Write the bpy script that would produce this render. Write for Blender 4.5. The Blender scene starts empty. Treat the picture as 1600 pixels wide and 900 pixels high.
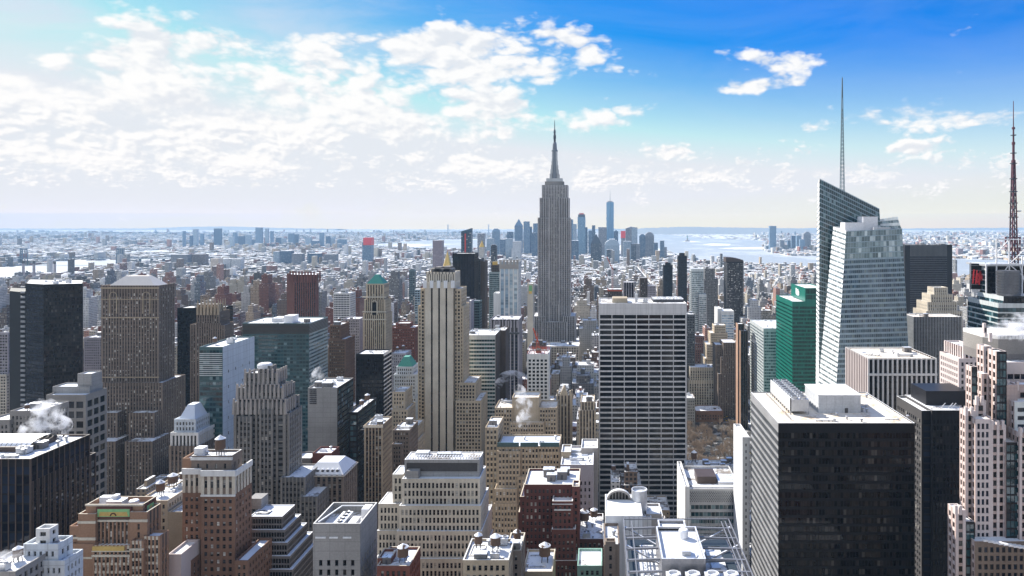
import bpy, bmesh, math, random
import numpy as np
from mathutils import Vector, Matrix
scene = bpy.context.scene
# ------------------------------------------------------------------ camera
F, CX, CY, H = 1110.0, 938.0, 347.0, 262.0      # focal length and principal point in photograph pixels, eye height in metres
cam = bpy.data.objects.new('camera', bpy.data.cameras.new('camera'))
scene.collection.objects.link(cam); scene.camera = cam
cam.location = (0, 0, H); cam.rotation_euler = (math.pi/2, 0, 0)
cam.data.sensor_width = 36; cam.data.lens = F/1600*36
cam.data.shift_x = (800-CX)/1600; cam.data.shift_y = (CY-450)/1600
cam.data.clip_start = 1; cam.data.clip_end = 90000
def wx(sx, Y): return (sx-CX)*Y/F
def wz(sy, Y): return H-(sy-CY)*Y/F
def gp(sx, sy): Y = F*H/(sy-CY); return wx(sx, Y), Y
# ------------------------------------------------------------------ sun, sky, exposure
SUN_EL, SUN_AZ = math.radians(37), math.radians(-50)     # azimuth from the view direction, negative to the left
sdir = Vector((math.sin(SUN_AZ)*math.cos(SUN_EL), math.cos(SUN_AZ)*math.cos(SUN_EL), math.sin(SUN_EL)))
sun = bpy.data.objects.new('sun', bpy.data.lights.new('sun', 'SUN')); scene.collection.objects.link(sun)
sun.data.energy = 5.0; sun.data.angle = math.radians(0.5); sun.data.color = (1, .94, .85)
sun.rotation_euler = sdir.to_track_quat('Z', 'Y').to_euler(); sun.location = (-300, 200, 700)
vs = scene.view_settings
vs.view_transform = 'Standard'; vs.look = 'None'; vs.gamma = 1; vs.use_curve_mapping = False; vs.exposure = 0.82
scene.cycles.max_bounces = 6; scene.cycles.diffuse_bounces = 2; scene.cycles.glossy_bounces = 3
scene.cycles.transmission_bounces = 2; scene.cycles.volume_bounces = 5; scene.cycles.transparent_max_bounces = 8
scene.cycles.caustics_reflective = False; scene.cycles.caustics_refractive = False

class NT:                                            # a short hand for shader maths
    def __init__(s, tree): s.t = tree; s.n = tree.nodes; s.l = tree.links
    def new(s, typ, **kw):
        n = s.n.new(typ)
        for k, v in kw.items(): setattr(n, k, v)
        return n
    def put(s, sock, v):
        if hasattr(v, 'is_output'): s.l.new(v, sock)
        elif v is not None: sock.default_value = v
    def m(s, op, a, b=None, c=None):
        n = s.new('ShaderNodeMath', operation=op)
        for i, v in enumerate((a, b, c)):
            if v is not None: s.put(n.inputs[i], v)
        return n.outputs[0]
    def mix(s, f, a, b, mode='MIX'):
        n = s.new('ShaderNodeMix', data_type='RGBA', blend_type=mode)
        s.put(n.inputs[0], f); s.put(n.inputs[6], a if hasattr(a, 'is_output') else (*a, 1)[:4]); s.put(n.inputs[7], b if hasattr(b, 'is_output') else (*b, 1)[:4])
        return n.outputs[2]
    def rng(s, v, a, b, c=0., d=1., smooth=True):
        n = s.new('ShaderNodeMapRange', interpolation_type='SMOOTHSTEP' if smooth else 'LINEAR')
        for i, x in enumerate((v, a, b, c, d)): s.put(n.inputs[i], x)
        return n.outputs[0]
    def xyz(s, x, y, z):
        n = s.new('ShaderNodeCombineXYZ')
        for i, v in enumerate((x, y, z)): s.put(n.inputs[i], v)
        return n.outputs[0]
    def sep(s, v):
        n = s.new('ShaderNodeSeparateXYZ'); s.put(n.inputs[0], v); return n.outputs
    def noise(s, v, scale, detail=4, rough=.55, dist=0., dim='3D'):
        n = s.new('ShaderNodeTexNoise', noise_dimensions=dim)
        s.put(n.inputs['Vector'], v); s.put(n.inputs['Scale'], scale); s.put(n.inputs['Detail'], detail)
        s.put(n.inputs['Roughness'], rough); s.put(n.inputs['Distortion'], dist)
        return n.outputs[0]
    def vm(s, op, a, b):
        n = s.new('ShaderNodeVectorMath', operation=op); s.put(n.inputs[0], a); s.put(n.inputs[1], b); return n.outputs[0]

world = bpy.data.worlds.new('World'); scene.world = world; world.use_nodes = True
w = NT(world.node_tree); w.n.clear()
sky = w.new('ShaderNodeTexSky', sky_type='NISHITA'); sky.sun_disc = False
sky.sun_elevation = SUN_EL; sky.sun_rotation = SUN_AZ; sky.altitude = 200
sky.air_density = 1.0; sky.dust_density = 0.4; sky.ozone_density = 3.0
dx, dy, dz = w.sep(w.new('ShaderNodeTexCoord').outputs['Generated'])
hor = w.m('SQRT', w.m('ADD', w.m('MULTIPLY', dx, dx), w.m('MULTIPLY', dy, dy)))
az = w.m('ARCTAN2', dx, dy); el = w.m('MAXIMUM', w.m('DIVIDE', dz, w.m('MAXIMUM', hor, 1e-4)), 0.0)
# clear-air colour: Nishita, deepened away from the horizon (dry winter air)
deep = w.m('ADD', w.rng(el, .02, .34), w.m('MULTIPLY', w.rng(az, -.7, .35), w.rng(el, .06, .3)))
clear = w.mix(w.m('MULTIPLY', deep, .62), (1.05, 1.0, .97), (.03, .46, .98))
clear = w.mix(1.0, sky.outputs[0], clear, 'MULTIPLY')
# clouds: puffs that shrink towards the horizon, gathered in banks; all in azimuth and elevation
BANKS = [(845,80,85,30,1.),(690,85,95,24,.9),(590,100,70,22,.5),(330,80,75,26,.9),(440,110,80,26,.7),(560,118,60,26,.6),(230,120,95,22,.6),(90,150,170,48,.95),
  (120,215,190,30,.75),(330,190,90,22,.4),(560,185,150,24,.65),(730,175,95,24,.95),(700,205,90,16,.5),(975,180,50,20,.8),(1250,95,45,18,.75),(1195,134,50,9,.8),(1385,182,55,16,.85),(1424,88,20,8,.6),
  (1535,188,50,12,.7),(1590,108,45,22,.6),(1425,235,40,9,.6),(395,265,75,16,.75),(210,252,55,10,.65),(800,262,70,16,.75),(650,290,80,9,.5),(1040,278,70,14,.7),(1045,238,30,9,.6),(740,248,30,7,.5),(650,243,25,7,.4),
  (1150,268,40,12,.5),(940,285,30,9,.5),(1370,275,45,10,.5),(1470,300,60,9,.4),(505,60,45,12,.5),(290,255,30,7,.4),(100,285,80,8,.4),(1270,200,15,7,.4)]
cov = None
for (px, py, sx, sy, a) in BANKS:
    aa = math.atan2(px-CX, F); k = F/math.cos(aa); ee = (CY-py)/F*math.cos(aa)
    u = w.m('MULTIPLY', w.m('SUBTRACT', az, aa), F/sx); v = w.m('MULTIPLY', w.m('SUBTRACT', el, ee), k/sy)
    g = w.m('MULTIPLY', w.m('EXPONENT', w.m('MULTIPLY', w.m('ADD', w.m('MULTIPLY', u, u), w.m('MULTIPLY', v, v)), -.5)), a)
    cov = g if cov is None else w.m('ADD', cov, g)
cov = w.m('MINIMUM', cov, .70)
def field(sc, z, da, de, det):
    q = w.xyz(w.m('MULTIPLY', w.m('ADD', az, da), sc), w.m('MULTIPLY', w.m('ADD', el, de), sc*1.8), z); f = w.noise(q, 1., det, .53, .1)
    n = w.noise(q, 2.7, 3, .5); return w.m('ADD', f, w.m('MULTIPLY', w.m('SUBTRACT', w.m('ABSOLUTE', w.m('SUBTRACT', w.m('MULTIPLY', n, 2.), 1.)), .2), .3))
hi = w.rng(el, .10, .17); mid = w.rng(el, .045, .085)
def cloud(k):
    f = w.mix(mid, field(26., 7., -.002*k, .002*k, 6), w.mix(hi, field(13., 3., -.004*k, .004*k, 8), field(7.5, 0., -.008*k, .009*k, 10)))
    return w.m('ADD', w.m('MULTIPLY', w.m('SUBTRACT', f, .5), 2.1), w.m('MULTIPLY', cov, .78))
c0 = cloud(0); c1 = cloud(1)
low = w.m('MULTIPLY', w.m('MULTIPLY', field(30., 12., 0, 0, 5), w.rng(el, .015, .05)), w.rng(el, .15, .08))
mask = w.m('MAXIMUM', w.rng(c0, .26, .54), w.rng(low, .50, .60, 0., .75))
shade = w.rng(w.m('SUBTRACT', c0, c1), -.2, .12)
ccol = w.mix(shade, (.79, .83, .885), (1., 1., .995))
veil = w.m('MULTIPLY', w.rng(w.noise(w.xyz(w.m('MULTIPLY', az, 2.), w.m('MULTIPLY', el, 7.), 1.), 2., 6, .6, .8), .3, .75), w.m('ADD', w.rng(az, .0, -.7), .12))
veil = w.m('MULTIPLY', veil, .72)
haz = w.rng(el, .15, .0)
SKYK = 0.10
CL = 4.75
air = w.mix(w.m('MINIMUM', w.m('ADD', veil, w.m('MULTIPLY', haz, .60)), .93), clear, tuple(x*CL*.93 for x in (.92, .97, 1.02)))
air = w.vm('MINIMUM', air, (4.45, 4.75, 5.1))
tot = w.mix(w.m('MULTIPLY', mask, w.rng(el, .0, .06, .35, .97)), air, w.mix(1., ccol, (CL*1.2,)*3, 'MULTIPLY'))
world.cycles.sampling_method = 'MANUAL'; world.cycles.sample_map_resolution = 512
# the low air in front dims and tints what lies beyond it: the sky beyond is given brighter by as much
HK, HC = 4.2e-5, (.34, .52, .72)
path = w.m('MINIMUM', 27000., w.m('DIVIDE', 298., w.m('MAXIMUM', el, .004))); tr = w.m('EXPONENT', w.m('MULTIPLY', path, -HK)); sc3 = w.m('SUBTRACT', 1., tr)
comp = w.mix(1., tot, w.mix(1., (1.9, 3.6, 5.1), w.xyz(sc3, sc3, sc3), 'MULTIPLY'), 'SUBTRACT'); comp = w.vm('MAXIMUM', comp, (0., 0., 0.))
itr = w.m('DIVIDE', 1., tr); comp = w.mix(1., comp, w.xyz(itr, itr, itr), 'MULTIPLY')
tot = w.mix(w.rng(w.m('ABSOLUTE', az), 1.7, 1.4), tot, comp)
# behind the viewer, an unseen bright cloud bank added to lift the shaded fronts
north_fill = w.m('MULTIPLY', w.rng(w.m('ABSOLUTE', az), 1.75, 2.3), w.rng(el, .02, .3)); tot = w.mix(w.m('MULTIPLY', north_fill, w.rng(w.noise(w.new('ShaderNodeTexCoord').outputs['Generated'], 2.2, 4), .3, .6, .45, 1.)), tot, (CL*.9, CL*.98, CL*1.1))
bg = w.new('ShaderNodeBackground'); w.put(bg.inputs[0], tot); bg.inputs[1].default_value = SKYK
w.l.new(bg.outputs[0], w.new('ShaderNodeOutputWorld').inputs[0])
# ------------------------------------------------------------------ materials
MAT = {}
def mat(name):
    m = bpy.data.materials.new(name); m.use_nodes = True; t = NT(m.node_tree); t.n.clear()
    p = t.new('ShaderNodeBsdfPrincipled'); o = t.new('ShaderNodeOutputMaterial'); t.l.new(p.outputs[0], o.inputs[0])
    MAT[name] = m; return m, t, p
def geo(t):
    g = t.new('ShaderNodeNewGeometry'); return g.outputs['Position'], t.sep(g.outputs['Normal'])[2]
def wall(name, col, rough=.85, spec=.35, var=.38, streak=.48, snow=False, metal=0., col2=None, block=0.):
    """masonry, concrete or metal cladding: blotches, rain streaks, soot, and real snow lying on its upward faces"""
    m, t, p = mat(name); P, nz = geo(t)
    a = t.noise(P, .06, 3); b = t.noise(t.vm('MULTIPLY', P, (1., 1., .06)), .55, 4); c = t.noise(P, 1.3, 2)
    v = t.m('ADD', t.m('MULTIPLY', t.m('SUBTRACT', a, .5), var*2), t.m('ADD', t.m('MULTIPLY', t.m('SUBTRACT', b, .5), streak*2), t.m('MULTIPLY', t.m('SUBTRACT', c, .5), var*1.2)))
    v = t.m('ADD', v, 1.)
    base = t.mix(t.rng(b, .35, .7), col, col2 or tuple(x*.78 for x in col))
    base = t.mix(1., base, t.xyz(v, v, v), 'MULTIPLY')
    if block:                                        # panel or course joints
        px, py, pz = t.sep(P)
        j = t.m('LESS_THAN', t.m('FRACT', t.m('DIVIDE', pz, block)), .07)
        h = t.m('LESS_THAN', t.m('FRACT', t.m('DIVIDE', t.m('ADD', px, py), block*1.6)), .05)
        base = t.mix(t.m('MULTIPLY', t.m('MAXIMUM', j, h), .35), base, tuple(x*.4 for x in col))
    if snow:
        s = t.m('MULTIPLY', t.m('GREATER_THAN', nz, .6), t.rng(t.noise(P, .35, 3), .38, .52))
        base = t.mix(s, base, (.86, .88, .92))
    t.put(p.inputs['Base Color'], base); p.inputs['Roughness'].default_value = rough; p.inputs['Metallic'].default_value = metal; p.inputs['Specular IOR Level'].default_value = spec
    return m
def glass(name, dark, mid, blind=(.45, .44, .40), fb=.12, fm=.4, rough=.08, spec=.5, metal=0.):
    """window glass: each pane has its own tone (dark room, paler tone standing for a reflection, drawn blind)"""
    m, t, p = mat(name)
    r = t.new('ShaderNodeAttribute', attribute_name='rnd').outputs['Fac']; o = t.new('ShaderNodeObjectInfo').outputs['Random']
    r = t.m('FRACT', t.m('ADD', r, t.m('MULTIPLY', o, 7.31)))
    c = t.mix(t.m('LESS_THAN', r, fm), dark, mid); c = t.mix(t.m('GREATER_THAN', r, 1-fb), c, blind)
    k = t.m('ADD', .75, t.m('MULTIPLY', t.m('FRACT', t.m('MULTIPLY', r, 17.3)), .5))
    if name.startswith('window'):
        u, v, _ = t.sep(t.new('ShaderNodeUVMap', uv_map='uv').outputs[0]); q = t.m('FRACT', t.m('MULTIPLY', r, 13.7))
        drawn = t.m('GREATER_THAN', v, t.m('ADD', .35, t.m('MULTIPLY', q, 1.9))); c = t.mix(drawn, c, tuple(x*.62 for x in blind))
        bar = t.m('MAXIMUM', t.m('LESS_THAN', t.m('ABSOLUTE', t.m('SUBTRACT', v, .5)), .035), t.m('MAXIMUM', t.m('LESS_THAN', u, .06), t.m('GREATER_THAN', u, .94))); c = t.mix(bar, c, (.13, .12, .11))
    t.put(p.inputs['Base Color'], t.mix(1., c, t.xyz(k, k, k), 'MULTIPLY'))
    p.inputs['Roughness'].default_value = rough; p.inputs['Specular IOR Level'].default_value = spec; p.inputs['Metallic'].default_value = metal
    P, _ = geo(t)                                    # old panes are never quite flat: reflections ripple from pane to pane
    bp = t.new('ShaderNodeBump'); bp.inputs['Strength'].default_value = .06; bp.inputs['Distance'].default_value = .3
    t.put(bp.inputs['Height'], t.noise(P, .35, 2)); t.l.new(bp.outputs[0], p.inputs['Normal'])
    return m
def roofm(name, cover, base=(.16, .15, .15), snowc=(.87, .89, .93)):
    m, t, p = mat(name); P, nz = geo(t)
    n = t.m('ADD', t.m('MULTIPLY', t.noise(P, .09, 5, .62), .6), t.m('MULTIPLY', t.noise(P, .6, 5, .65), .4))
    n = t.rng(n, cover-.05, cover+.05)
    b = t.mix(t.noise(P, .9, 3), base, tuple(x*1.8 for x in base)); s = t.mix(t.noise(P, .25, 3), snowc, tuple(x*.86 for x in snowc))
    t.put(p.inputs['Base Color'], t.mix(n, b, s)); p.inputs['Roughness'].default_value = .8
    return m
def plain(name, col, rough=.6, metal=0., snow=0.):
    m, t, p = mat(name); P, nz = geo(t); n = t.noise(P, .8, 4); k = t.m('ADD', .75, t.m('MULTIPLY', n, .5))
    c = t.mix(1., col, t.xyz(k, k, k), 'MULTIPLY')
    if snow: c = t.mix(t.m('MULTIPLY', t.m('GREATER_THAN', nz, .5), t.rng(t.noise(P, .6, 3), .6-snow*.3, .7-snow*.3)), c, (.86, .88, .92))
    t.put(p.inputs['Base Color'], c); p.inputs['Roughness'].default_value = rough; p.inputs['Metallic'].default_value = metal
    return m
wall('limestone', (.40, .365, .34)); wall('towerstone', (.50, .475, .47)); wall('limedark', (.20, .185, .18)); wall('tan', (.55, .455, .335)); wall('cream', (.64, .575, .475)); wall('beige', (.46, .37, .265))
wall('brownstone', (.235, .185, .15)); wall('browndark', (.10, .078, .066)); wall('brick', (.225, .13, .088), var=.36); wall('redbrick', (.135, .05, .042), var=.3)
wall('orangebrick', (.33, .195, .125), var=.36); wall('maroon', (.20, .075, .055)); wall('maroondark', (.10, .04, .035)); wall('white', (.74, .73, .71), var=.08, streak=.12)
wall('travertine', (.70, .68, .67), var=.1, streak=.14, block=4.4); wall('concrete', (.33, .32, .31), block=3.6); wall('greystone', (.27, .255, .24)); wall('whiteblue', (.62, .67, .72), var=.1, streak=.15, block=5.)
wall('pink', (.50, .385, .35), var=.16, block=3.4); wall('pinkpale', (.66, .57, .55), var=.12); wall('black', (.010, .0105, .013), rough=.5, spec=.15); wall('blackmetal', (.02, .02, .024), rough=.4, spec=.2)
wall('spandark', (.075, .07, .07)); wall('spanbrown', (.10, .07, .055)); wall('spangrey', (.14, .145, .15)); wall('teal', (.06, .12, .13), rough=.35); wall('tealpale', (.34, .40, .40), rough=.4); wall('greenspan', (.002, .15, .11), rough=.3, var=.1, streak=.1)
wall('aluminium', (.50, .51, .52), rough=.4, metal=.4); wall('icemetal', (.30, .39, .45), rough=.35, metal=.2, var=.08, streak=.1); wall('palemetal', (.62, .66, .66), rough=.35, metal=.2, var=.08, streak=.1); wall('bronze', (.085, .06, .05), rough=.45); wall('copper', (.24, .40, .35), rough=.7); wall('lilac', (.40, .37, .40))
wall('terracotta', (.38, .235, .165)); wall('goldstone', (.60, .42, .14)); wall('snowcap', (.82, .83, .85), var=.06, streak=.06)  # last one: snow on ledges, and the white painted on sunlit flanks
glass('window', (.008, .009, .012), (.026, .029, .034), (.40, .39, .36), .07, spec=.28); glass('windowlit', (.010, .011, .014), (.04, .043, .05), (.58, .56, .52), .09, spec=.28)
glass('blackglass', (.006, .007, .009), (.016, .017, .02), (.04, .038, .036), .06, spec=.28); glass('navyglass', (.008, .012, .022), (.018, .026, .045), (.03, .036, .05), .05, rough=.05, spec=.28)
glass('tealglass', (.010, .038, .048), (.028, .085, .10), (.18, .27, .29), .07, spec=.7, rough=.05); glass('blackteal', (.028, .068, .098), (.07, .125, .175), (.14, .2, .21), .1, spec=.8, rough=.05); glass('greenglass', (.001, .028, .022), (.002, .055, .042), (.01, .13, .10), .06, spec=.35)
glass('iceglass', (.10, .15, .165), (.22, .29, .31), (.45, .52, .54), .15, rough=.06, spec=1., metal=.25); glass('skyglass', (.22, .32, .42), (.36, .47, .58), (.55, .62, .7), .2, metal=.3)
glass('bronzeglass', (.005, .0045, .005), (.024, .02, .018), (.06, .055, .05), .05, rough=.05, spec=.15)
roofm('snow', .43); roofm('snowdeep', .35); roofm('snowpatch', .47, (.17, .15, .13)); roofm('bluesnow', .36, (.2, .24, .3), (.74, .80, .90)); roofm('buffroof', .45, (.40, .32, .24), (.84, .78, .70))
plain('steel', (.33, .34, .36), .5, .5, .8); plain('galv', (.52, .53, .55), .45, .4, .9); plain('whitesteel', (.72, .72, .74), .5, .1, .7); plain('trussgrey', (.24, .245, .27), .5, .3, 0.); plain('darkunit', (.06, .06, .065), .6, 0., .5); plain('tankwood', (.13, .08, .055), .9, 0., .8)
plain('gold', (.78, .52, .16), .35, .6); plain('copperroof', (.07, .31, .25), .7); plain('red', (.62, .06, .05), .6); plain('orangesteel', (.50, .09, .04), .5); plain('mast', (.06, .07, .09), .5, .4); plain('redmast', (.10, .028, .045), .5)
plain('bark', (.16, .115, .085), .9); plain('twigs', (.30, .225, .165), .95); plain('fan', (.035, .035, .04), .5); plain('signred', (.75, .05, .06), .5); plain('signwhite', (.85, .87, .86), .5); plain('panelgreen', (.22, .46, .20), .6)
plain('masttower', (.20, .22, .25), .5, .4); plain('spiregrey', (.13, .19, .22), .5, .3); plain('statue', (.10, .26, .22), .7)
# one material for the many small blocks of the middle and far city: colour, window bay and glazing share come from the mesh
def citymat(name, glaze=.3):
    m, t, p = mat(name); P, nz = geo(t)
    col = t.new('ShaderNodeAttribute', attribute_name='col').outputs['Color']; sty = t.new('ShaderNodeAttribute', attribute_name='sty').outputs['Fac']
    u, v, _ = t.sep(t.new('ShaderNodeUVMap', uv_map='uv').outputs[0])
    fu, fv = t.m('FRACT', u), t.m('FRACT', v); h = t.m('MULTIPLY', sty, .5)
    win = t.m('MULTIPLY', t.m('LESS_THAN', t.m('ABSOLUTE', t.m('SUBTRACT', fu, .5)), h), t.m('LESS_THAN', t.m('ABSOLUTE', t.m('SUBTRACT', fv, .5)), t.m('MINIMUM', h, .3)))
    wn = t.new('ShaderNodeTexWhiteNoise', noise_dimensions='3D'); t.put(wn.inputs['Vector'], t.xyz(t.m('FLOOR', u), t.m('FLOOR', v), t.m('FLOOR', t.m('MULTIPLY', sty, 37.))))
    r = wn.outputs[0]
    g = t.mix(t.m('GREATER_THAN', r, .86), (.018, .022, .03), (.38, .37, .34)); g = t.mix(t.m('LESS_THAN', r, .3), g, (.05, .06, .075))
    n = t.noise(P, .12, 4); k = t.m('ADD', .7, t.m('MULTIPLY', n, .6)); c = t.mix(1., col, t.xyz(k, k, k), 'MULTIPLY')
    top = t.m('GREATER_THAN', nz, .5)
    sn = t.m('ADD', t.m('MULTIPLY', t.noise(P, .035, 3), .6), t.m('MULTIPLY', t.noise(P, .25, 4), .4))
    tc = t.mix(t.rng(sn, .39, .49), t.mix(t.noise(P, .01, 1), (.10, .09, .09), (.24, .20, .18)), (.86, .88, .92))
    c = t.mix(top, t.mix(win, c, g), tc)
    t.put(p.inputs['Base Color'], c); t.put(p.inputs['Roughness'], t.m('SUBTRACT', .85, t.m('MULTIPLY', win, .7)))
    return m
citymat('city')
# ------------------------------------------------------------------ mesh building
class MB:
    def __init__(s): s.V, s.M, s.R, s.U, s.C, s.Y, s.mats = [], [], [], [], [], [], []; s.win = False
    def mi(s, m):
        if m not in s.mats: s.mats.append(m)
        return s.mats.index(m)
    def quads(s, q, m, rnd=None, uv=None, col=None, sty=0.):
        q = np.asarray(q, np.float32).reshape(-1, 4, 3); k = len(q)
        if not k: return
        s.V.append(q); s.M.append(np.full(k, s.mi(m), np.int32)); s.R.append(np.zeros(k) if rnd is None else rnd)
        s.U.append(np.zeros((k, 4, 2)) if uv is None else np.asarray(uv)); s.C.append(np.tile(np.array((*(col or (.5, .5, .5)), 1)), (k, 1))); s.Y.append(np.full(k, sty))
    def box(s, x0, x1, y0, y1, z0, z1, m, skip='', **kw):
        a = np.array([[x0,y0],[x1,y0],[x1,y1],[x0,y1]]); s.prism(a, z0, z1, m, 'b' in skip, **kw)
    def prism(s, pts, z0, z1, m, nobottom=True, top=None, cap=True, z1s=None, **kw):
        pts = np.asarray(pts, float); n = len(pts); zt = np.full(n, z1, float) if z1s is None else np.asarray(z1s, float)
        tp = pts if top is None else np.asarray(top, float); q = []
        for i in range(n):
            j = (i+1) % n
            q.append([(*pts[i], z0), (*pts[j], z0), (*tp[j], zt[j]), (*tp[i], zt[i])])
        s.quads(q, m, **kw)
        if cap:
            c = tp.mean(0); zc = zt.mean()
            if n == 4: s.quads([[(*tp[i], zt[i]) for i in range(4)]], m, **kw)
            else: s.quads([[(*tp[i], zt[i]), (*tp[(i+1)%n], zt[(i+1)%n]), (*c, zc), (*c, zc)] for i in range(n)], m, **kw)
            if not nobottom and n == 4: s.quads([[(*pts[i], z0) for i in (3, 2, 1, 0)]], m, **kw)
    def lathe(s, cx, cy, prof, m, n=12, **kw):
        for (r0, z0), (r1, z1) in zip(prof, prof[1:]):
            q = []
            for i in range(n):
                a, b = 2*math.pi*i/n, 2*math.pi*(i+1)/n
                q.append([(cx+r0*math.cos(a), cy+r0*math.sin(a), z0), (cx+r0*math.cos(b), cy+r0*math.sin(b), z0), (cx+r1*math.cos(b), cy+r1*math.sin(b), z1), (cx+r1*math.cos(a), cy+r1*math.sin(a), z1)])
            s.quads(q, m, **kw)
    def bar(s, a, b, w, m, h=None):
        a, b = Vector(a), Vector(b); d = (b-a).normalized(); up = Vector((0, 0, 1)) if abs(d.z) < .95 else Vector((0, 1, 0))
        x = d.cross(up).normalized()*w/2; y = x.cross(d).normalized()*(h or w)/2
        A = [a+x+y, a-x+y, a-x-y, a+x-y]; B_ = [b+x+y, b-x+y, b-x-y, b+x-y]
        s.quads([[A[i], A[(i+1)%4], B_[(i+1)%4], B_[i]] for i in range(4)]+[A, B_[::-1]], m)
    def build(s, name, parent=None, origin=(0, 0, 0), attrs=True):
        V = np.concatenate(s.V).astype(np.float32) - np.array(origin, np.float32); k = len(V)
        me = bpy.data.meshes.new(name); me.vertices.add(k*4); me.loops.add(k*4); me.polygons.add(k)
        me.vertices.foreach_set('co', V.ravel()); me.loops.foreach_set('vertex_index', np.arange(k*4, dtype=np.int32)); me.polygons.foreach_set('loop_start', np.arange(0, k*4, 4, dtype=np.int32))
        me.polygons.foreach_set('material_index', np.concatenate(s.M))
        if attrs:
            me.attributes.new('rnd', 'FLOAT', 'FACE').data.foreach_set('value', np.concatenate(s.R).astype(np.float32))
            if 'city' in s.mats or s.win: me.uv_layers.new(name='uv').data.foreach_set('uv', np.concatenate(s.U).astype(np.float32).ravel())
            if 'city' in s.mats:
                me.attributes.new('sty', 'FLOAT', 'FACE').data.foreach_set('value', np.concatenate(s.Y).astype(np.float32))
                me.attributes.new('col', 'FLOAT_COLOR', 'FACE').data.foreach_set('color', np.concatenate(s.C).astype(np.float32).ravel())
        for m in s.mats: me.materials.append(MAT[m])
        me.update(calc_edges=True)
        return put(name, me, parent, origin)
def put(name, me, parent=None, loc=(0, 0, 0)):
    o = bpy.data.objects.new(name, me); scene.collection.objects.link(o)
    if parent is not None:
        o.parent = parent; o.location = Vector(loc)-parent_origin[parent.name]
    else: o.location = loc; parent_origin[o.name] = Vector(loc)
    return o
parent_origin = {}
def tag(o, label=None, cat=None, group=None, kind=None):
    for k, v in (('label', label), ('category', cat), ('group', group), ('kind', kind)):
        if v: o[k] = v
    return o
def thing(name, label, cat, loc, group=None):
    return tag(put(name, None, None, loc), label, cat, group)
# ------------------------------------------------------------------ facades
def S(**kw):
    d = dict(bay=3.4, fl=3.7, ww=.5, wh=.55, dw=.45, ds=0., mode='p', pier='limestone', span=None, glass='window', me=1., top=1.6, bot=0., off=0.)
    d.update(kw)
    if d['mode'] == 'p' and d['ww'] < .62 and d['bay'] < 6: d['ww'] *= 1.17; d['wh'] = min(.8, d['wh']*1.13)
    d['span'] = d['span'] or d['pier']; return d
def facade(W, panes, p0, p1, z0, z1, st, blank=False):
    """wall with real openings from p0 to p1 (seen from outside, left to right); panes collects (corners, glass)"""
    p0, p1 = np.array(p0, float), np.array(p1, float); L = np.linalg.norm(p1-p0)
    if L < .05 or z1-z0 < .05: return
    u = (p1-p0)/L; n = np.array([u[1], -u[0]])       # outward normal
    def q(a, b, c, d, e):                            # quads from arrays: u range, z range, depth
        a, b, c, d, e = np.broadcast_arrays(*[np.asarray(x, float) for x in (a, b, c, d, e)]); a, b, c, d, e = (x.ravel() for x in (a, b, c, d, e))
        P = lambda uu, zz: np.stack([p0[0]+u[0]*uu-n[0]*e, p0[1]+u[1]*uu-n[1]*e, zz], -1)
        return np.stack([P(a, c), P(b, c), P(b, d), P(a, d)], 1)
    def side(a, c, d, e0, e1):                       # upright reveals
        a, c, d = np.broadcast_arrays(*[np.asarray(x, float) for x in (a, c, d)]); a, c, d = a.ravel(), c.ravel(), d.ravel()
        P = lambda e, zz: np.stack([p0[0]+u[0]*a-n[0]*e, p0[1]+u[1]*a-n[1]*e, zz], -1)
        return np.stack([P(e0, c), P(e1, c), P(e1, d), P(e0, d)], 1)
    def sill(a, b, c, e0, e1):                       # level reveals
        a, b, c = np.broadcast_arrays(*[np.asarray(x, float) for x in (a, b, c)]); a, b, c = a.ravel(), b.ravel(), c.ravel()
        P = lambda uu, e: np.stack([p0[0]+u[0]*uu-n[0]*e, p0[1]+u[1]*uu-n[1]*e, c], -1)
        return np.stack([P(a, e0), P(b, e0), P(b, e1), P(a, e1)], 1)
    me, top, bot = st['me'], st['top'], st['bot']
    nf = int((z1-z0-top-bot)/st['fl']+.35) if not blank else 0; nb = int(round((L-2*me)/st['bay']))
    if nf < 1 or nb < 1: W.quads(q(0, L, z0, z1, 0), st['pier']); return
    bw = (L-2*me)/nb; fh = st['fl']; ww, wh = bw*st['ww'], fh*st['wh']; dw, ds = st['dw'], st['ds']
    U0 = me+bw*np.arange(nb)+(bw-ww)/2; U1 = U0+ww
    Z1 = z1-top-fh*np.arange(nf)-(fh-wh)*.3; Z0 = Z1-wh
    if Z0[-1] < z0: Z1, Z0 = Z1[:-1], Z0[:-1]; nf -= 1
    if nf < 1: W.quads(q(0, L, z0, z1, 0), st['pier']); return
    if st['mode'] == 'p':
        W.quads(q(np.r_[0, U1], np.r_[U0, L], z0, z1, 0), st['pier'])
        b0 = np.r_[z1, Z0]; b1 = np.r_[Z1, z0]
        W.quads(q(U0[:, None], U1[:, None], b1[None], b0[None], ds), st['span'])
        W.quads(side(np.r_[U0, U1], z0, z1, 0, max(dw, ds)), st['pier'])
        W.quads(sill(U0[:, None], U1[:, None], np.r_[Z0, Z1][None], ds, dw), st['span'])
    else:
        b0 = np.r_[z1, Z0]; b1 = np.r_[Z1, z0]
        W.quads(q(0, L, b1, b0, 0), st['pier']); W.quads(sill(0, L, np.r_[Z0, Z1], 0, dw), st['pier'])
        W.quads(q(np.r_[0, U1][:, None], np.r_[U0, L][:, None], Z0[None], Z1[None], ds), st['span'])
        W.quads(side(np.r_[U0, U1][:, None], Z0[None], Z1[None], ds, dw), st['span'])
    panes.append((q(U0[:, None], U1[:, None], Z0[None], Z1[None], dw), st['glass'], np.array([n[0], n[1], 0])))
rng = np.random.default_rng(7); rnd = random.Random(11)
UVQ = np.array([(0, 0), (1, 0), (1, 1), (0, 1)], float)
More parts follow.
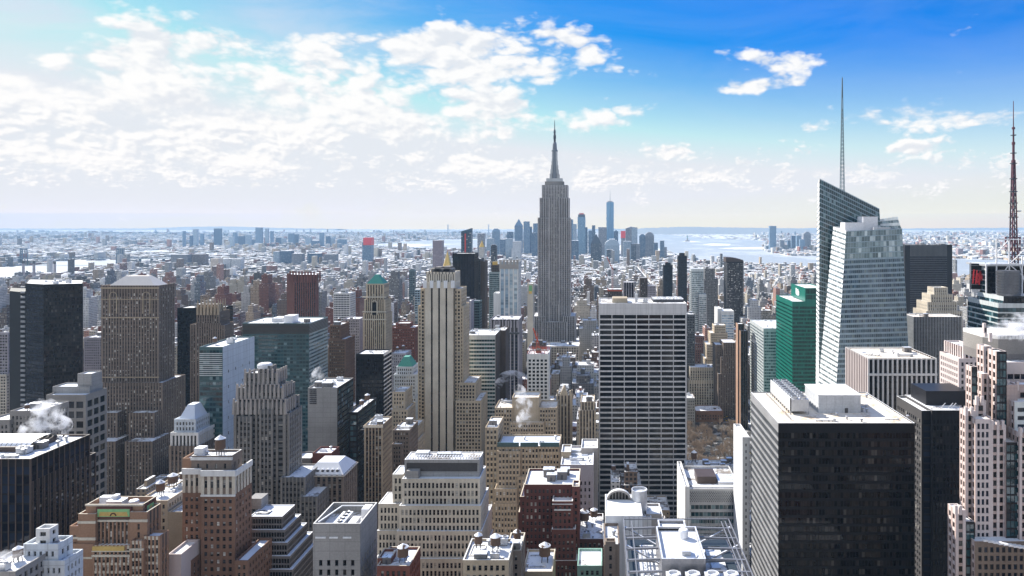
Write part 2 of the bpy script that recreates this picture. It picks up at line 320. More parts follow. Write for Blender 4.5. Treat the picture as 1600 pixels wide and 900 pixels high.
def add_windows(root, panes, indiv):
    """the panes as parts: the ones that show largest each on its own, the rest as one"""
    vis = []
    for gi, (q, g, n) in enumerate(panes):
        c = q.mean(1); cam_v = np.array([0, 0, H])-c; d = np.linalg.norm(cam_v, axis=1)
        ar = np.linalg.norm(q[:, 1]-q[:, 0], axis=1)*np.linalg.norm(q[:, 3]-q[:, 0], axis=1)
        s = ar*(cam_v@n)/d**3; sx = CX+F*c[:, 0]/c[:, 1]; sy = CY+F*(H-c[:, 2])/c[:, 1]
        s = np.where((sx > 0) & (sx < 1600) & (sy < 895), s, -1)
        vis += [(float(s[i])-1e-9*i, gi, i) for i in range(len(q))]
    pick = {}
    if indiv:
        vis.sort(reverse=True)
        for s, gi, i in vis[:indiv]:
            if s > 0: pick.setdefault(gi, []).append(i)
    rest = MB()
    for gi, (q, g, n) in enumerate(panes):
        pk = pick.get(gi, []); keep = np.ones(len(q), bool); keep[pk] = False
        k_ = int(keep.sum()); rest.win = True; rest.quads(q[keep], g, rng.random(k_), uv=np.tile(UVQ, (k_, 1, 1)))
        if pk:
            protos = {}
            for i in pk:
                c = q[i].mean(0); key = rnd.randrange(3)
                if key not in protos:
                    mb = MB(); mb.win = True; mb.quads([q[i]-c], g, np.array([rnd.random()]), uv=UVQ[None]); o = mb.build('window', root, (0, 0, 0)); protos[key] = o.data; o.location = Vector(c)-parent_origin[root.name]
                else: put('window', protos[key], root, c)
    if rest.V:
        o = rest.build('window', root, parent_origin[root.name]); o['kind'] = 'stuff'
FOOT = []
def tier_walls(W, panes, x0, x1, y0, y1, z0, z1, st, side=None, back=False, par=1.0, th=.5, cap=None):
    side = side or st
    facade(W, panes, (x0, y0), (x1, y0), z0, z1, st, st.get('blank'))
    facade(W, panes, (x0, y1), (x0, y0), z0, z1, side.get('l', side), side.get('l', side).get('blank'))
    facade(W, panes, (x1, y0), (x1, y1), z0, z1, side.get('r', side), side.get('r', side).get('blank'))
    pm = st['pier']; W.quads([[(x1, y1, z0), (x0, y1, z0), (x0, y1, z1), (x1, y1, z1)]], pm)
    c = cap or pm; t = th; A = [(x0, y0), (x1, y0), (x1, y1), (x0, y1)]; Bq = [(x0+t, y0+t), (x1-t, y0+t), (x1-t, y1-t), (x0+t, y1-t)]
    q = []
    for i in range(4):
        j = (i+1) % 4
        q.append([(*A[i], z1), (*A[j], z1), (*Bq[j], z1), (*Bq[i], z1)]); 
    W.quads(q, c); q = []
    for i in range(4):
        j = (i+1) % 4
        q.append([(*Bq[i], z1), (*Bq[j], z1), (*Bq[j], z1-par), (*Bq[i], z1-par)])
    W.quads(q, pm)
    return (x0+t, x1-t, y0+t, y1-t, z1-par)
def roof_quad(root, r, m):
    mb = MB(); x0, x1, y0, y1, z = r; mb.quads([[(x0, y0, z), (x1, y0, z), (x1, y1, z), (x0, y1, z)]], m); return mb.build('roof', root, ((x0+x1)/2, (y0+y1)/2, z))
# small rooftop plant: a few kinds, meshes shared
PROTO = {}
def proto(kind):
    if kind in PROTO: return PROTO[kind]
    mb = MB()
    if kind == 'cooling_unit':
        mb.box(-2, 2, -1.4, 1.4, .3, 2.3, 'galv', 'b'); mb.box(-2.1, 2.1, -1.5, 1.5, 2.3, 2.5, 'steel')
        for x in (-1, 1): mb.lathe(x, 0, [(.8, 2.5), (.85, 3.0), (.7, 3.0)], 'galv', 10); mb.lathe(x, 0, [(.7, 2.95), (0, 2.7)], 'fan', 10)
        for x in (-1.8, 1.8): mb.box(x-.1, x+.1, -1.3, 1.3, 0, .3, 'darkunit')
    elif kind == 'bulkhead':
        mb.box(-2.2, 2.2, -1.8, 1.8, 0, 3.2, 'limedark', 'b'); mb.box(-2.35, 2.35, -1.95, 1.95, 3.2, 3.5, 'steel'); mb.box(-.5, .5, -1.83, -1.8, .1, 2.2, 'darkunit')
    elif kind == 'water_tank':
        mb.lathe(0, 0, [(0, 2.6), (2.0, 2.6), (1.9, 6.2), (2.1, 6.2), (.1, 7.6), (0, 7.6)], 'tankwood', 14)
        for a in range(4): mb.bar((1.5*math.cos(a*1.571+.8), 1.5*math.sin(a*1.571+.8), 0), (1.3*math.cos(a*1.571+.8), 1.3*math.sin(a*1.571+.8), 2.6), .25, 'darkunit')
        mb.box(-1.6, 1.6, -1.6, 1.6, 2.45, 2.6, 'darkunit')
    elif kind == 'duct':
        mb.box(-4, 4, -.6, .6, .5, 1.5, 'galv', 'b'); mb.box(-4.6, -3.4, -.7, .7, 0, 2.2, 'galv', 'b'); mb.box(3.4, 4.6, -.7, .7, 0, 1.6, 'steel', 'b')
    elif kind == 'vent':
        mb.lathe(0, 0, [(.45, 0), (.45, 1.2), (.8, 1.3), (.8, 1.8), (0, 2.1)], 'steel', 10)
    elif kind == 'pipe_run':
        for k, y in enumerate((-.5, -.1, .35)): mb.box(-4.5+k*.6, 4.5-k, y-.09, y+.09, .35, .53, 'steel', 'b')
        for x in (-4, -1.5, 1.5, 3.2): mb.box(x-.08, x+.08, -.65, .5, 0, .36, 'darkunit', 'b')
        mb.box(3.4, 4.6, -.8, .7, 0, 1.3, 'galv', 'b')
    elif kind == 'skylight':
        mb.prism([(-2, -1), (2, -1), (2, 1), (-2, 1)], 0, 1.3, 'whitesteel', top=[(-1.9, -.15), (1.9, -.15), (1.9, .15), (-1.9, .15)])
    elif kind == 'louvre_box':
        mb.box(-3, 3, -2, 2, .4, 3, 'darkunit', 'b'); mb.box(-3.1, 3.1, -2.1, 2.1, 3, 3.25, 'galv')
        for i in range(5): mb.box(-2.9, 2.9, -2.08, -2.0, .7+i*.45, .85+i*.45, 'steel')
        for x in (-2.6, 2.6): mb.box(x-.15, x+.15, -1.8, 1.8, 0, .4, 'darkunit')
    o = mb.build(kind+'_source'); PROTO[kind] = o.data; bpy.data.objects.remove(o); return PROTO[kind]
KINDS_ = ['cooling_unit', 'bulkhead', 'vent', 'duct', 'vent', 'skylight', 'louvre_box', 'cooling_unit', 'water_tank', 'pipe_run', 'pipe_run']
def clutter(root, r, n, kinds=None, seed=0, smax=1.25):
    R = random.Random(seed*7+n); x0, x1, y0, y1, z = r; done = []
    for k in range(n*6):
        if len(done) >= n: break
        kd = R.choice(kinds or KINDS_); s = R.uniform(.7, smax); rad = {'duct': 4.5, 'pipe_run': 4.7, 'louvre_box': 3.4, 'vent': .9}.get(kd, 2.4)*s
        if x1-x0 < 2*rad+.4 or y1-y0 < 2*min(rad, 2.2)+.4: continue
        ry = min(rad, 2.2); x, y = R.uniform(x0+rad, x1-rad), R.uniform(y0+ry, y1-ry)
        if any(abs(x-a) < rad+b and abs(y-c) < ry+d for a, b, c, d in done): continue
        done.append((x, rad, y, ry)); o = put(kd, proto(kd), root, (x, y, z)); o.scale = (s, s, s*R.uniform(.8, 1.2))
def B(name, label, Y, tiers, st, ind=0, side=None, roof='snow', cl=0, cat='office tower', kinds=None, par=1., cap=None, group=None, clt=0):
    """one building: tiers in photograph pixels at distance Y (x0, x1, top, dY, depth, {options})"""
    x0, x1, tp, dy, D = tiers[0][:5]; xm = wx((x0+x1)/2, Y+dy)
    root = thing(name, label, cat, (xm, Y+dy+D/2, 0), group)
    W, panes, rs = MB(), [], []
    for i, t in enumerate(tiers):
        x0, x1, tp, dy, D = t[:5]; op = t[5] if len(t) > 5 else {}; Yf = Y+dy; s = op.get('st', st); sd = op.get('side', side)
        z1 = wz(tp, Yf); z0 = wz(op['bot'], Yf) if 'bot' in op else 0.
        X0, X1 = wx(x0, Yf), wx(x1, Yf)
        r = tier_walls(W, panes, X0, X1, Yf, Yf+D, z0, z1, s, sd, par=op.get('par', par), cap=op.get('cap', cap)); rs.append(r)
        FOOT.append((X0, X1, Yf, Yf+D, z1, root.name))
    W.build('wall', root, parent_origin[root.name])
    add_windows(root, panes, ind)
    for i, r in enumerate(rs):
        op = tiers[i][5] if len(tiers[i]) > 5 else {}
        if not op.get('noroof'): roof_quad(root, r, op.get('roof', roof))
        n = op.get('cl', cl if i == clt else 0)
        if n: clutter(root, r, n, op.get('kinds', kinds), seed=int(abs(parent_origin[root.name].x))+i)
    return root, rs
def part(root, name, f, origin=None):
    mb = MB(); f(mb); return mb.build(name, root, origin or parent_origin[root.name])
def sub(pt, root, name, f):
    mb = MB(); f(mb); o = mb.build(name, None, parent_origin[root.name]); o.parent = pt; o.location = (0, 0, 0); return o
# ------------------------------------------------------------------ the towers one can name, near to far
punch = S(); vert = S(mode='p', ds=.3, span='spandark')
# --- Empire tower
esb = S(bay=3.1, fl=3.6, ww=.44, wh=.62, dw=.6, ds=.4, pier='towerstone', span='spangrey', glass='blackglass', top=2.2, me=1.2)
esbc = S(bay=2.7, fl=3.6, ww=.58, wh=.6, dw=.7, ds=.4, pier='towerstone', span='spandark', glass='blackglass', top=2.2, me=.6)
r, _ = B('skyscraper', 'tallest tower of all, grey stepped limestone with a silver mast and needle antenna', 1260, [
  (840, 891.5, 342, 9, 40, dict(st=esbc)), (840, 858.5, 340, 0, 12, dict(noroof=1)), (873, 891.5, 340, 0, 12, dict(noroof=1)), (843, 858.5, 309, 2, 40), (873, 889, 309, 2, 40),
  (858, 873.5, 303, 11, 34, dict(st=esbc)), (846.5, 887, 289, 6, 36, dict(st=S(bay=2.8, fl=6, ww=.35, wh=.7, dw=.6, pier='towerstone', span='spangrey', ds=.2, top=4))),
  (858.5, 873, 476, 2, 10), (832, 852.5, 494, -8, 56), (880, 899, 494, -8, 56), (846, 886, 503, -10, 50), (826, 905, 541, -26, 90)], esb, cl=0, ind=100, cat='skyscraper')
def mastf(mb):
    Y = 1291; x = wx(866.7, Y); z = lambda p: wz(p, Y)
    mb.box(x-17, x+17, Y-11, Y+11, wz(289, Y)-1, z(284), 'greystone'); mb.box(x-14.5, x+14.5, Y-9, Y+9, z(284), z(279), 'aluminium')
    mb.lathe(x, Y, [(7.8, z(279)), (6.2, z(268)), (5.2, z(252)), (4.9, z(237)), (5.6, z(237)), (5.6, z(234.5)), (4.3, z(234)), (3.6, z(225)), (2.6, z(222)), (0, z(222))], 'masttower', 16)
    for a in range(4):                               # winged buttresses of the mast
        c, s = math.cos(a*1.5708+.785), math.sin(a*1.5708+.785)
        for k in range(6): mb.box(x+c*(4.6+1.5*(1-k/6)**2*4)-1.1, x+c*(4.6+1.5*(1-k/6)**2*4)+1.1, Y+s*(4.6+1.5*(1-k/6)**2*4)-1.1, Y+s*(4.6+1.5*(1-k/6)**2*4)+1.1, z(279), z(279-7*(k+1)), 'aluminium')
part(r, 'mast', mastf)
def antf(mb):
    Y = 1291; x = wx(866.7, Y); z = lambda p: wz(p, Y)
    mb.lathe(x, Y, [(1.9, z(222.5)), (1.8, z(216)), (2.3, z(216)), (2.3, z(212)), (1.5, z(211)), (1.4, z(203)), (.8, z(202)), (.5, z(190)), (.15, z(187)), (0, z(187))], 'mast', 8)
    for k in range(7): mb.box(x-2.6, x+2.6, Y-.4, Y+.4, z(219-k*2.3), z(218.3-k*2.3), 'mast')
part(r, 'antenna', antf)
# --- white grid slab by the park
st = S(bay=10.4, fl=4.38, ww=.945, wh=.72, dw=.9, ds=0, pier='travertine', glass='blackglass', me=.8, top=9.4)
r, rs = B('office_tower', 'broad flat slab with a white stone grid and wide black window strips', 600, [(935.5, 1073, 474, 0, 46, dict(side=S(bay=4, fl=4.38, ww=.6, wh=.6, pier='travertine', top=9.4, glass='blackglass')))], st, ind=100, roof='snowpatch', cl=5, kinds=['vent', 'cooling_unit', 'duct'])
z_ = rs[0][4]; wall('buffbox', (.45, .38, .28))
part(r, 'roof_plant', lambda mb: mb.box(wx(957, 620), wx(980, 620), 612, 628, z_, z_+4, 'buffbox', 'b')); part(r, 'roof_plant', lambda mb: mb.box(wx(1020, 622), wx(1068, 622), 618, 640, z_, z_+2.5, 'darkunit', 'b')); part(r, 'flue', lambda mb: mb.box(wx(992, 622), wx(996, 622), 618, 621, z_, z_+7, 'galv'))
# --- tan tower with three dark stripes
cen = S(bay=6.5, fl=3.7, ww=.24, wh=.62, dw=1.0, ds=.8, pier='cream', span='black', glass='blackglass', me=2.9, top=4.5)
tan = S(bay=2.9, fl=3.3, ww=.52, wh=.55, dw=.4, pier='tan', me=.6, top=2)
r, rs = B('office_tower', 'slim tan tower with three dark stripes up its front, a gold pyramid behind it', 650, [
  (664, 708, 441, 0, 30, dict(st=cen, side=tan)), (666, 711, 425, 4, 24, dict(st=S(bay=2.2, fl=9, ww=.3, wh=.75, pier='cream', span='cream', dw=.5, top=1.5, me=.6), cl=0)), (673, 705, 419.5, 8, 14, dict(st=S(bay=2.2, fl=5, ww=.3, wh=.6, pier='cream', dw=.5, top=1, me=.6), bot=427)), (657, 720.5, 451, 4, 27), (653, 724, 478, 5.5, 30),
  (717, 743, 598, 3, 32, dict(side=tan)), (712, 752, 626, -1, 36)], tan, ind=100, cl=0)
def crown(mb):
    z = rs[1][4]
    for x0, x1, t in ((676, 708, 420), (681, 690, 417), (695, 705, 416)): mb.box(wx(x0, 662), wx(x1, 662), 657, 672, z, wz(t, 662), 'darkunit' if t > 418 else 'limedark', 'b')
    for i in range(9): mb.box(wx(666+i*5.2, 655)-.35, wx(666+i*5.2, 655)+.35, 653.7, 654.3, z-1, wz(422, 655), 'darkunit')
part(r, 'crown', crown)
def caps(mb):
    for x in (664, 674.6, 685.4, 696.3, 707.5): mb.box(wx(x, 650)-1.6, wx(x, 650)+1.6, 649.2, 650.6, wz(450, 650), wz(438.5, 650), 'snowcap')
part(r, 'finial', caps)
# --- brown tower with pale hipped roof, left
brn = S(bay=2.55, fl=3.75, ww=.46, wh=.5, dw=.4, ds=.12, pier='brownstone', span='browndark', glass='windowlit', top=7, me=1.2)
brn2 = S(bay=2.7, fl=3.75, ww=.48, wh=.5, dw=.4, ds=.12, pier='brownstone', span='browndark', glass='windowlit', top=3, me=1)
r, rs = B('office_tower', 'massive brown tower with a pale hipped roof and twin wings round a dark court', 660, [
  (158, 248, 446, 0, 25), (152, 254, 598, -5, 36, dict(st=brn2)), (143, 183, 645, -16, 24, dict(st=brn2)), (201, 241, 645, -16, 24, dict(st=brn2)), (139, 180, 690, -30, 30, dict(st=brn2)), (195, 238, 690, -30, 30, dict(st=brn2))], brn, ind=100, cat='office tower', roof='snowpatch', side=brn2)
def hip(mb):
    x0, x1, y0, y1, z = rs[0]; h = wz(431, 672)
    mb.prism([(x0+4, y0+2), (x1-5, y0+2), (x1-5, y1-1), (x0+4, y1-1)], z, h, 'hip', top=[(x0+15, y0+10), (x1-16, y0+10), (x1-16, y1-8), (x0+15, y1-8)])
roofm('hip', .35, (.45, .35, .26), (.86, .79, .72)); part(r, 'hipped_roof', hip)
def arch(mb):
    for sx in (177, 229):
        x = wx(sx, 660)
        for i in range(12):
            a, b = math.pi*i/12, math.pi*(i+1)/12; zc = wz(462, 660)
            mb.bar((x+3.4*math.cos(a), 659.8, zc+3.4*math.sin(a)), (x+3.4*math.cos(b), 659.8, zc+3.4*math.sin(b)), .5, 'beige')
        for s in (-3.4, 3.4): mb.box(x+s-.3, x+s+.3, 659.5, 660.1, wz(490, 660), wz(462, 660), 'beige')
    for zz, hh in ((451, 1.2), (468, .6), (497, .8), (590, .8)): mb.box(wx(157.5, 660), wx(248.5, 660), 659.4, 660.2, wz(zz, 660), wz(zz, 660)+hh, 'beige')
part(r, 'cornice', arch)
# --- poly plan towers
def poly(name, label, segs, Yref, st, roof='snow', ind=0, cl=0, cat='office tower', kinds=None, sts=None, seeds=0):
    """towers whose plan is not a rectangle: segs = [(points as (sx, Y) seen left to right then round the back, top row)]"""
    pts0 = segs[0][0]; xs = [wx(a, b) for a, b in pts0]; ys = [b for a, b in pts0]
    root = thing(name, label, cat, (sum(xs)/len(xs), sum(ys)/len(ys), 0)); W, panes = MB(), []
    for pts, top in segs:
        P = [(wx(a, b), b) for a, b in pts]; z1 = wz(top, Yref); n = len(P)
        FOOT.append((min(p[0] for p in P), max(p[0] for p in P), min(p[1] for p in P), max(p[1] for p in P), z1, root.name))
        for i in range(n):
            s = (sts or {}).get(i, st); facade(W, panes, P[i], P[(i+1) % n], 0, z1, s, s.get('blank') or P[(i+1) % n][0] < P[i][0]-1e-6 and (P[i][1]+P[(i+1) % n][1])/2 > sum(p[1] for p in P)/n+4)
        c = np.mean(P, 0); mb = MB(); k = [(p[0]+(c[0]-p[0])*.02, p[1]+(c[1]-p[1])*.02) for p in P]; zr = z1-.8
        mb.quads([[(*k[i], zr), (*k[(i+1) % n], zr), (*c, zr), (*c, zr)] for i in range(n)], roof)
        W.quads([[(*P[i], z1), (*P[(i+1) % n], z1), (*k[(i+1) % n], z1), (*k[i], z1)] for i in range(n)], st['pier']); W.quads([[(*k[i], z1), (*k[(i+1) % n], z1), (*k[(i+1) % n], zr), (*k[i], zr)] for i in range(n)], st['pier'])
        mb.build('roof', root, parent_origin[root.name])
    W.build('wall', root, parent_origin[root.name]); add_windows(root, panes, ind)
    if cl: x = [p[0] for p in P]; y = [p[1] for p in P]; w4 = (max(x)-min(x))*.22; clutter(root, (min(x)+w4, max(x)-w4, min(y)+8, max(y)-8, zr), cl, kinds, 3+seeds)
    return root
nav = S(mode='b', bay=1.6, fl=3.9, ww=.95, wh=.72, dw=.12, ds=.02, pier='black', span='black', glass='navyglass', top=3, me=.2)
brz = S(mode='b', bay=1.6, fl=3.9, ww=.95, wh=.72, dw=.12, ds=.02, pier='black', span='black', glass='bronzeglass', top=3, me=.2)  # brown reflection on the right facet put into its glass colour
fin = S(mode='p', bay=1.5, fl=3.9, ww=.6, wh=.8, dw=.5, pier='aluminium', span='black', glass='navyglass', top=3, me=.2)
poly('office_tower', 'black glass tower with a folded front and snowy flat roof, beyond the square windowed block', [([(40, 752), (68, 741), (129, 752), (130, 800), (46, 812)], 443)], 750, nav, cl=5, sts={0: nav, 1: brz})
# its lower shoulder is part of the same tower in plan: a second volume with a pale finned edge
def shoulder(mb):
    P = [(wx(15, 770), 770), (wx(33, 758), 758), (wx(40, 756), 756), (wx(46, 800), 800), (wx(17, 806), 806)]
    mb.prism(P, 0, wz(456, 760), 'black')
    for i in range(34): mb.box(wx(34.5, 756.5)-.2, wx(39, 755)+.2, 754.6, 755.6, 20+i*5.2, 22.2+i*5.2, 'steel')
part(bpy.data.objects['office_tower.003'] if 'office_tower.003' in bpy.data.objects else list(parent_origin)[-1], 'side_volume', shoulder)
mrn = S(mode='p', bay=4.2, fl=3.8, ww=.5, wh=.75, dw=.9, ds=.8, pier='maroon', span='maroondark', glass='blackglass', top=16, me=.6)
r = poly('office_tower', 'dark maroon ribbed tower with a crenellated top, alone beyond the teal banded block', [([(448, 1374), (459, 1350), (494, 1350), (498, 1378), (488, 1398), (456, 1398)], 429)], 1350, mrn, cl=3)
def ribs(mb):
    for i in range(11):
        x = wx(449+i*4.7, 1352); mb.box(x-.9, x+.9, 1348.6 if 1 < i < 10 else 1362, 1352 if 1 < i < 10 else 1366, wz(441, 1350), wz(424.5, 1350), 'maroon')
part(r, 'crown', ribs)
# --- large teal banded block
tl = S(mode='b', bay=3.1, fl=3.65, ww=.93, wh=.6, dw=.2, ds=.05, pier='teal', span='teal', glass='tealglass', top=11.5, me=.4)
tls = S(mode='b', bay=3.1, fl=3.65, ww=.93, wh=.5, dw=.3, ds=.1, pier='tealpale', span='tealpale', glass='tealglass', top=11.5, me=.4)
r, rs = B('office_block', 'wide teal banded glass block with a dark louvred band under its snowy roof', 700, [(379, 483, 505, 0, 48, dict(side=tls))], tl, ind=100, cl=7, cat='office block')
def louv(mb):
    z0, z1 = wz(521, 700), wz(506.5, 700); x0, x1 = wx(379, 700), wx(483, 700)
    for i in range(7): mb.box(x0-.3, x1+.3, 699.5, 700.2, z0+i*1.35, z0+i*1.35+.75, 'bronze')
    for i in range(7): mb.box(x1-.2, x1+.5, 700, 748, z0+i*1.35, z0+i*1.35+.75, 'bronze')
part(r, 'louvre', louv)
part(r, 'roof_plant', lambda mb: mb.box(wx(448, 715), wx(462, 715), 708, 722, rs[0][4], rs[0][4]+7, 'whitesteel', 'b'))
part(r, 'roof_plant', lambda mb: mb.box(wx(430, 722), wx(446, 722), 714, 730, rs[0][4], rs[0][4]+4, 'galv', 'b'))
# --- white panel block with teal front
tf = S(mode='b', bay=2.4, fl=3.7, ww=.93, wh=.62, dw=.15, ds=.04, pier='teal', span='teal', glass='tealglass', top=2, me=.3)
wp = S(bay=11, fl=11, ww=.13, wh=.2, dw=.3, pier='whiteblue', top=15, bot=60, me=3)
r, rs = B('office_block', 'slab with a plain white panelled side and a narrow teal glass front', 500, [(311.5, 348, 542, 0, 46, dict(side=wp))], tf, ind=90, cl=4, roof='snow', cat='office block')
part(r, 'glazed_screen', lambda mb: [mb.box(wx(312, 500), wx(347.5, 500), 499.7, 500.1, wz(553+i*3.1, 500), wz(553+i*3.1, 500)+.55, 'palemetal') for i in range(12)])
# --- stepped grey crenellated tower
gs = S(bay=2.35, fl=3.3, ww=.56, wh=.5, dw=.4, ds=.2, pier='greystone', span='spangrey', glass='window', top=2.5, me=.7)
gs2 = S(bay=4.2, fl=3.3, ww=.7, wh=.5, dw=.5, ds=.3, pier='greystone', span='spangrey', glass='window', top=2.5, me=1.0)
r, rs = B('office_tower', 'stepped grey stone tower with a crenellated crown topped by a round white drum', 420, [
  (365, 446, 629, 0, 20, dict(st=gs2)), (370.5, 442, 606, 1.5, 17), (383, 433, 583, 4, 12), (403, 425, 572, 7, 6), (372, 393, 651, -2, 8, dict(roof='snow')), (405, 426, 640, -1.5, 8), (440, 452, 646, 1, 18),
  (438, 477, 746, -4, 24, dict(roof='snow')), (468, 496, 776, -8, 28, dict(roof='snow')), (365, 440, 800, -3, 20)], gs, ind=100)
def cren(mb):
    for (a, b, row, yy, h) in ((365, 446, 629, 420, 2.2), (370.5, 442, 606, 421.5, 2.2), (383, 433, 583, 424, 2.4)):
        n = int((b-a)/6.4)
        for i in range(n+1):
            x = wx(a+(b-a)*i/n, yy); w_ = .75; z = wz(row, yy)
            mb.prism([(x-w_, yy-.45), (x+w_, yy-.45), (x+w_, yy+.8), (x-w_, yy+.8)], z-7, z+h, 'limestone', top=[(x-w_*.6, yy-.2), (x+w_*.6, yy-.2), (x+w_*.6, yy+.6), (x-w_*.6, yy+.6)])
        for i in range(5):
            y = yy+2+i*3.2; x = wx(b, yy)
            if y < yy+14: mb.box(x-.6, x+.45, y, y+1.2, wz(row, yy)-6, wz(row, yy)+h*.8, 'limestone')
    mb.lathe(wx(414, 430), 430, [(4.2, rs[3][4]-.5), (4.2, rs[3][4]+1.4), (3.4, rs[3][4]+2.2), (0, rs[3][4]+2.4)], 'snowcap', 16)
part(r, 'crenellation', cren)
# --- gothic crowned brown tower and the black slab behind it
gb = S(bay=2.6, fl=3.7, ww=.45, wh=.55, dw=.5, ds=.25, pier='brownstone', span='browndark', top=4, me=.7)
r, rs = B('office_tower', 'narrow brown tower with a spiky gothic crown, before a plain black slab', 800, [(307, 343, 487, 0, 22), (297, 347, 507, 2, 26), (328, 351, 508, -2, 20), (306, 345, 505, -1, 20)], gb, cl=0)
def spikes(mb):
    for i in range(7):
        x = wx(309+i*5.4, 800); mb.prism([(x-1.1, 799), (x+1.1, 799), (x+1.1, 801.5), (x-1.1, 801.5)], wz(492, 800), wz(478, 800), 'beige'); mb.prism([(x-1., 799.2), (x+1., 799.2), (x+1., 801.2), (x-1., 801.2)], wz(478, 800), wz(464+abs(i-3)*1.4, 800), 'beige', top=[(x-.1, 800), (x+.1, 800), (x+.1, 800.2), (x-.1, 800.2)])
    for i in range(4):
        x = wx(341, 805); mb.prism([(x-1, 804+i*5), (x+1, 804+i*5), (x+1, 806+i*5), (x-1, 806+i*5)], wz(490, 805), wz(468, 805), 'beige', top=[(x-.2, 805+i*5), (x+.2, 805+i*5), (x+.2, 805.3+i*5), (x-.2, 805.3+i*5)])
    mb.box(wx(311, 806), wx(340, 806), 803, 818, rs[0][4], wz(476, 803), 'browndark')
part(r, 'spire', spikes)
blk = S(mode='b', bay=1.6, fl=3.8, ww=.9, wh=.6, dw=.15, ds=.02, pier='black', glass='blackglass', top=4, me=.3)
B('office_tower', 'plain black slab half hidden behind the spiky brown gothic tower', 850, [(277, 345, 481, 0, 28)], blk, cl=3, roof='snowpatch')
# --- green roofed tower and black box before it
gt = S(bay=2.5, fl=3.6, ww=.42, wh=.55, dw=.5, ds=.25, pier='tan', span='browndark', top=3, me=1.6)
r, rs = B('office_tower', 'slim tan tower with an arched window under a green pyramid roof', 850, [(567, 603, 490, 0, 26), (569, 602, 468, 1, 24), (572, 600, 444, 3, 20, dict(st=S(bay=3.4, fl=7, ww=.4, wh=.65, pier='tan', span='browndark', top=4, me=1, dw=.8)))], gt, ind=60)
def gtop(mb):
    x0, x1, y0, y1, z = rs[2]; c = (x0+x1)/2
    mb.box(x0-.8, x1+.8, y0-.8, y1+.8, z, z+1.5, 'tan'); mb.prism([(x0, y0), (x1, y0), (x1, y1), (x0, y1)], z+1.5, wz(429, 863), 'copperroof', top=[(c-2.2, 860), (c+2.2, 860), (c+2.2, 864), (c-2.2, 864)])
part(r, 'pyramid_roof', gtop)
def garch(mb):
    for s in (-3.2, 3.2):
        mb.box(wx(585, 850)+s-.5, wx(585, 850)+s+.5, 849.3, 850.4, wz(492, 850), wz(474, 850), 'cream')
    for i in range(10):
        a, b = math.pi*i/10, math.pi*(i+1)/10; x = wx(585, 850); z = wz(474, 850); mb.bar((x+3.2*math.cos(a), 849.8, z+3.2*math.sin(a)), (x+3.2*math.cos(b), 849.8, z+3.2*math.sin(b)), .8, 'cream')
    mb.box(wx(585, 850)-2.7, wx(585, 850)+2.7, 849.75, 850.2, wz(492, 850), wz(472.5, 850), 'black')
    for row in (465, 488, 500): mb.box(wx(566.5, 850), wx(603.5, 850), 849.2, 850.3, wz(row, 850), wz(row, 850)+1.3, 'cream')
part(r, 'arcade', garch)
r, rs = B('office_block', 'plain black box block with thin white floor edges, below the green pyramid roof', 640, [(556, 599.5, 553, 0, 24, dict(side=S(mode='b', bay=8, fl=3.8, ww=.98, wh=.72, dw=.5, ds=.05, pier='snowcap', span='black', glass='blackglass', top=2)))], S(mode='b', bay=1.7, fl=3.8, ww=.9, wh=.7, dw=.1, ds=.02, pier='black', glass='blackglass', top=4), cl=4, roof='snowpatch', cat='office block', ind=40)  # floor edges on the sides painted white, as catching light
# --- grey panel block with dark glass side
gp_ = S(bay=30, fl=30, ww=.01, wh=.01, pier='concrete', blank=True); gg = S(mode='b', bay=2.6, fl=3.8, ww=.94, wh=.74, dw=.15, ds=.03, pier='black', span='black', glass='tealglass', top=2)
r, rs = B('office_block', 'windowless grey panelled block with a dark green glass side, above the snowy mansard roof', 520, [(481, 527, 606, 0, 34, dict(side=gg))], gp_, ind=60, cl=6, roof='snow', cat='office block')
part(r, 'louvre', lambda mb: [mb.box(wx(484, 520), wx(494.5, 520), 519.6, 520.1, wz(631-i*3, 520), wz(631-i*3, 520)+.9, 'darkunit') for i in range(8)])
gd = S(mode='b', bay=2.6, fl=3.8, ww=.94, wh=.74, dw=.15, ds=.03, pier='black', span='black', glass='tealglass', top=2)
B('office_block', 'low dark glass annex wedged between the windowless grey block and slim tan block', 500, [(545, 559, 644, 0, 42)], gd, cl=2, cat='office block', ind=30)
tg = S(bay=2.3, fl=3.6, ww=.6, wh=.55, dw=.5, ds=.15, pier='beige', span='spanbrown', glass='window', top=3.5, me=.8)
r, rs = B('office_block', 'slim flat topped tan block with regular window grid and rooftop plant, beside dark glass annex', 490, [(569, 598, 664, 0, 22)], tg, ind=100, cl=6, roof='bluesnow', cat='office block', kinds=['cooling_unit', 'duct', 'vent', 'bulkhead'])
part(r, 'cornice', lambda mb: mb.box(wx(568, 490), wx(598.6, 490), 489.2, 490.3, wz(668, 490), wz(665, 490), 'cream'))
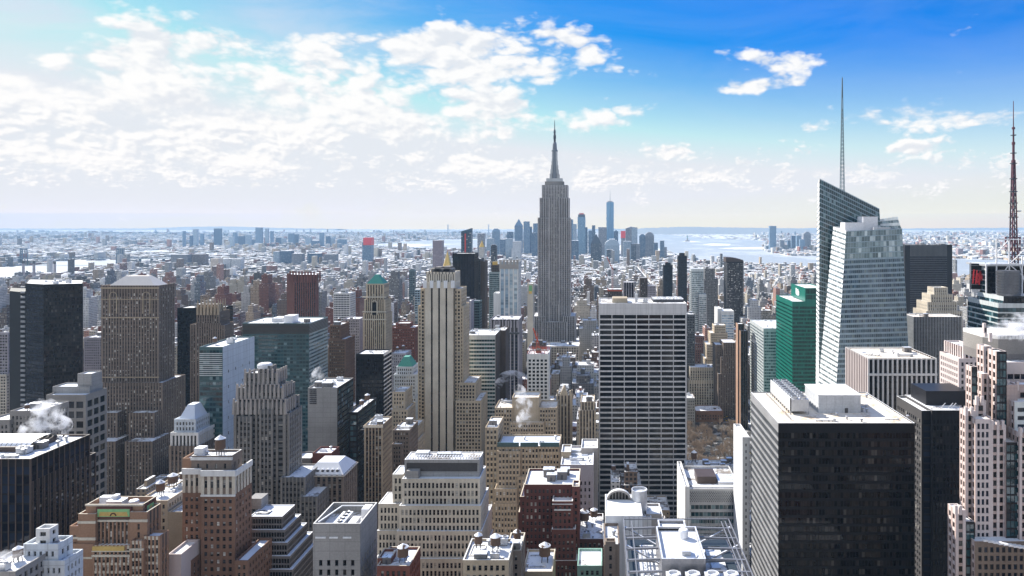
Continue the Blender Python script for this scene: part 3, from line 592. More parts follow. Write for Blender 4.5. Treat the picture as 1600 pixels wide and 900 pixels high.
# --- mansard block
mn = S(bay=3.4, fl=4, ww=.5, wh=.55, dw=.4, ds=.15, pier='brownstone', span='browndark', glass='window', top=1.2, me=.8)
r, rs = B('masonry_block', 'brown block with a broad snowy mansard roof and a row of small dormers', 430, [(475, 537, 742, 0, 24, dict(noroof=1))], mn, ind=60, cat='building')
def mans(mb):
    x0, x1, y0, y1, z = rs[0]; mb.box(x0-1, x1+1, y0-1, y1+1, z, z+.5, 'cream'); mb.prism([(x0-.6, y0-.6), (x1+.6, y0-.6), (x1+.6, y1+.6), (x0-.6, y1+.6)], z+.5, z+6.5, 'snowdeep', top=[(x0+5, y0+6), (x1-5, y0+6), (x1-5, y1-5), (x0+5, y1-5)])
part(r, 'mansard_roof', mans)
for i in range(6):
    def dor(mb, i=i):
        x0, x1, y0, y1, z = rs[0]; x = x0+4+i*(x1-x0-8)/5; mb.box(x-.7, x+.7, y0+1.2, y0+4, z+1.8, z+3.4, 'darkunit'); mb.prism([(x-.9, y0+1), (x+.9, y0+1), (x+.9, y0+4.2), (x-.9, y0+4.2)], z+3.4, z+4, 'snowdeep', top=[(x-.1, y0+1), (x+.1, y0+1), (x+.1, y0+4.2), (x-.1, y0+4.2)])
    part(r, 'dormer', dor)
B('masonry_block', 'dull red rooftop block with a snowy top, behind the mansard roof', 462, [(488, 518, 708, 0, 14), (458, 486, 716, 2, 14, dict(st=S(pier='limedark', blank=True)))], S(pier='redbrick', blank=True), cl=2, cat='building')
# --- snowy stepped small block
wt = S(bay=2.2, fl=3.5, ww=.4, wh=.55, dw=.4, pier='whiteblue', glass='window', top=1.5)
r, rs = B('masonry_block', 'small pale block with a colonnade and snowy hipped roof, before the white panelled slab', 480, [(272, 306, 655, 3, 18), (266, 310, 676, 0, 24, dict(st=S(bay=2.4, fl=9, ww=.5, wh=.8, dw=1, pier='white', span='white', glass='blackglass', top=1.5))), (264, 311, 697, -1, 27, dict(st=brn2))], wt, cat='building', ind=50)
part(r, 'hipped_roof', lambda mb: mb.prism([(rs[0][0]+1.5, rs[0][2]+1), (rs[0][1]-1, rs[0][2]+1), (rs[0][1]-1, rs[0][3]), (rs[0][0]+1.5, rs[0][3])], rs[0][4], wz(633, 488), 'bluesnow', top=[(rs[0][0]+5, rs[0][2]+6), (rs[0][1]-4, rs[0][2]+6), (rs[0][1]-4, rs[0][3]-4), (rs[0][0]+5, rs[0][3]-4)]))
# --- grey low block with big square windows
bw = S(bay=7.3, fl=7.8, ww=.78, wh=.66, dw=.7, pier='greystone', glass='blackglass', top=4.5, me=1.2)
B('office_block', 'blocky grey building with large square windows and plain stepped upper boxes', 560, [(72, 134, 617, 0, 24, dict(st=bw, side=bw)), (82, 140, 604, 9, 15, dict(bot=625)), (121, 143, 584, 11, 12, dict(bot=610))], S(pier='concrete', blank=True), ind=24, roof='bluesnow', cl=0, cat='office block')
B('masonry_block', 'low grey stone block with a wide snowy roof behind the steam plume', 470, [(15, 62, 642, 0, 26), (-20, 15, 656, -3, 26)], S(bay=2.6, fl=3.8, ww=.45, wh=.55, pier='greystone', span='greystone', top=3), cl=5, cat='building', ind=50)
B('apartment_block', 'pale block of close window rows, left of the folded black glass tower', 820, [(-40, 13, 520, 0, 8), (-40, 10, 585, -6, 8, dict(st=S(bay=3, fl=3.4, ww=.6, wh=.5, pier='cream', top=2)))], S(bay=3, fl=3.4, ww=.6, wh=.5, pier='lilac', top=2), cl=3, cat='apartment block')
B('apartment_block', 'lilac gridded block in the gap between folded black tower and massive brown tower', 900, [(131, 160, 527, 0, 24)], S(bay=2.6, fl=3.2, ww=.5, wh=.5, pier='lilac', top=2.5), cl=3, cat='apartment block')
# --- black glass block lower left with steam
bg_ = S(mode='p', bay=3.0, fl=4.0, ww=.84, wh=.8, dw=.25, ds=.12, pier='bronze', span='black', glass='navyglass', top=3.2, me=.4)
r, rs = B('office_block', 'broad black glass block with bronze mullions and a barrel skylight on its snowy roof', 300, [(-190, 48, 717, 0, 35), (-190, 53, 760, 36, 9), (-190, 51, 752, 1, 38)], bg_, ind=100, roof='snow', cl=0, cat='office block')
def sky_(mb):
    z = rs[0][4]; mb.box(wx(-60, 318), wx(62, 318), 312, 330, z, z+2.2, 'bronze', 'b')
    for k in range(16):
        x = wx(-60+7.6*k, 318); 
        for i in range(6):
            a, b = math.pi*i/6, math.pi*(i+1)/6; mb.quads([[(x, 321-8*math.cos(a), z+2.2+2.4*math.sin(a)), (x+1.9, 321-8*math.cos(a), z+2.2+2.4*math.sin(a)), (x+1.9, 321-8*math.cos(b), z+2.2+2.4*math.sin(b)), (x, 321-8*math.cos(b), z+2.2+2.4*math.sin(b))]], 'whitesteel')
part(r, 'skylight', sky_)
x0, x1, y0, y1, z = rs[0]
clutter(r, (wx(-40, 305), wx(30, 305), 301, 311, z), 7, ['cooling_unit', 'vent', 'duct', 'pipe_run'], 5); clutter(r, (wx(66, 325), x1-1, 306, 333, z), 5, ['bulkhead', 'duct', 'vent', 'cooling_unit'], 8)
# --- orange brick tower with mosaic panels
ob = S(bay=1.55, fl=3.3, ww=.52, wh=.62, dw=.4, ds=.1, pier='orangebrick', span='cream', glass='windowlit', top=1.2, me=.5)
obp = S(pier='orangebrick', blank=True); obw = S(bay=1.7, fl=3.4, ww=.5, wh=.62, dw=.5, ds=.35, pier='orangebrick', span='browndark', glass='windowlit', top=1, me=.6)
r, rs = B('brick_tower', 'orange brick tower with a green and gold tiled panel across its top, lower left', 290, [
  (134, 223, 788.5, 0, 9, dict(st=obp, roof='snowpatch', par=2.2, cap='cream')), (122, 149, 803, -2.2, 9, dict(st=obp, roof='snow', cap='cream')), (108.5, 134, 822, -1.2, 12, dict(st=S(bay=3, fl=9, ww=.3, wh=.16, pier='orangebrick', top=1.5, bot=40))), (203, 230, 800, -1.6, 9, dict(st=S(bay=3, fl=3.4, ww=.26, wh=.62, pier='orangebrick', top=4.5, me=2, dw=.4), roof='snow', cap='cream')),
  (149, 203, 812.5, -.8, 6, dict(st=obw, noroof=1)), (144, 205, 852, -4.2, 12, dict(st=ob)), (110, 146, 850, -3.2, 14, dict(st=obp)), (203, 224, 845, -4.6, 7, dict(st=ob, roof='bluesnow')), (222, 250, 838, -3, 6, dict(st=ob, roof='bluesnow'))], ob, ind=100, roof='snow', side=S(bay=2.2, fl=3.4, ww=.4, wh=.6, pier='orangebrick', span='browndark', top=5))
def frieze(mb):
    Y = 289.4
    mb.box(wx(150.5, Y), wx(205.5, Y), Y-.25, Y+.6, wz(809.5, Y), wz(792.5, Y), 'redbrick'); mb.box(wx(153, Y), wx(203.2, Y), Y-.33, Y-.2, wz(807, Y), wz(795, Y), 'panelgreen'); mb.box(wx(157, Y), wx(199, Y), Y-.38, Y-.3, wz(806, Y), wz(799.5, Y), 'goldstone')
    for i in range(8):
        a, b = math.pi*i/8, math.pi*(i+1)/8; x, z = wx(178, Y), wz(805.5, Y); mb.bar((x+1.1*math.cos(a), Y-.45, z+1.1*math.sin(a)), (x+1.1*math.cos(b), Y-.45, z+1.1*math.sin(b)), .35, 'maroondark')
    for sx in (157.5, 198.5): mb.prism([(wx(sx-2.4, Y), Y-.4), (wx(sx+2.4, Y), Y-.4), (wx(sx+2.4, Y), Y-.3), (wx(sx-2.4, Y), Y-.3)], wz(806, Y), wz(799, Y), 'goldstone', top=[(wx(sx-.3, Y), Y-.4), (wx(sx+.3, Y), Y-.4), (wx(sx+.3, Y), Y-.3), (wx(sx-.3, Y), Y-.3)])
part(r, 'tiled_panel', frieze)
part(r, 'tiled_panel', lambda mb: (mb.box(wx(223, 290)-.1, wx(223, 290)+.3, 291.5, 297.5, wz(808, 290), wz(791, 290), 'redbrick'), mb.box(wx(223, 290)+.25, wx(223, 290)+.36, 292.3, 296.7, wz(806, 290), wz(794, 290), 'panelgreen'), mb.box(wx(223, 290)+.34, wx(223, 290)+.42, 293.5, 295.5, wz(804, 290), wz(797, 290), 'goldstone')))
def bands(mb):
    for (a, b, row, Y, h) in ((121.5, 149.5, 818, 287.8, 1.0), (121.5, 149.5, 844, 287.8, 1.1), (108, 134.5, 842, 288.8, .8), (109.5, 146.5, 873, 286.8, .7), (202.5, 230.5, 815.5, 288.4, 1.0), (149, 203, 815, 289.2, .7), (143.5, 205.5, 862, 285.8, .45), (143.5, 205.5, 870, 285.8, .8), (202.5, 224.5, 860, 285.4, .8), (133.5, 223.5, 790.5, 290, .7)):
        mb.box(wx(a, Y), wx(b, Y), Y-.25, Y+.3, wz(row, Y), wz(row, Y)+h, 'cream')
    mb.box(wx(145, 285.8), wx(195, 285.8), 285.4, 286, wz(860, 285.8), wz(853.5, 285.8), 'goldstone')
part(r, 'stone_band', bands)
def frt(mb):
    x0, x1, y0, y1, z = rs[0]
    mb.lathe(x0+16.5, y0+3.6, [(1.9, z), (1.9, z+2.2), (1.6, z+2.5), (0, z+2.7)], 'galv', 16); mb.box(x0+6, x0+12.5, y0+2, y0+6, z, z+2.6, 'galv', 'b'); mb.box(x0+1.5, x0+6, y0+4.5, y0+7, z, z+3.3, 'whitesteel', 'b'); mb.box(x0+7, x0+9, y0+4, y0+6.5, z+2.6, z+4, 'whitesteel')
part(r, 'roof_plant', frt)
# --- brown brick hotel with white crown
hb = S(bay=2.6, fl=3.3, ww=.42, wh=.48, dw=.35, pier='brick', span='brick', glass='windowlit', top=1.5, me=.7)
hw = S(bay=2.6, fl=4.6, ww=.44, wh=.68, dw=.45, ds=.2, pier='cream', span='brownstone', glass='windowlit', top=1.4, me=.7)
r, rs = B('brick_tower', 'tall brown brick tower with white stone top storeys, white parapet and snowy penthouse', 310, [
  (314, 367, 773, 0, 15, dict(st=hb, noroof=1, side=hb)), (314, 367, 744, -.02, 15.04, dict(st=hw, side=hw, bot=773, cap='white')), (285, 314, 770, 2.4, 15, dict(st=hb, noroof=1)), (285, 314, 741, 2.38, 15, dict(st=hw, bot=770, cap='white')),
  (299, 362, 712, 4, 9, dict(st=S(bay=4, fl=4, ww=.2, wh=.5, pier='brownstone', top=3), bot=745, cap='white', cl=2)), (285, 305, 716, 5, 9, dict(st=obp, bot=745)), (367, 388, 876, -6, 22, dict(roof='bluesnow', st=hb)), (277, 300, 876, -5, 10, dict(st=hb))], hb, ind=100, roof='snow')
for a, b, row, Y, h, nm in ((313.4, 367.6, 738, 309.6, 1.7, 'parapet'), (284.4, 314.4, 735, 312, 1.7, 'parapet'), (313.6, 367.4, 774, 309.7, .5, 'string_course'), (298, 363, 716, 313.7, .8, 'cornice')): part(r, nm, lambda mb: mb.box(wx(a, Y), wx(b, Y), Y-.3, Y+.4, wz(row, Y)-h, wz(row, Y)+h*.5, 'white'))
part(r, 'parapet', lambda mb: mb.box(wx(367, 310)-.3, wx(367, 310)+.45, 310.1, 325, wz(744, 310)-.2, wz(738, 310)+.6, 'white')); part(r, 'bulkhead', lambda mb: mb.box(wx(309, 319), wx(323, 319), 316, 320, rs[4][4], rs[4][4]+3.6, 'whitesteel', 'b'))
# --- black and white ziggurat
zg = S(bay=1.25, fl=2.85, ww=.84, wh=.74, dw=.3, ds=.05, pier='limedark', span='limedark', glass='blackglass', top=1.0, me=.2)
r, rs = B('office_block', 'black windowed ziggurat with five white snow-covered terraces, right of the brown brick hotel', 330, [
  (390, 441, 807, 0, 14), (390, 445, 828, -1.5, 18), (390, 449, 848, -3, 22), (390, 453, 869, -4.5, 26), (390, 457, 890, -6, 30)], zg, ind=100, roof='bluesnow', cat='office block', cap='snowcap', par=.25)
part(r, 'roof_plant', lambda mb: (mb.box(wx(404, 336), wx(424, 336), 333, 337, rs[0][4], rs[0][4]+.5, 'darkunit'), mb.box(wx(390, 340), wx(410, 340), 339, 346, rs[0][4], rs[0][4]+5, 'concrete')))
# --- grey concrete box with sunken roof
cb = S(bay=3.0, fl=3.6, ww=.36, wh=.56, dw=.5, pier='concrete', glass='blackglass', top=13.5, me=1.4)
r, rs = B('office_block', 'plain grey concrete block with small slot windows and a sunken roof of plant', 270, [(489, 563, 818, 0, 20.5, dict(par=4, roof='snowpatch'))], cb, ind=80, cat='office block', cap='white')
def pl(mb):
    x0, x1, y0, y1, z = rs[0]
    mb.box(x0+5.5, x0+9.5, y0+4, y0+15, z, z+2.4, 'galv', 'b'); mb.box(x0+10.5, x0+13.5, y0+5, y0+12, z, z+1.6, 'whitesteel', 'b')
    for i in range(4): mb.lathe(x0+7.5, y0+5.4+i*2.8, [(1.0, z+2.4), (1.05, z+2.9), (.8, z+2.9), (0, z+2.5)], 'darkunit', 10)
    mb.bar((x0+.5, y0+2, z+3.4), (x0+4, y0+18, z+3.4), .4, 'whitesteel'); mb.bar((x0+4, y0+18, z+3.4), (x1-.5, y0+18, z+3.4), .35, 'whitesteel'); mb.box(x1-4, x1-1, y0+14, y0+19, z, z+3.6, 'whitesteel', 'b')
part(r, 'roof_plant', pl)
part(r, 'ledge', lambda mb: [mb.box(wx(a, 270), wx(b, 270), 269.7, 270.1, wz(841, 270), wz(838.6, 270), 'snowcap') for a, b in ((493, 509), (515, 528), (536, 549))])
# ------------------------------------------------------------------ centre
cs = S(bay=1.75, fl=3.55, ww=.5, wh=.60, dw=.4, ds=.12, pier='cream', span='cream', glass='window', top=1.6, me=.7)
lv = S(bay=30, fl=5, ww=.97, wh=.8, dw=.25, pier='concrete', glass='spandark', top=1.2, me=.4)
r, rs = B('office_block', 'wide cream block stepping down in snowy terraces under a grey louvred top storey', 320, [
  (632, 749, 718, 4, 11, dict(st=lv, side=S(pier='concrete', blank=True), bot=752, roof='snowpatch', par=.3)), (628, 750, 748, 0.5, 17), (613, 630, 741, 6, 12), (623.5, 751.5, 790, -1.5, 22), (591, 624, 787, 4, 14, dict(roof='snow')), (620, 753, 830, -3, 30), (589, 621, 829, 3, 30), (618, 755, 873, -4.5, 30), (587, 619, 872, -1, 30), (610, 758, 960, -6, 36)], cs, ind=100, roof='bluesnow', cat='office block', cap='snowcap', par=.35,
  side={'l': cs, 'r': S(bay=3.2, fl=3.55, ww=.28, wh=.5, pier='cream', top=3), 'blank': False, **{k: v for k, v in cs.items()}})
def frame(mb):
    x0, x1, y0, y1, z = rs[0]
    for i in range(26): mb.box(x0+.5+i*(x1-x0-1)/25-.12, x0+.5+i*(x1-x0-1)/25+.12, y0+.3, y0+3.6, z+.9, z+1.15, 'whitesteel')
    for yy in (.3, 3.4): mb.box(x0, x1, y0+yy, y0+yy+.2, z+.7, z+.9, 'whitesteel')
    for i in range(14): mb.box(x0+1+i*(x1-x0-2)/13-.1, x0+1+i*(x1-x0-2)/13+.1, y0+.4, y0+.6, z, z+.8, 'steel')
    mb.box(x0+3, x0+9, y0+5, y0+9, z, z+1.6, 'galv', 'b'); mb.box(x0+13, x0+24, y0+5, y0+8, z, z+1.2, 'steel', 'b')
part(r, 'roof_frame', frame)
part(r, 'plant_box', lambda mb: mb.box(wx(634, 320), wx(653, 320), 320.9, 326, wz(748, 320)-.8, wz(737, 320), 'concrete', 'b'))
# dark red brick
rb = S(bay=1.9, fl=3.05, ww=.42, wh=.5, dw=.35, pier='redbrick', span='redbrick', glass='windowlit', top=2.0, me=.6)
r, rs = B('brick_tower', 'dark red brick block with snow filled roofs and a narrower tower in front', 330, [
  (819, 905, 757, 6, 22, dict(roof='snowdeep')), (863, 895, 783, -1, 9, dict(cap='white')), (894, 905.5, 760, 2, 8), (862, 899.5, 827, -3, 11, dict(cap='white')), (861.5, 901.5, 876, -4.5, 13, dict(cap='white')), (812.5, 822, 776, 7, 18), (810, 864, 800, 8, 16)], rb, ind=100, roof='snowdeep', cap='cream', cat='brick tower')
part(r, 'balcony', lambda mb: (mb.box(wx(866, 329), wx(892, 329), 328.4, 329.2, wz(797, 329), wz(795.6, 329), 'white'), mb.box(wx(863, 329), wx(895, 329), 328.6, 329.1, wz(788, 329), wz(787, 329), 'white')))
clutter(r, (rs[0][0]+6, rs[0][1]-4, rs[0][2]+5, rs[0][3]-2, rs[0][4]), 4, ['bulkhead', 'vent', 'water_tank'], 4)
# beige mid block with glazed top
bm = S(bay=2.0, fl=3.4, ww=.48, wh=.52, dw=.35, pier='beige', span='tan', glass='windowlit', top=1.4, me=.6)
r, rs = B('masonry_block', 'beige block with a teal glazed attic under snow, behind the dark red brick block', 430, [
  (777, 874, 697, 4, 24, dict(roof='bluesnow')), (777, 813, 705, 2, 20), (772.5, 808, 764, -1.5, 18, dict(roof='snow')), (808, 843, 745, 1, 14), (843, 875, 706, 3, 16), (771.5, 808.5, 787, -2.2, 18)], bm, ind=100, cl=4, roof='bluesnow', cat='building')
part(r, 'attic', lambda mb: [mb.box(wx(a, 433.6), wx(b, 433.6), 433.2, 433.9, wz(698, 433.6), wz(691.5, 433.6), 'teal') for a, b in ((777, 811), (813, 841), (844, 874))])
B('masonry_block', 'narrow shaded beige block between the cream terraced block and the beige block with glazed attic', 445, [(758, 778, 668, 0, 26), (756, 776, 812, -3, 20)], bm, ind=60, roof='snow', cat='building', cl=2)
r, rs = B('masonry_block', 'tan stone building with a plain taller middle box that steams white vapour', 560, [(773, 801, 637, 0, 26), (800, 842, 621, 3, 22, dict(st=S(pier='tan', blank=True))), (842, 870, 637, 2, 24), (796, 850, 660, -3, 22)], bm, ind=60, cl=3, roof='buffroof', cat='building')
gbl = S(bay=2.6, fl=3.6, ww=.42, wh=.55, dw=.4, ds=.15, pier='tan', span='browndark', top=3, me=.8)
r, rs = B('masonry_block', 'tall tan building with a pointed gothic gable and dark steep roof', 610, [(869, 893, 618, 0, 22, dict(noroof=1))], gbl, ind=50, cat='building')
def gab(mb):
    x0, x1, y0, y1, z = rs[0]; c = (x0+x1)/2
    mb.prism([(x0, y0+1), (x1, y0+1), (x1, y1), (x0, y1)], z, wz(604, 615), 'darkunit', top=[(x0+2.5, y0+8), (x1-2.5, y0+8), (x1-2.5, y1-6), (x0+2.5, y1-6)])
    mb.quads([[(c-4, y0-.2, z), (c+4, y0-.2, z), (c, y0-.2, wz(604, 610)), (c, y0-.2, wz(604, 610))], [(c-4, y0-.2, z), (c, y0-.2, wz(604, 610)), (c, y0+8, wz(604, 610)), (c-4, y0+8, z)], [(c+4, y0-.2, z), (c, y0-.2, wz(604, 610)), (c, y0+8, wz(604, 610)), (c+4, y0+8, z)]], 'tan')
    for x in (x0+.7, x1-.7): mb.box(x-.7, x+.7, y0-.3, y0+1.2, z-3, z+5, 'tan')
part(r, 'gable', gab)
r, rs = B('masonry_block', 'narrow brown building with a snowy cornice, touching the left edge of the white grid slab', 590, [(907, 929, 628, 0, 24), (904, 931, 641, -.8, 26, dict(cap='white'))], gbl, ind=50, cat='building', cl=2)
B('masonry_block', 'pale block crowded with snowy rooftop huts, between red brick block and white grid slab', 400, [(876, 927, 726, 0, 34, dict(cl=9)), (877, 892, 706, 14, 14, dict(st=S(pier='beige', blank=True))), (908, 934, 700, 22, 18, dict(st=S(pier='limestone', blank=True)))], S(bay=2.4, fl=3.7, ww=.34, wh=.5, dw=.4, pier='lilac', span='lilac', top=9, me=1), ind=50, cat='building', cap='snowcap')
# grey-green banded and companions
gbd = S(mode='b', bay=2.6, fl=3.7, ww=.95, wh=.56, dw=.25, ds=.05, pier='palemetal', span='palemetal', glass='tealglass', top=4, me=.3)
r, rs = B('office_block', 'rounded pale green banded glass block with a white roof, right of the striped tan tower', 700, [(727, 774, 523.5, 0, 40)], gbd, ind=60, cl=5, cat='office block', side={**gbd, 'pier': 'bronze', 'l': gbd, 'r': S(pier='browndark', blank=True)})
B('office_block', 'plain dark brown slab directly behind and right of the pale green banded block', 735, [(768, 790, 516, 0, 26)], S(pier='browndark', blank=True), cl=2, cat='office block', roof='snowpatch')
r, rs = B('office_block', 'block with vertical dark stripes under a deep dentilled snowy cornice, below the white-striped tower', 850, [(766, 811, 499, 0, 36)], S(mode='p', bay=4.4, fl=3.8, ww=.6, wh=.7, dw=.7, ds=.5, pier='lilac', span='spandark', glass='navyglass', top=15, me=1), ind=60, cl=3, cat='office block')
part(r, 'cornice', lambda mb: [mb.box(wx(766+i*4.5, 850)+.4, wx(766+i*4.5, 850)+1.9, 849.3, 850.2, wz(512, 850), wz(501, 850), 'lilac') for i in range(10)]+[mb.box(wx(765.5, 850), wx(811.5, 850), 849, 850.3, wz(522, 850), wz(519, 850), 'darkunit')])
ws = S(mode='p', bay=5.6, fl=4, ww=.7, wh=.82, dw=.5, ds=.2, pier='white', span='skyglass', glass='skyglass', top=17, me=.8)
r, rs = B('office_tower', 'bright tower of white vertical fins and sky-reflecting glass with a dentilled grey stone crown', 1000, [(780.5, 810, 409, 0, 34), (771, 781, 458, 2, 28, dict(st=S(pier='white', blank=True)))], ws, ind=60, cl=0, roof='snowpatch')
def dent(mb):
    mb.box(wx(780, 1000), wx(810.5, 1000), 999, 1000.5, wz(420, 1000), wz(413, 1000), 'limestone')
    for i in range(6): mb.prism([(wx(780.3+i*5.3, 1000), 999), (wx(783.8+i*5.3, 1000), 999), (wx(783.8+i*5.3, 1000), 1002), (wx(780.3+i*5.3, 1000), 1002)], wz(413, 1000), wz(406, 1000), 'limestone')
part(r, 'crown', dent)
dkg = S(mode='p', bay=2.4, fl=3.9, ww=.66, wh=.7, dw=.3, ds=.15, pier='blackmetal', span='black', glass='navyglass', top=5, me=.4)
B('office_tower', 'flat-topped black slab tower beyond the striped tan tower, right of the gold pyramid', 1100, [(707, 741.5, 396, 0, 36)], dkg, ind=40)
B('office_tower', 'slim dark brown slab immediately right of the flat-topped black slab', 1160, [(743, 751, 404, 0, 34, dict(st=S(bay=2.5, fl=3.6, ww=.5, wh=.5, pier='spangrey', span='spangrey', top=3))), (751, 757.5, 408, -4, 30)], S(pier='browndark', blank=True))
B('apartment_tower', 'slender blue-grey glass tower in front of the dark brown slab', 900, [(737, 750, 470, 0, 14)], S(mode='b', bay=2, fl=3.5, ww=.9, wh=.6, dw=.15, pier='teal', glass='navyglass', top=2), cl=2, cat='apartment tower')
B('masonry_block', 'small grey block with a snowy top below the flat-topped black slab', 870, [(722, 736, 470, 0, 20)], S(bay=2.6, fl=3.6, ww=.4, wh=.5, pier='lilac', top=3), cl=1, cat='building')
r, rs = B('apartment_tower', 'teal glass tower with a small gilded top, just left of the white-finned tower', 1250, [(764, 781, 425, 0, 30), (768, 779, 414, 5, 20, dict(st=S(bay=3, fl=4, ww=.5, wh=.5, pier='browndark', top=1)))], S(mode='b', bay=2.4, fl=3.6, ww=.85, wh=.62, dw=.2, pier='tealpale', glass='tealglass', top=3), cat='apartment tower')
part(r, 'gilded_top', lambda mb: mb.box(wx(770, 1262), wx(777, 1262), 1258, 1268, rs[1][4], wz(409, 1262), 'gold', 'b'))
# white grid block with crane
wg = S(bay=3.6, fl=3.6, ww=.62, wh=.62, dw=.5, pier='white', glass='blackglass', top=5, me=.7)
r, rs = B('office_block', 'white gridded block topped by red construction scaffolding, in front of the tallest tower', 690, [(823.5, 857, 553, 0, 24)], wg, ind=100, cat='office block')
def scaf(mb):
    x0, x1, y0, y1, z = rs[0]
    for i in range(7): mb.box(x0+i*(x1-x0)/6-.25, x0+i*(x1-x0)/6+.25, y0, y0+.5, z, z+3.5, 'orangesteel'); mb.box(x0+i*(x1-x0)/6-.25, x0+i*(x1-x0)/6+.25, y1-.5, y1, z, z+3.5, 'orangesteel')
    for zz in (z+1.6, z+3.3): mb.box(x0, x1, y0-.2, y0+.4, zz, zz+.4, 'orangesteel'); mb.box(x0, x1, y1-.4, y1+.2, zz, zz+.4, 'orangesteel')
    mb.box(x0+7, x1-8, y0+9, y1-8, z, z+3.5, 'browndark', 'b')
part(r, 'scaffolding', scaf)
def crane(name, label, x, y, z, hgt, jib, ang):
    o = thing(name, label, 'crane', (x, y, z))
    def m(mb):
        for a in (-1.1, 1.1):
            for b in (-1.1, 1.1): mb.bar((x+a, y+b, z), (x+a, y+b, z+hgt), .35, 'orangesteel')
        n = int(hgt/3)
        for i in range(n):
            zz = z+i*hgt/n; s = 1 if i % 2 else -1
            mb.bar((x-1.1*s, y-1.1, zz), (x+1.1*s, y-1.1, zz+hgt/n), .22, 'orangesteel'); mb.bar((x-1.1, y+1.1*s, zz), (x-1.1, y-1.1*s, zz+hgt/n), .22, 'orangesteel')
    part(o, 'mast', m)
    c, s = math.cos(ang), math.sin(ang)
    part(o, 'jib', lambda mb: (mb.bar((x, y, z+hgt), (x+c*jib, y, z+hgt+s*jib), 1.3, 'orangesteel'), mb.bar((x, y, z+hgt+8), (x+c*jib*.8, y, z+hgt+s*jib*.8+1), .3, 'orangesteel'), mb.bar((x, y, z+hgt), (x, y, z+hgt+8), .5, 'orangesteel')))
    part(o, 'counterweight', lambda mb: mb.box(x-c*9-2, x-c*9+2, y-1.2, y+1.2, z+hgt-2, z+hgt+1.5, 'darkunit'))
    part(o, 'counter_jib', lambda mb: mb.bar((x, y, z+hgt), (x-c*10, y, z+hgt), 1.2, 'orangesteel'))
crane('crane', 'small red crane tilting from the roof of the white gridded block', wx(840, 700), 702, rs[0][4]+5, 6, 14, 1.9)
for i, (a, b, t, Y) in enumerate(((868, 884, 437, 1330),)): pass
r, rs = B('masonry_block', 'low brown building wrapped in orange netting at its top, beyond the white grid slab', 1300, [(950, 972, 452, 0, 30)], S(bay=3, fl=3.6, ww=.5, wh=.5, pier='browndark', top=5), cat='building')
part(r, 'netting', lambda mb: mb.box(wx(949.5, 1299), wx(972.5, 1299), 1299, 1331, wz(455, 1300), wz(453, 1300), 'orangesteel', 'b'))
crane('crane', 'tall red tower crane standing beyond the white grid slab', wx(957, 1310), 1312, wz(453, 1310), 38, 26, 2.0)
B('office_block', 'black and white striped block with a snowy roof, just beyond the white grid slab', 1380, [(974, 991, 441, 0, 26)], S(mode='p', bay=5, fl=4, ww=.62, wh=.9, dw=.6, ds=.4, pier='lilac', span='black', glass='blackglass', top=3), cat='office block')
B('masonry_block', 'pair of joined brown and grey blocks beyond the right part of the white grid slab', 1350, [(1000, 1012, 434, 0, 22, dict(st=S(bay=3, fl=3.4, ww=.4, wh=.5, pier='browndark', top=3))), (1012, 1025, 446, -3, 24)], S(bay=3, fl=3.4, ww=.5, wh=.5, pier='lilac', top=2), cat='building')
r, rs = B('masonry_block', 'narrow cream building with a green and yellow mural beside the tallest tower', 1180, [(824, 833, 443, 0, 24)], S(pier='cream', blank=True), cat='building')
part(r, 'mural', lambda mb: (mb.box(wx(826.5, 1180), wx(831.5, 1180), 1179.6, 1179.9, wz(456, 1180), wz(446, 1180), 'panelgreen'), mb.box(wx(826.5, 1180), wx(831, 1180), 1179.5, 1179.85, wz(459, 1180), wz(455, 1180), 'gold')))
B('office_block', 'long low block with a bright snowy roof at the foot of the tallest tower', 1130, [(826, 905, 541, 0, 42)], S(bay=4, fl=4, ww=.5, wh=.6, pier='cream', top=2), cl=10, cat='office block')
# ------------------------------------------------------------------ right of centre
wb = S(mode='b', bay=2.6, fl=3.6, ww=.92, wh=.55, dw=.3, ds=.1, pier='snowcap', span='aluminium', glass='navyglass', top=3)
B('office_block', 'grey slab showing only a narrow strip right of the white grid slab', 1000, [(1066, 1086, 491, 0, 24)], S(bay=2.4, fl=3.5, ww=.6, wh=.55, pier='spangrey', top=3), cat='office block', ind=40, cl=2)
cr = S(mode='p', bay=3.3, fl=3.7, ww=.45, wh=.6, dw=.5, ds=.3, pier='cream', span='beige', glass='window', top=5, me=.8)
B('masonry_block', 'cream ribbed stone block with a flat snowy top, right of the white grid slab', 985, [(1078, 1119, 574, 0, 26), (1076, 1124, 594, -2, 30)], cr, ind=80, cat='building', cl=4)
B('office_tower', 'tan setback tower stepping up like a ziggurat, behind the cream ribbed block', 1040, [(1116, 1134, 508, 2, 20, dict(cl=1)), (1110, 1137, 520, 0, 26), (1104, 1141, 538, -3, 34), (1101, 1145, 560, -6, 40)], S(bay=2.8, fl=3.5, ww=.42, wh=.5, pier='tan', top=2), ind=60)
B('office_tower', 'brown setback tower of two tall steps, left of the terracotta sided slab', 960, [(1118, 1137, 539, 6, 26), (1130, 1151, 535, 0, 30), (1126, 1151, 558, -2, 36), (1122, 1151, 584, -4, 40)], S(bay=2.4, fl=3.4, ww=.42, wh=.5, pier='brownstone', span='browndark', top=2), ind=60, cl=0)
B('office_tower', 'narrow slab with a sunlit terracotta left side and dark front', 900, [(1157, 1169, 517, 0, 26), (1153, 1163, 506, 8, 14)], S(mode='p', bay=2.4, fl=3.6, ww=.6, wh=.7, dw=.3, ds=.2, pier='browndark', span='black', glass='blackglass', top=3), side=S(pier='terracotta', blank=True), ind=20)
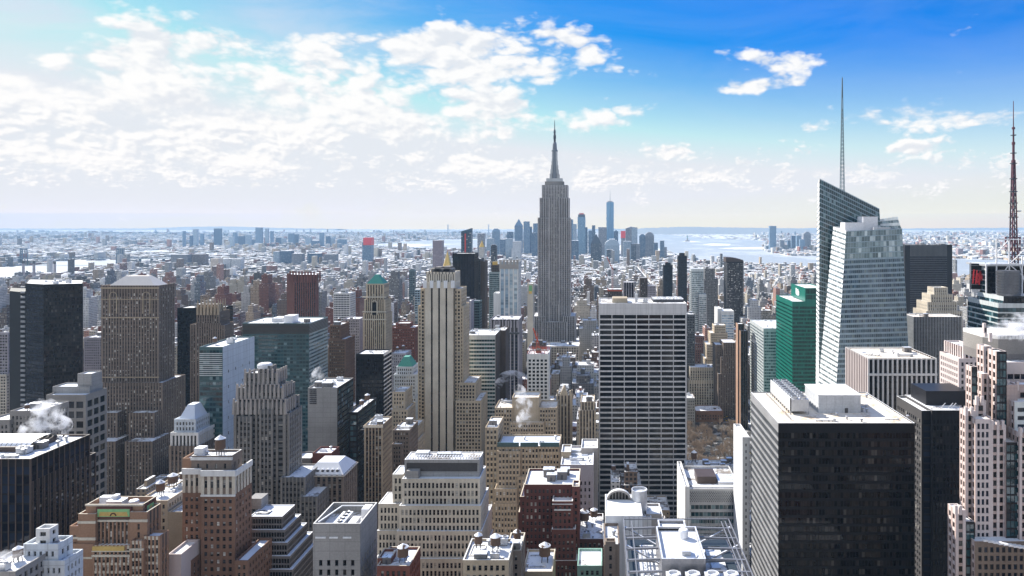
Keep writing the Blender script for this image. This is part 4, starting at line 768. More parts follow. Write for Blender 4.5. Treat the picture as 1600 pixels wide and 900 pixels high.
B('office_tower', 'pale grey tower of fine white floor bands, left of the emerald green tower', 850, [(1193, 1246, 513, 0, 76)], S(mode='b', bay=2.6, fl=3.7, ww=.93, wh=.55, dw=.25, ds=.06, pier='palemetal', span='palemetal', glass='iceglass', top=4), ind=80, cl=6)
B('office_block', 'white and pale blue banded block among the tan towers', 1110, [(1127, 1147, 486, 0, 30), (1121, 1128, 482, 4, 30, dict(st=S(pier='white', blank=True)))], S(mode='b', bay=3, fl=4, ww=.95, wh=.5, dw=.2, pier='white', glass='skyglass', top=6), cat='office block')
r, rs = B('apartment_tower', 'dark tower with a speckled glass front and a curved brown top', 1500, [(1136, 1161, 409, 0, 40)], S(mode='b', bay=2.6, fl=3.5, ww=.8, wh=.62, dw=.2, ds=.05, pier='blackmetal', span='spangrey', glass='windowlit', top=3), cat='apartment tower', ind=40)
part(r, 'curved_top', lambda mb: [mb.box(wx(1134+i*3.8, 1505), wx(1137.8+i*3.8, 1505), 1503, 1535, rs[0][4], wz(402+i*i*.11, 1505), 'bronze', 'b') for i in range(7)])
B('apartment_tower', 'thin black tower with notched top, lower of the dark pair above the white slab', 1650, [(1037, 1051, 414, 0, 24), (1040, 1048, 411, 4, 16)], dkg, cat='apartment tower')
B('apartment_tower', 'thin dark tower, higher of the dark pair above the white grid slab', 1500, [(1060, 1073.5, 400, 0, 22), (1062, 1070, 395.5, 5, 12)], S(mode='b', bay=2.2, fl=3.5, ww=.9, wh=.6, dw=.25, pier='blackmetal', glass='navyglass', top=2), cat='apartment tower')
B('apartment_tower', 'clear pale glass tower with a flat white top beside the thin blue-black tower', 1350, [(1080, 1100, 420, 0, 28), (1092, 1104, 460, -6, 26)], S(mode='b', bay=2.4, fl=3.6, ww=.93, wh=.66, dw=.15, pier='palemetal', span='aluminium', glass='iceglass', top=5), cat='apartment tower')
B('masonry_block', 'russet brick block with dark cornice beyond the bare park trees', 930, [(1087, 1130, 642, 0, 30)], S(bay=3.4, fl=3.7, ww=.4, wh=.55, dw=.5, pier='brick', span='brick', top=5), ind=40, cl=4, cat='building')
B('masonry_block', 'slim tan ornate block left of the russet brick block by the park', 900, [(1070, 1086, 622, 0, 24)], S(bay=2.4, fl=3.6, ww=.4, wh=.5, pier='limestone', top=3), cl=2, cat='building')
# green glass tower
gn = S(mode='b', bay=1.6, fl=4.1, ww=.93, wh=.62, dw=.12, ds=.02, pier='greenspan', span='greenspan', glass='greenglass', top=5, me=.2)
gns = {**gn, 'wh': .42}
r, rs = B('office_tower', 'emerald green glass tower with a raised corner block carrying a white sign', 760, [(1238, 1290, 471, 0, 70), (1258, 1290, 450, -.02, 56, dict(st=S(mode='b', bay=1.6, fl=6, ww=.93, wh=.8, dw=.1, pier='greenspan', glass='greenglass', top=1), side=S(pier='greenspan', blank=True), bot=471))], gn, ind=100, roof='snow', side=gns)
def sgn(mb):
    X = wx(1258, 760)-.3; Z = rs[1][4]-2; y = 783
    def pane(ya, yb, za, zb): mb.box(X-.15, X+.05, ya, yb, za, zb, 'signwhite')
    for a, b, c, d in ((12, 9, -6.5, 0), (9.5, 6.6, -7.4, -.6), (6.9, 4.6, -6, -1.2), (4.9, 1.6, -7.8, -.8), (2, -1, -7, -2.5)): pane(y+b, y+a, Z+c, Z+d)
part(r, 'sign', sgn)
# faceted crystalline tower
ic = S(mode='b', bay=2.3, fl=4.05, ww=.94, wh=.52, dw=.12, ds=.02, pier='palemetal', span='palemetal', glass='tealglass', top=1.5, me=.1)
icw = S(mode='b', bay=2.3, fl=4.05, ww=.90, wh=.50, dw=.12, ds=.02, pier='palemetal', span='palemetal', glass='iceglass', top=1.5, me=.1)
def slanted(W, panes_mb, A, Bq, C, D, st_w, st_g, fl=4.05, bay=2.3, share=.5):
    """a leaning or tapering curtain wall on the quad A B C D (bottom left, bottom right, top right, top left): bands of glass and spandrel with mullions"""
    A, Bq, C, D = (np.array(p, float) for p in (A, Bq, C, D)); n = np.cross(Bq-A, D-A); n /= np.linalg.norm(n)
    nf = max(1, int(max(np.linalg.norm(D-A), np.linalg.norm(C-Bq))/fl)); nb = max(1, int(max(np.linalg.norm(Bq-A), np.linalg.norm(C-D))/bay))
    def pt(u, v): return (A*(1-u)+Bq*u)*(1-v)+(D*(1-u)+C*u)*v
    w_, g_, rr = [], [], []
    for j in range(nf):
        v0, v1, v2 = j/nf, (j+share)/nf, (j+1)/nf
        w_.append([pt(0, v1), pt(1, v1), pt(1, v2), pt(0, v2)])
        for i in range(nb):
            u0, u1 = i/nb, (i+.94)/nb; g_.append([pt(u0, v0)-n*.15, pt(u1, v0)-n*.15, pt(u1, v1)-n*.15, pt(u0, v1)-n*.15])
            w_.append([pt(u1, v0), pt((i+1)/nb, v0), pt((i+1)/nb, v1), pt(u1, v1)])
        w_.append([pt(0, v1), pt(1, v1), pt(1, v1)-n*.15, pt(0, v1)-n*.15]); w_.append([pt(0, v0), pt(1, v0), pt(1, v0)-n*.15, pt(0, v0)-n*.15])
    W.quads(w_, st_w); panes_mb.quads(g_, st_g, rng.random(len(g_)))
Y = 580
root = thing('skyscraper', 'faceted ice-green glass tower with slanted crystalline tops and a lattice spire', 'skyscraper', (wx(1345, Y), Y+35, 0))
W, G, W2, G2 = MB(), MB(), MB(), MB()
def q3(sx, sy, YY): return (wx(sx, YY), YY, wz(sy, YY))
def base(sx, YY, sx0=None): return (wx(sx0 or sx, YY), YY, 0)
# rear, taller prism: peak left, roof falling to the right
slanted(W, G, base(0, 622, 1279), base(0, 622, 1404), q3(1374, 326, 622), q3(1280.5, 279, 622), 'icemetal', 'tealglass', share=.78)
slanted(W, G, base(0, 682, 1273), base(0, 622, 1279), q3(1280.5, 279, 622), q3(1277, 290, 668), 'snowcap', 'iceglass')  # left flank painted white for the sun on it
slanted(W, G, base(0, 622, 1404), base(0, 682, 1400), q3(1374, 336, 682), q3(1374, 326, 622), 'palemetal', 'tealglass')
W.quads([[q3(1277, 290, 668), q3(1374, 336, 682), base(0, 682, 1400), base(0, 682, 1273)], [q3(1280.5, 279.5, 622), q3(1374, 326.5, 622), q3(1374, 336, 682), q3(1277, 290.5, 668)]], 'palemetal')
W.build('rear_prism', root, parent_origin[root.name]); o = G.build('window', root, parent_origin[root.name]); o['kind'] = 'stuff'
# front prism, leaning in as it rises, its slanted corner facet painted white as sunlit
TL, TR, ML, BL, BR = q3(1322, 361, 586), q3(1409.5, 357, 588), q3(1302, 354, 612), base(0, 580, 1291), base(0, 580, 1436)
mix_ = lambda a_, b_, t_: tuple(a_[i]*(1-t_)+b_[i]*t_ for i in range(3))
slanted(W2, G2, BL, BR, mix_(BR, TR, .91), mix_(BL, TL, .91), 'icemetal', 'blackteal', share=.62); slanted(W2, G2, mix_(BL, TL, .91), mix_(BR, TR, .91), TR, TL, 'icemetal', 'iceglass', share=.86)
slanted(W2, G2, base(0, 618, 1258), BL, TL, ML, 'snowcap', 'iceglass', share=.42)
slanted(W2, G2, BR, base(0, 620, 1430), q3(1403, 352, 620), TR, 'palemetal', 'tealglass')
W2.quads([[q3(1403, 352, 620), ML, base(0, 618, 1258), base(0, 620, 1430)]], 'palemetal')
rz = wz(360.5, 600); 
W2.build('front_prism', root, parent_origin[root.name]); o = G2.build('window', root, parent_origin[root.name]); o['kind'] = 'stuff'
def btop(mb):
    mb.quads([[q3(1323, 362, 587), q3(1408.5, 358.5, 589), q3(1402.5, 354, 619), q3(1303, 356, 611)]], 'snowpatch')
part(root, 'roof', btop)
def bpl(mb):
    mb.box(wx(1318, 598), wx(1347, 598), 594, 606, rz-2, wz(347.5, 598), 'whitesteel', 'b'); mb.box(wx(1345, 602), wx(1368, 602), 597, 610, rz-2, wz(338.5, 602), 'whitesteel', 'b'); mb.box(wx(1358, 600), wx(1384, 600), 590, 593, rz-2, wz(355, 600), 'galv', 'b')
part(root, 'roof_plant', bpl)
def bsc(mb):
    g = MB(); slanted(mb, mb, q3(1376, 357, 600), q3(1408.5, 357, 592), q3(1402, 338.5, 596), q3(1374.5, 342.5, 604), 'palemetal', 'iceglass', 4, 2.3)
part(root, 'glass_screen', bsc)
def bsp(mb):
    Yc = 648; x = wx(1316, Yc); z0, z1 = wz(300, Yc), wz(122, Yc); n = 30
    for k in range(n):
        t, t2 = k/n, (k+1)/n; r0, r1 = 1.45*(1-t)+.2, 1.45*(1-t2)+.2; za, zb = z0+(z1-z0)*t, z0+(z1-z0)*t2
        cs_ = [(1, 1), (-1, 1), (-1, -1), (1, -1)]
        for i, (a, b) in enumerate(cs_):
            c, d = cs_[(i+1) % 4]
            mb.bar((x+a*r0, Yc+b*r0, za), (x+a*r1, Yc+b*r1, zb), .34, 'spiregrey')
            if k < 22: mb.bar((x+a*r0, Yc+b*r0, za), (x+c*r1, Yc+d*r1, zb), .17, 'spiregrey'); mb.bar((x+c*r0, Yc+d*r0, za), (x+a*r1, Yc+b*r1, zb), .17, 'spiregrey')
    mb.bar((x, Yc, z1-18), (x, Yc, z1+1), .4, 'spiregrey')
part(root, 'spire', bsp)
FOOT.append((wx(1258, 618), wx(1436, 580), 580, 682, 290, root.name))
B('office_tower', 'big dark slab with a black border and paler field, behind the faceted glass tower', 1250, [(1414, 1488, 382.5, 0, 44)], S(mode='p', bay=2.2, fl=3.9, ww=.6, wh=.62, dw=.25, ds=.12, pier='blackmetal', span='spangrey', glass='navyglass', top=20, me=9), ind=60, cl=4, roof='snowpatch')
r_ = bpy.data.objects['office_tower']
B('office_tower', 'cream setback tower in front of the dark bordered slab', 820, [(1459, 1481, 449, 4, 16), (1454, 1489, 460, 2, 22), (1449, 1496, 472, 0, 28), (1447, 1504, 486, -4, 34)], S(bay=2.6, fl=3.7, ww=.4, wh=.5, dw=.5, ds=.2, pier='cream', span='beige', top=3), ind=60)
B('office_block', 'grey slab of fine vertical fins with a pale flat roof below the cream tower', 700, [(1427, 1503, 495, 0, 28)], S(mode='p', bay=1.55, fl=3.8, ww=.5, wh=.62, dw=.4, ds=.3, pier='aluminium', span='spandark', glass='blackglass', top=3, me=.3), ind=60, cl=3, cat='office block', roof='buffroof', side=S(mode='p', bay=1.55, fl=3.8, ww=.5, wh=.62, dw=.4, ds=.3, pier='aluminium', span='spandark', glass='blackglass', top=3, me=.3))
col = S(mode='p', bay=3.25, fl=4.0, ww=.56, wh=.8, dw=1.0, ds=.8, pier='white', span='black', glass='blackglass', top=4.5, me=.6)
r, rs = B('office_block', 'block of tall white piers and black window strips with a cluttered tan roof', 480, [(1356, 1464, 560, 0, 44)], col, ind=80, cl=9, cat='office block', roof='buffroof', side={**col, 'pier': 'pinkpale'})
part(r, 'string_course', lambda mb: mb.box(wx(1355.7, 480), wx(1464.3, 480), 479.6, 480.2, wz(587, 480), wz(583.5, 480), 'white'))
# big black slab, near right
bf = S(mode='b', bay=1.42, fl=3.95, ww=.88, wh=.66, dw=.2, ds=.05, pier='black', span='black', glass='bronzeglass', top=4.2, me=.3)
bl = S(mode='b', bay=1.42, fl=3.95, ww=.90, wh=.66, dw=.45, ds=.12, pier='whitefin', span='aluminium', glass='blackglass', top=4.2, me=.3)
wall('whitefin', (.46, .46, .47), rough=.4, metal=.3)  # pale side bands: sunlight on the flank put into their colour
r, rs = B('office_tower', 'large near black slab with a bright finned side and white box on its roof', 330, [(1216, 1429.5, 661, 0, 60, dict(roof='buffroof', par=.4, cl=0))], bf, ind=100, side=bl, cap='snowcap')
def pen(mb):
    z = rs[0][4]; mb.box(wx(1279, 349), wx(1345, 349), 349, 372, z, wz(618, 349), 'pentwall', 'b'); mb.box(wx(1278.5, 349)-.2, wx(1345, 349)+.3, 348.7, 372.3, wz(618, 349), wz(616.8, 349), 'snowcap')
wall('pentwall', (.55, .57, .60), block=2.5); ph_ = part(r, 'penthouse', pen); sub(ph_, r, 'door', lambda mb: mb.box(wx(1320, 349), wx(1325, 349), 348.85, 349.05, rs[0][4], rs[0][4]+2.4, 'darkunit'))
def ct(mb):
    z = rs[0][4]; x0, x1 = wx(1231, 352), wx(1258, 352)
    mb.box(x0, x1, 346, 386, z+1.6, z+7.4, 'galv', 'b'); mb.box(x0-.4, x0, 346, 386, z+1.6, z+8, 'whitesteel', 'b')
    for i in range(11): mb.box(x0-.5, x0+.1, 346+i*4, 346.4+i*4, z, z+8, 'steel'); mb.box(x1-.3, x1, 346+i*4-.2, 346.2+i*4, z, z+1.6, 'steel')
ctw = part(r, 'cooling_tower', ct); xf, zf = wx(1231, 352)+2.2, rs[0][4]
for i in range(10):
    for j in range(2): sub(ctw, r, 'fan', lambda mb: (mb.lathe(xf+j*4.2, 348+i*4, [(1.6, zf+7.4), (1.75, zf+8.6), (1.5, zf+8.6)], 'galv', 14), mb.lathe(xf+j*4.2, 348+i*4, [(1.5, zf+8.4), (0, zf+8.0)], 'fan', 14)))
clutter(r, (wx(1350, 340), wx(1420, 340), 333, 385, rs[0][4]), 6, ['vent', 'pipe_run', 'vent'], 2); clutter(r, (wx(1265, 340), wx(1345, 340), 332, 346, rs[0][4]), 4, ['vent', 'pipe_run'], 6)
part(r, 'railing', lambda mb: [mb.box(wx(1228, 345)-.1, wx(1228, 345), 336, 388, rs[0][4]+k, rs[0][4]+k+.12, 'darkunit') for k in (.5, 1.1)]+[mb.box(wx(1228, 345)-.1, wx(1228, 345)+.05, 336+i*2, 336.15+i*2, rs[0][4], rs[0][4]+1.2, 'darkunit') for i in range(26)])
# white edge slab left of it
B('office_block', 'narrow bright white slab edge directly left of the large near black slab', 392, [(1160, 1171.5, 683, 0, 26)], S(bay=3.4, fl=3.6, ww=.28, wh=.4, dw=.3, pier='white', top=3), side=S(pier='snowcap', blank=True), cat='office block', cap='snowcap', ind=20)  # left side painted whiter than the front, as sunlit
# dark tower between black slab and pink tower
dk = S(bay=2.0, fl=3.6, ww=.55, wh=.6, dw=.3, ds=.1, pier='black', span='black', glass='blackglass', top=5, me=.5)
r, rs = B('office_tower', 'dark tower with a black rooftop box, between the large black slab and pink tower', 400, [(1456, 1512, 641, 0, 36, dict(roof='snow', par=.3)), (1440, 1457, 641.5, 1.5, 34, dict(st=S(mode='b', bay=6, fl=3.6, ww=.92, wh=.75, dw=.25, pier='black', glass='navyglass', top=5)))], dk, ind=100, side=S(bay=2.6, fl=3.6, ww=.5, wh=.5, dw=.3, pier='spandark', glass='windowlit', top=5), cap='snowcap')
def pb(mb):
    z = rs[0][4]; mb.box(wx(1447, 412), wx(1511, 412), 412, 432, z, wz(611, 412), 'blackmetal', 'b'); mb.box(wx(1462, 416), wx(1508, 416), 416, 430, wz(611, 412)-1.5, wz(611, 412)-.9, 'snow')
    for k, x in enumerate((1470, 1482, 1487)): mb.bar((wx(x, 405), 405, z+.3), (wx(x+7, 403), 403, z+3.6), .35, 'whitesteel')
    mb.bar((wx(1468, 404), 404, z+1.2), (wx(1500, 404), 404, z+1.2), .3, 'steel')
part(r, 'rooftop_box', pb)
# pink granite tower
pk = S(bay=2.35, fl=3.55, ww=.50, wh=.58, dw=.4, ds=.12, pier='pinkpale', span='pink', glass='blackglass', top=1.8, me=.6)
pg = S(mode='b', bay=1.6, fl=3.55, ww=.94, wh=.8, dw=.2, pier='blackmetal', glass='tealglass', top=1, me=.2)
pks = S(bay=2.6, fl=3.55, ww=.45, wh=.56, dw=.35, pier='pink', span='pinkpale', glass='blackglass', top=1.8, me=.3)
r, rs = B('office_tower', 'pink granite tower of clustered setbacks with dark glass bays and a steaming grey drum', 300, [
  (1560, 1660, 566, 22, 9, dict(roof='snow', st=S(mode='b', bay=3, fl=3.55, ww=.9, wh=.66, pier='pinkpale', glass='navyglass', top=5))), (1549, 1556.5, 545, 20, 5), (1537, 1549.5, 541, 16, 6), (1534, 1560, 584, 12, 8), (1572, 1590, 601, 6, 7, dict(st=S(pier='pink', blank=True))), (1590, 1660, 601, 8, 7, dict(st=S(mode='b', bay=3, fl=3.55, ww=.9, wh=.66, pier='pink', glass='blackglass', top=3))), (1524, 1541, 626, 6, 6), (1541, 1548.5, 651, 3, 8), (1557, 1573, 549, 5.5, 7, dict(st=pg)), (1518, 1527, 573, 8, 5, dict(st=pg)), (1508.5, 1524.5, 642, 3, 5), (1547.5, 1572, 664, 0, 9), (1585, 1660, 628, 2, 6, dict(st=S(bay=4, fl=3.5, ww=.8, wh=.5, pier='palemetal', glass='navyglass', top=2))),
  (1524, 1548, 655, -.2, 9, dict(st=S(bay=2.0, fl=3.55, ww=.52, wh=.6, dw=.35, pier='pinkpale', glass='navyglass', top=1.5, me=.5))), (1572, 1593, 691, -1.4, 9, dict(st=pg)), (1593, 1660, 676, -3, 9), (1493.5, 1509, 797, -3.5, 7, dict(roof='bluesnow')), (1509, 1523, 815, -2.5, 8, dict(st=pg)), (1523, 1660, 846, -5.5, 10, dict(st=S(bay=2.4, fl=3.55, ww=.5, wh=.55, pier='brownstone', glass='navyglass', top=2), roof='bluesnow'))], pk, ind=100, cap='pinkpale', par=.5, side=pks)
def drum(mb):
    x0, x1, Yd = wx(1546, 330), wx(1630, 330), 330
    P = [(x0, Yd+6), (x0+4, Yd), (x1, Yd), (x1, Yd+24), (x0, Yd+24)]
    mb.prism(P, wz(570, 326), wz(553, Yd), 'limedark'); mb.prism(P, wz(553, Yd), wz(530, Yd), 'greystone', cap=False); mb.prism(P, wz(530, Yd), wz(524, Yd), 'white')
    for i in range(14): mb.box(x0+5+i*1.7, x0+5.3+i*1.7, Yd-.1, Yd+.05, wz(529, Yd), wz(524.4, Yd), 'steel')
part(r, 'rooftop_drum', drum)
for sx, row, Yp in ((1538.5, 505, 316), (1540, 512, 316), (1548, 520, 316), (1510, 636, 302), (1519, 636, 302), (1550, 657, 300), (1559, 657, 300), (1567, 657, 300), (1527, 619, 305), (1535, 619, 305), (1595, 668, 296.5), (1603, 668, 296.5), (1575, 594, 308), (1590, 596, 308), (1494, 790, 294), (1501, 790, 294)):
    x = wx(sx, Yp); part(r, 'pinnacle', lambda mb: mb.prism([(x-.55, Yp-.3), (x+.55, Yp-.3), (x+.55, Yp+1), (x-.55, Yp+1)], wz(row+14, Yp), wz(row, Yp), 'pinkpale'))
def ledg(mb):
    Yp = 292.6; n = 14
    for i in range(n):
        a = 1536+i*7.5; mb.box(wx(a, Yp), wx(a+7.5, Yp), Yp-.4-1.2*math.sin(i/n*3.1), Yp+.6, wz(846+i*1.2, Yp), wz(843.5+i*1.2, Yp), 'snowcap')
part(r, 'ledge', ledg)
B('office_block', 'white and pink ribbed block between the finned grey slab and the pink tower', 430, [(1505, 1530, 542, 0, 24), (1498, 1531, 560, -3, 24, dict(st=S(bay=2.4, fl=3.6, ww=.45, wh=.55, pier='pinkpale', top=2)))], S(mode='p', bay=2.6, fl=3.7, ww=.5, wh=.85, dw=.5, ds=.3, pier='pinkpale', span='maroondark', glass='blackglass', top=3), ind=40, cat='office block')
# broadcast-mast tower
ts = S(mode='b', bay=3, fl=4, ww=.94, wh=.76, dw=.15, ds=.04, pier='palemetal', span='blackmetal', glass='tealglass', top=3)
r, rs = B('office_tower', 'dark glass tower with a red lettered sign and tall broadcast mast', 515, [(1560, 1720, 474, 0, 43), (1568, 1720, 463, 3, 36, dict(st=S(mode='b', bay=3, fl=4, ww=.94, wh=.76, pier='blackmetal', glass='blackglass', top=1))), (1542, 1720, 416, 33, 10, dict(st=S(mode='b', bay=3, fl=4, ww=.94, wh=.76, pier='blackmetal', glass='blackglass', top=1)))], ts, ind=60, side=ts)
wall('drumsteel', (.16, .165, .18), rough=.35, metal=.6)
def cyl(mb):
    x = wx(1576, 532); rr = wx(1593, 532)-x; prof = []
    for i in range(11): z = wz(469, 530)+i*2.0; prof += [(rr, z), (rr, z+1.3), (rr-.5, z+1.35), (rr-.5, z+2.0)]
    mb.lathe(x, 532, prof+[(0, prof[-1][1])], 'drumsteel', 28)
part(r, 'drum', cyl)
clutter(r, rs[0], 0)
def hmf(mb):
    z0, z1 = wz(452, 556), wz(412, 556); mb.box(wx(1517, 556), wx(1540, 556), 555.5, 558, z0, z1, 'black', 'b')
    for k in range(6): mb.box(wx(1517, 555), wx(1540, 555), 555.2, 555.5, z0+k*3.7, z0+k*3.7+.25, 'steel')
    for sx in (1517, 1540): mb.box(wx(sx, 555)-.25, wx(sx, 555)+.25, 555, 555.6, z0-3, z1+1, 'steel')
part(r, 'sign_frame', hmf)
def hm(mb):
    def L(p, q, w_=1.0): mb.bar((wx(p[0], 554.6), 554.7, wz(p[1], 554.6)), (wx(q[0], 554.6), 554.7, wz(q[1], 554.6)), w_, 'signred', .4)
    L((1520, 443), (1522, 421)); L((1524.5, 444), (1526.5, 422)); L((1520.5, 433), (1525.5, 433), 1.1)                      # H
    L((1528.6, 437), (1526.8, 430), .7); L((1526.8, 430), (1528.2, 427), .7); L((1528.2, 427), (1529, 430), .7); L((1529, 430), (1526.5, 438), .7); L((1526.5, 438), (1527.5, 443), .7); L((1527.5, 443), (1529.6, 436), .7)   # &
    L((1530, 445), (1531.6, 423)); L((1531.6, 423), (1533.6, 439), .9); L((1533.6, 439), (1536.6, 424), .9); L((1536.6, 424), (1536.4, 447))                 # M
part(r, 'lettering', hm)
def gant(mb):
    def L(a, b, w_=.8): mb.bar((wx(a[0], a[2]), a[2], wz(a[1], a[2])), (wx(b[0], b[2]), b[2], wz(b[1], b[2])), w_, 'whitesteel')
    for Yg in (545, 575):
        for sx in (1557, 1577, 1597, 1617): L((sx, 462, Yg), (sx, 374 if sx in (1557, 1577) else 400, Yg))
        L((1557, 374, Yg), (1640, 374, Yg)); L((1545, 413, Yg), (1640, 413, Yg), 1.2); L((1557, 396, Yg), (1577, 374, Yg), .5); L((1557, 374, Yg), (1577, 396, Yg), .5); L((1577, 413, Yg), (1617, 374, Yg), .5); L((1565, 430, Yg), (1577, 413, Yg), .6); L((1597, 430, Yg), (1577, 413, Yg), .6); L((1593, 413, Yg), (1602, 445, Yg), .6); L((1541, 462, Yg), (1541, 413, Yg))
    mb.box(wx(1541, 545), wx(1600, 545), 545, 575, wz(414, 560), wz(411, 560), 'galv')
part(r, 'roof_frame', gant)
def bmast(mb):
    Yc = 560; x = wx(1583.5, Yc); zz = lambda p: wz(p, Yc); levels = [(430, 5.2), (398, 4.6), (372, 3.6), (345, 3.2), (330, 3.0), (300, 2.4), (262, 1.7), (250, 1.5)]
    for (r0, w0), (r1, w1) in zip(levels, levels[1:]):
        n = max(1, int((r0-r1)/9))
        for k in range(n):
            ta, tb = k/n, (k+1)/n; za, zb = zz(r0+(r1-r0)*ta), zz(r0+(r1-r0)*tb); wa, wb_ = (w0+(w1-w0)*ta)/2, (w0+(w1-w0)*tb)/2; c4 = [(1, 1), (-1, 1), (-1, -1), (1, -1)]
            for i, (a, b) in enumerate(c4):
                c, d = c4[(i+1) % 4]; mb.bar((x+a*wa, Yc+b*wa, za), (x+a*wb_, Yc+b*wb_, zb), .7, 'redmast'); mb.bar((x+a*wa, Yc+b*wa, za), (x+c*wb_, Yc+d*wb_, zb), .4, 'mast'); mb.bar((x+a*wa, Yc+b*wa, za), (x+c*wa, Yc+d*wa, za), .35, 'mast')
    mb.lathe(x, Yc, [(1.0, zz(262)), (.9, zz(226)), (1.3, zz(226)), (1.3, zz(222)), (.7, zz(222)), (.6, zz(202)), (1.2, zz(202)), (1.2, zz(199)), (.4, zz(198)), (.25, zz(158)), (0, zz(158))], 'redmast', 8)
    for row, h in ((398, 8), (388, 5), (372, 5), (318, 2.6), (280, 2.2), (300, 2.4), (340, 3), (256, 2), (240, 1.6), (212, 1.4)): mb.box(x-h, x+h, Yc-1.6, Yc+1.6, zz(row), zz(row)+.7, 'mast')
    for row in (376, 382, 392): 
        for k in range(5): mb.box(x-8+k*3.7, x-7+k*3.7, Yc-3, Yc-2, zz(row), zz(row)+3, 'redmast')
    mb.lathe(x+3.4, Yc-2, [(0, zz(331)), (1.5, zz(331)), (1.5, zz(329)), (0, zz(329))], 'galv', 10)
part(r, 'broadcast_mast', bmast)
# ------------------------------------------------------------------ near bottom edge
r, rs = B('office_block', 'low block with a dotted screen wall above greenish glass, beside the white grid slab', 420, [(1077, 1158, 764, 0, 40, dict(par=1.4)), (1070.5, 1077.5, 760, -2, 44, dict(st=S(pier='white', blank=True)))], S(mode='b', bay=2.4, fl=4.2, ww=.94, wh=.6, dw=.3, ds=.06, pier='aluminium', span='palemetal', glass='tealglass', top=9), ind=60, cat='office block', cap='white', roof='snowpatch')
part(r, 'perforated_screen', lambda mb: [mb.box(wx(1078+c_*3.3+(k % 2)*1.6, 420), wx(1079.5+c_*3.3+(k % 2)*1.6, 420), 419.75, 419.95, wz(768+k*2.4, 420)-.55, wz(768+k*2.4, 420), 'spangrey') for k in range(7) for c_ in range(24)])
part(r, 'roof_plant', lambda mb: (mb.box(wx(1088, 436), wx(1118, 436), 432, 446, rs[0][4], rs[0][4]+4.4, 'bronze', 'b'), mb.box(wx(1122, 430), wx(1152, 430), 428, 442, rs[0][4], rs[0][4]+2.5, 'galv', 'b'), mb.box(wx(1082, 424), wx(1154, 424), 423, 426, rs[0][4], rs[0][4]+1.6, 'whitesteel', 'b')))
B('masonry_block', 'low snowy-roofed block full of small plant on the near side of the bare trees', 560, [(1073, 1156, 730, 0, 17, dict(cl=14)), (1150, 1156, 712, 3, 12)], S(bay=3, fl=3.8, ww=.5, wh=.55, pier='whiteblue', top=3), cat='building', roof='snow')
# glass-fronted roof deck with steel frame, bottom right of centre
Y = 212
wall('steelwall', (.30, .30, .32), rough=.4, metal=.5)
r, rs = B('office_block', 'near rooftop framed by white steel trusses around a snow filled tray', Y, [(984, 1171, 931, 0, 38, dict(par=.4, roof='snow')), (1034, 1103, 873, 4, 23, dict(st=S(pier='steelwall', blank=True), roof='snowdeep', par=1.2, cap='galv')), (1030, 1073, 826.5, 26.5, 7.5, dict(st=S(pier='steelwall', blank=True), roof='snow', cap='galv'))], S(mode='b', bay=2, fl=3.8, ww=.92, wh=.66, dw=.3, pier='steelwall', glass='tealglass', top=3), cat='office block')
x0, x1, z0 = wx(984, Y), wx(1173, Y), wz(931, Y); z1 = z0+6.6
'gutterblue' in MAT or plain('gutterblue', (.03, .045, .06), .5)
part(r, 'gutter', lambda mb: mb.box(x0+.6, x0+3.4, Y+.6, Y+37, z0-.3, z0+.25, 'gutterblue')); part(r, 'gutter', lambda mb: mb.box(x1-4, x1-1, Y+.6, Y+37, z0-.3, z0+.25, 'gutterblue')); part(r, 'gutter', lambda mb: mb.box(x0+3.4, x1-4, Y+32, Y+37, z0-.3, z0+.25, 'gutterblue'))
plain('gutterblue', (.03, .045, .06), .5) if 'gutterblue' not in MAT else None
def truss(mb):
    m = 'trussgrey'
    for xx in (x0-.6, x1+.4):
        for zz in (z0+2.8, z1): mb.bar((xx, Y-4, zz), (xx, Y+39, zz), .32, m)
        for i in range(29):
            mb.bar((xx, Y-4+i*1.5, z0+2.8), (xx, Y-4+i*1.5, z1), .13, m)
            if i < 28: mb.bar((xx, Y-4+i*1.5, z0+2.8 if i % 2 else z1), (xx, Y-2.5+i*1.5, z1 if i % 2 else z0+2.8), .13, m)
    for xx in (x0+2.2, x1-2.4, x1-1): mb.bar((xx, Y-4, z1-.4), (xx, Y+38, z1-.4), .3, m)
    for zz in (z0+.8, z1): mb.bar((x0-.6, Y+39, zz), (x1+.4, Y+39, zz), .35, m)
    for i in range(24): mb.bar((x0+i*(x1-x0)/23, Y+39, z0+.6), (x0+i*(x1-x0)/23, Y+39, z1+.7), .12, m)
part(r, 'truss', truss)
tx0, tx1 = wx(1034, Y+4), wx(1103, Y+4)
for i in range(5):
    yy = Y+2+i*7.6
    def bm_(mb): mb.bar((x0-.4, yy, z1-.6), (tx0, yy, z1-.2), .62, 'trussgrey')
    def bm2(mb): mb.bar((tx1, yy, z1-.2), (x1+.2, yy, z1-.6), .62, 'trussgrey')
    part(r, 'beam', bm_); part(r, 'beam', bm2)
for k in range(3):
    part(r, 'pipe', lambda mb: mb.bar((x0+5+k*1.1, Y+2, z0+1), (x0+5+k*1.1, Y+30, z0+1), .3, 'galv')); part(r, 'duct', lambda mb: mb.box(x1-9-k*.3, x1-6.5, Y+5+k*9, Y+10+k*9, z0, z0+1.8-k*.3, 'galv', 'b')); part(r, 'catwalk', lambda mb: mb.box(x0+4.4, tx0-1, Y+6+k*9.5, Y+6.9+k*9.5, z0+3.2, z0+3.4, 'steel'))
for a, b in ((Y+2, Y+9), (Y+34, Y+27), (Y+10, Y+15), (Y+20, Y+14)):
    part(r, 'brace', lambda mb: mb.bar((x0-.2, a, z1-.7), (tx0, b, z0+3), .5, 'steel')); part(r, 'brace', lambda mb: mb.bar((x1, a, z1-.7), (tx1, b, z0+3), .5, 'steel'))
zt = rs[1][4]
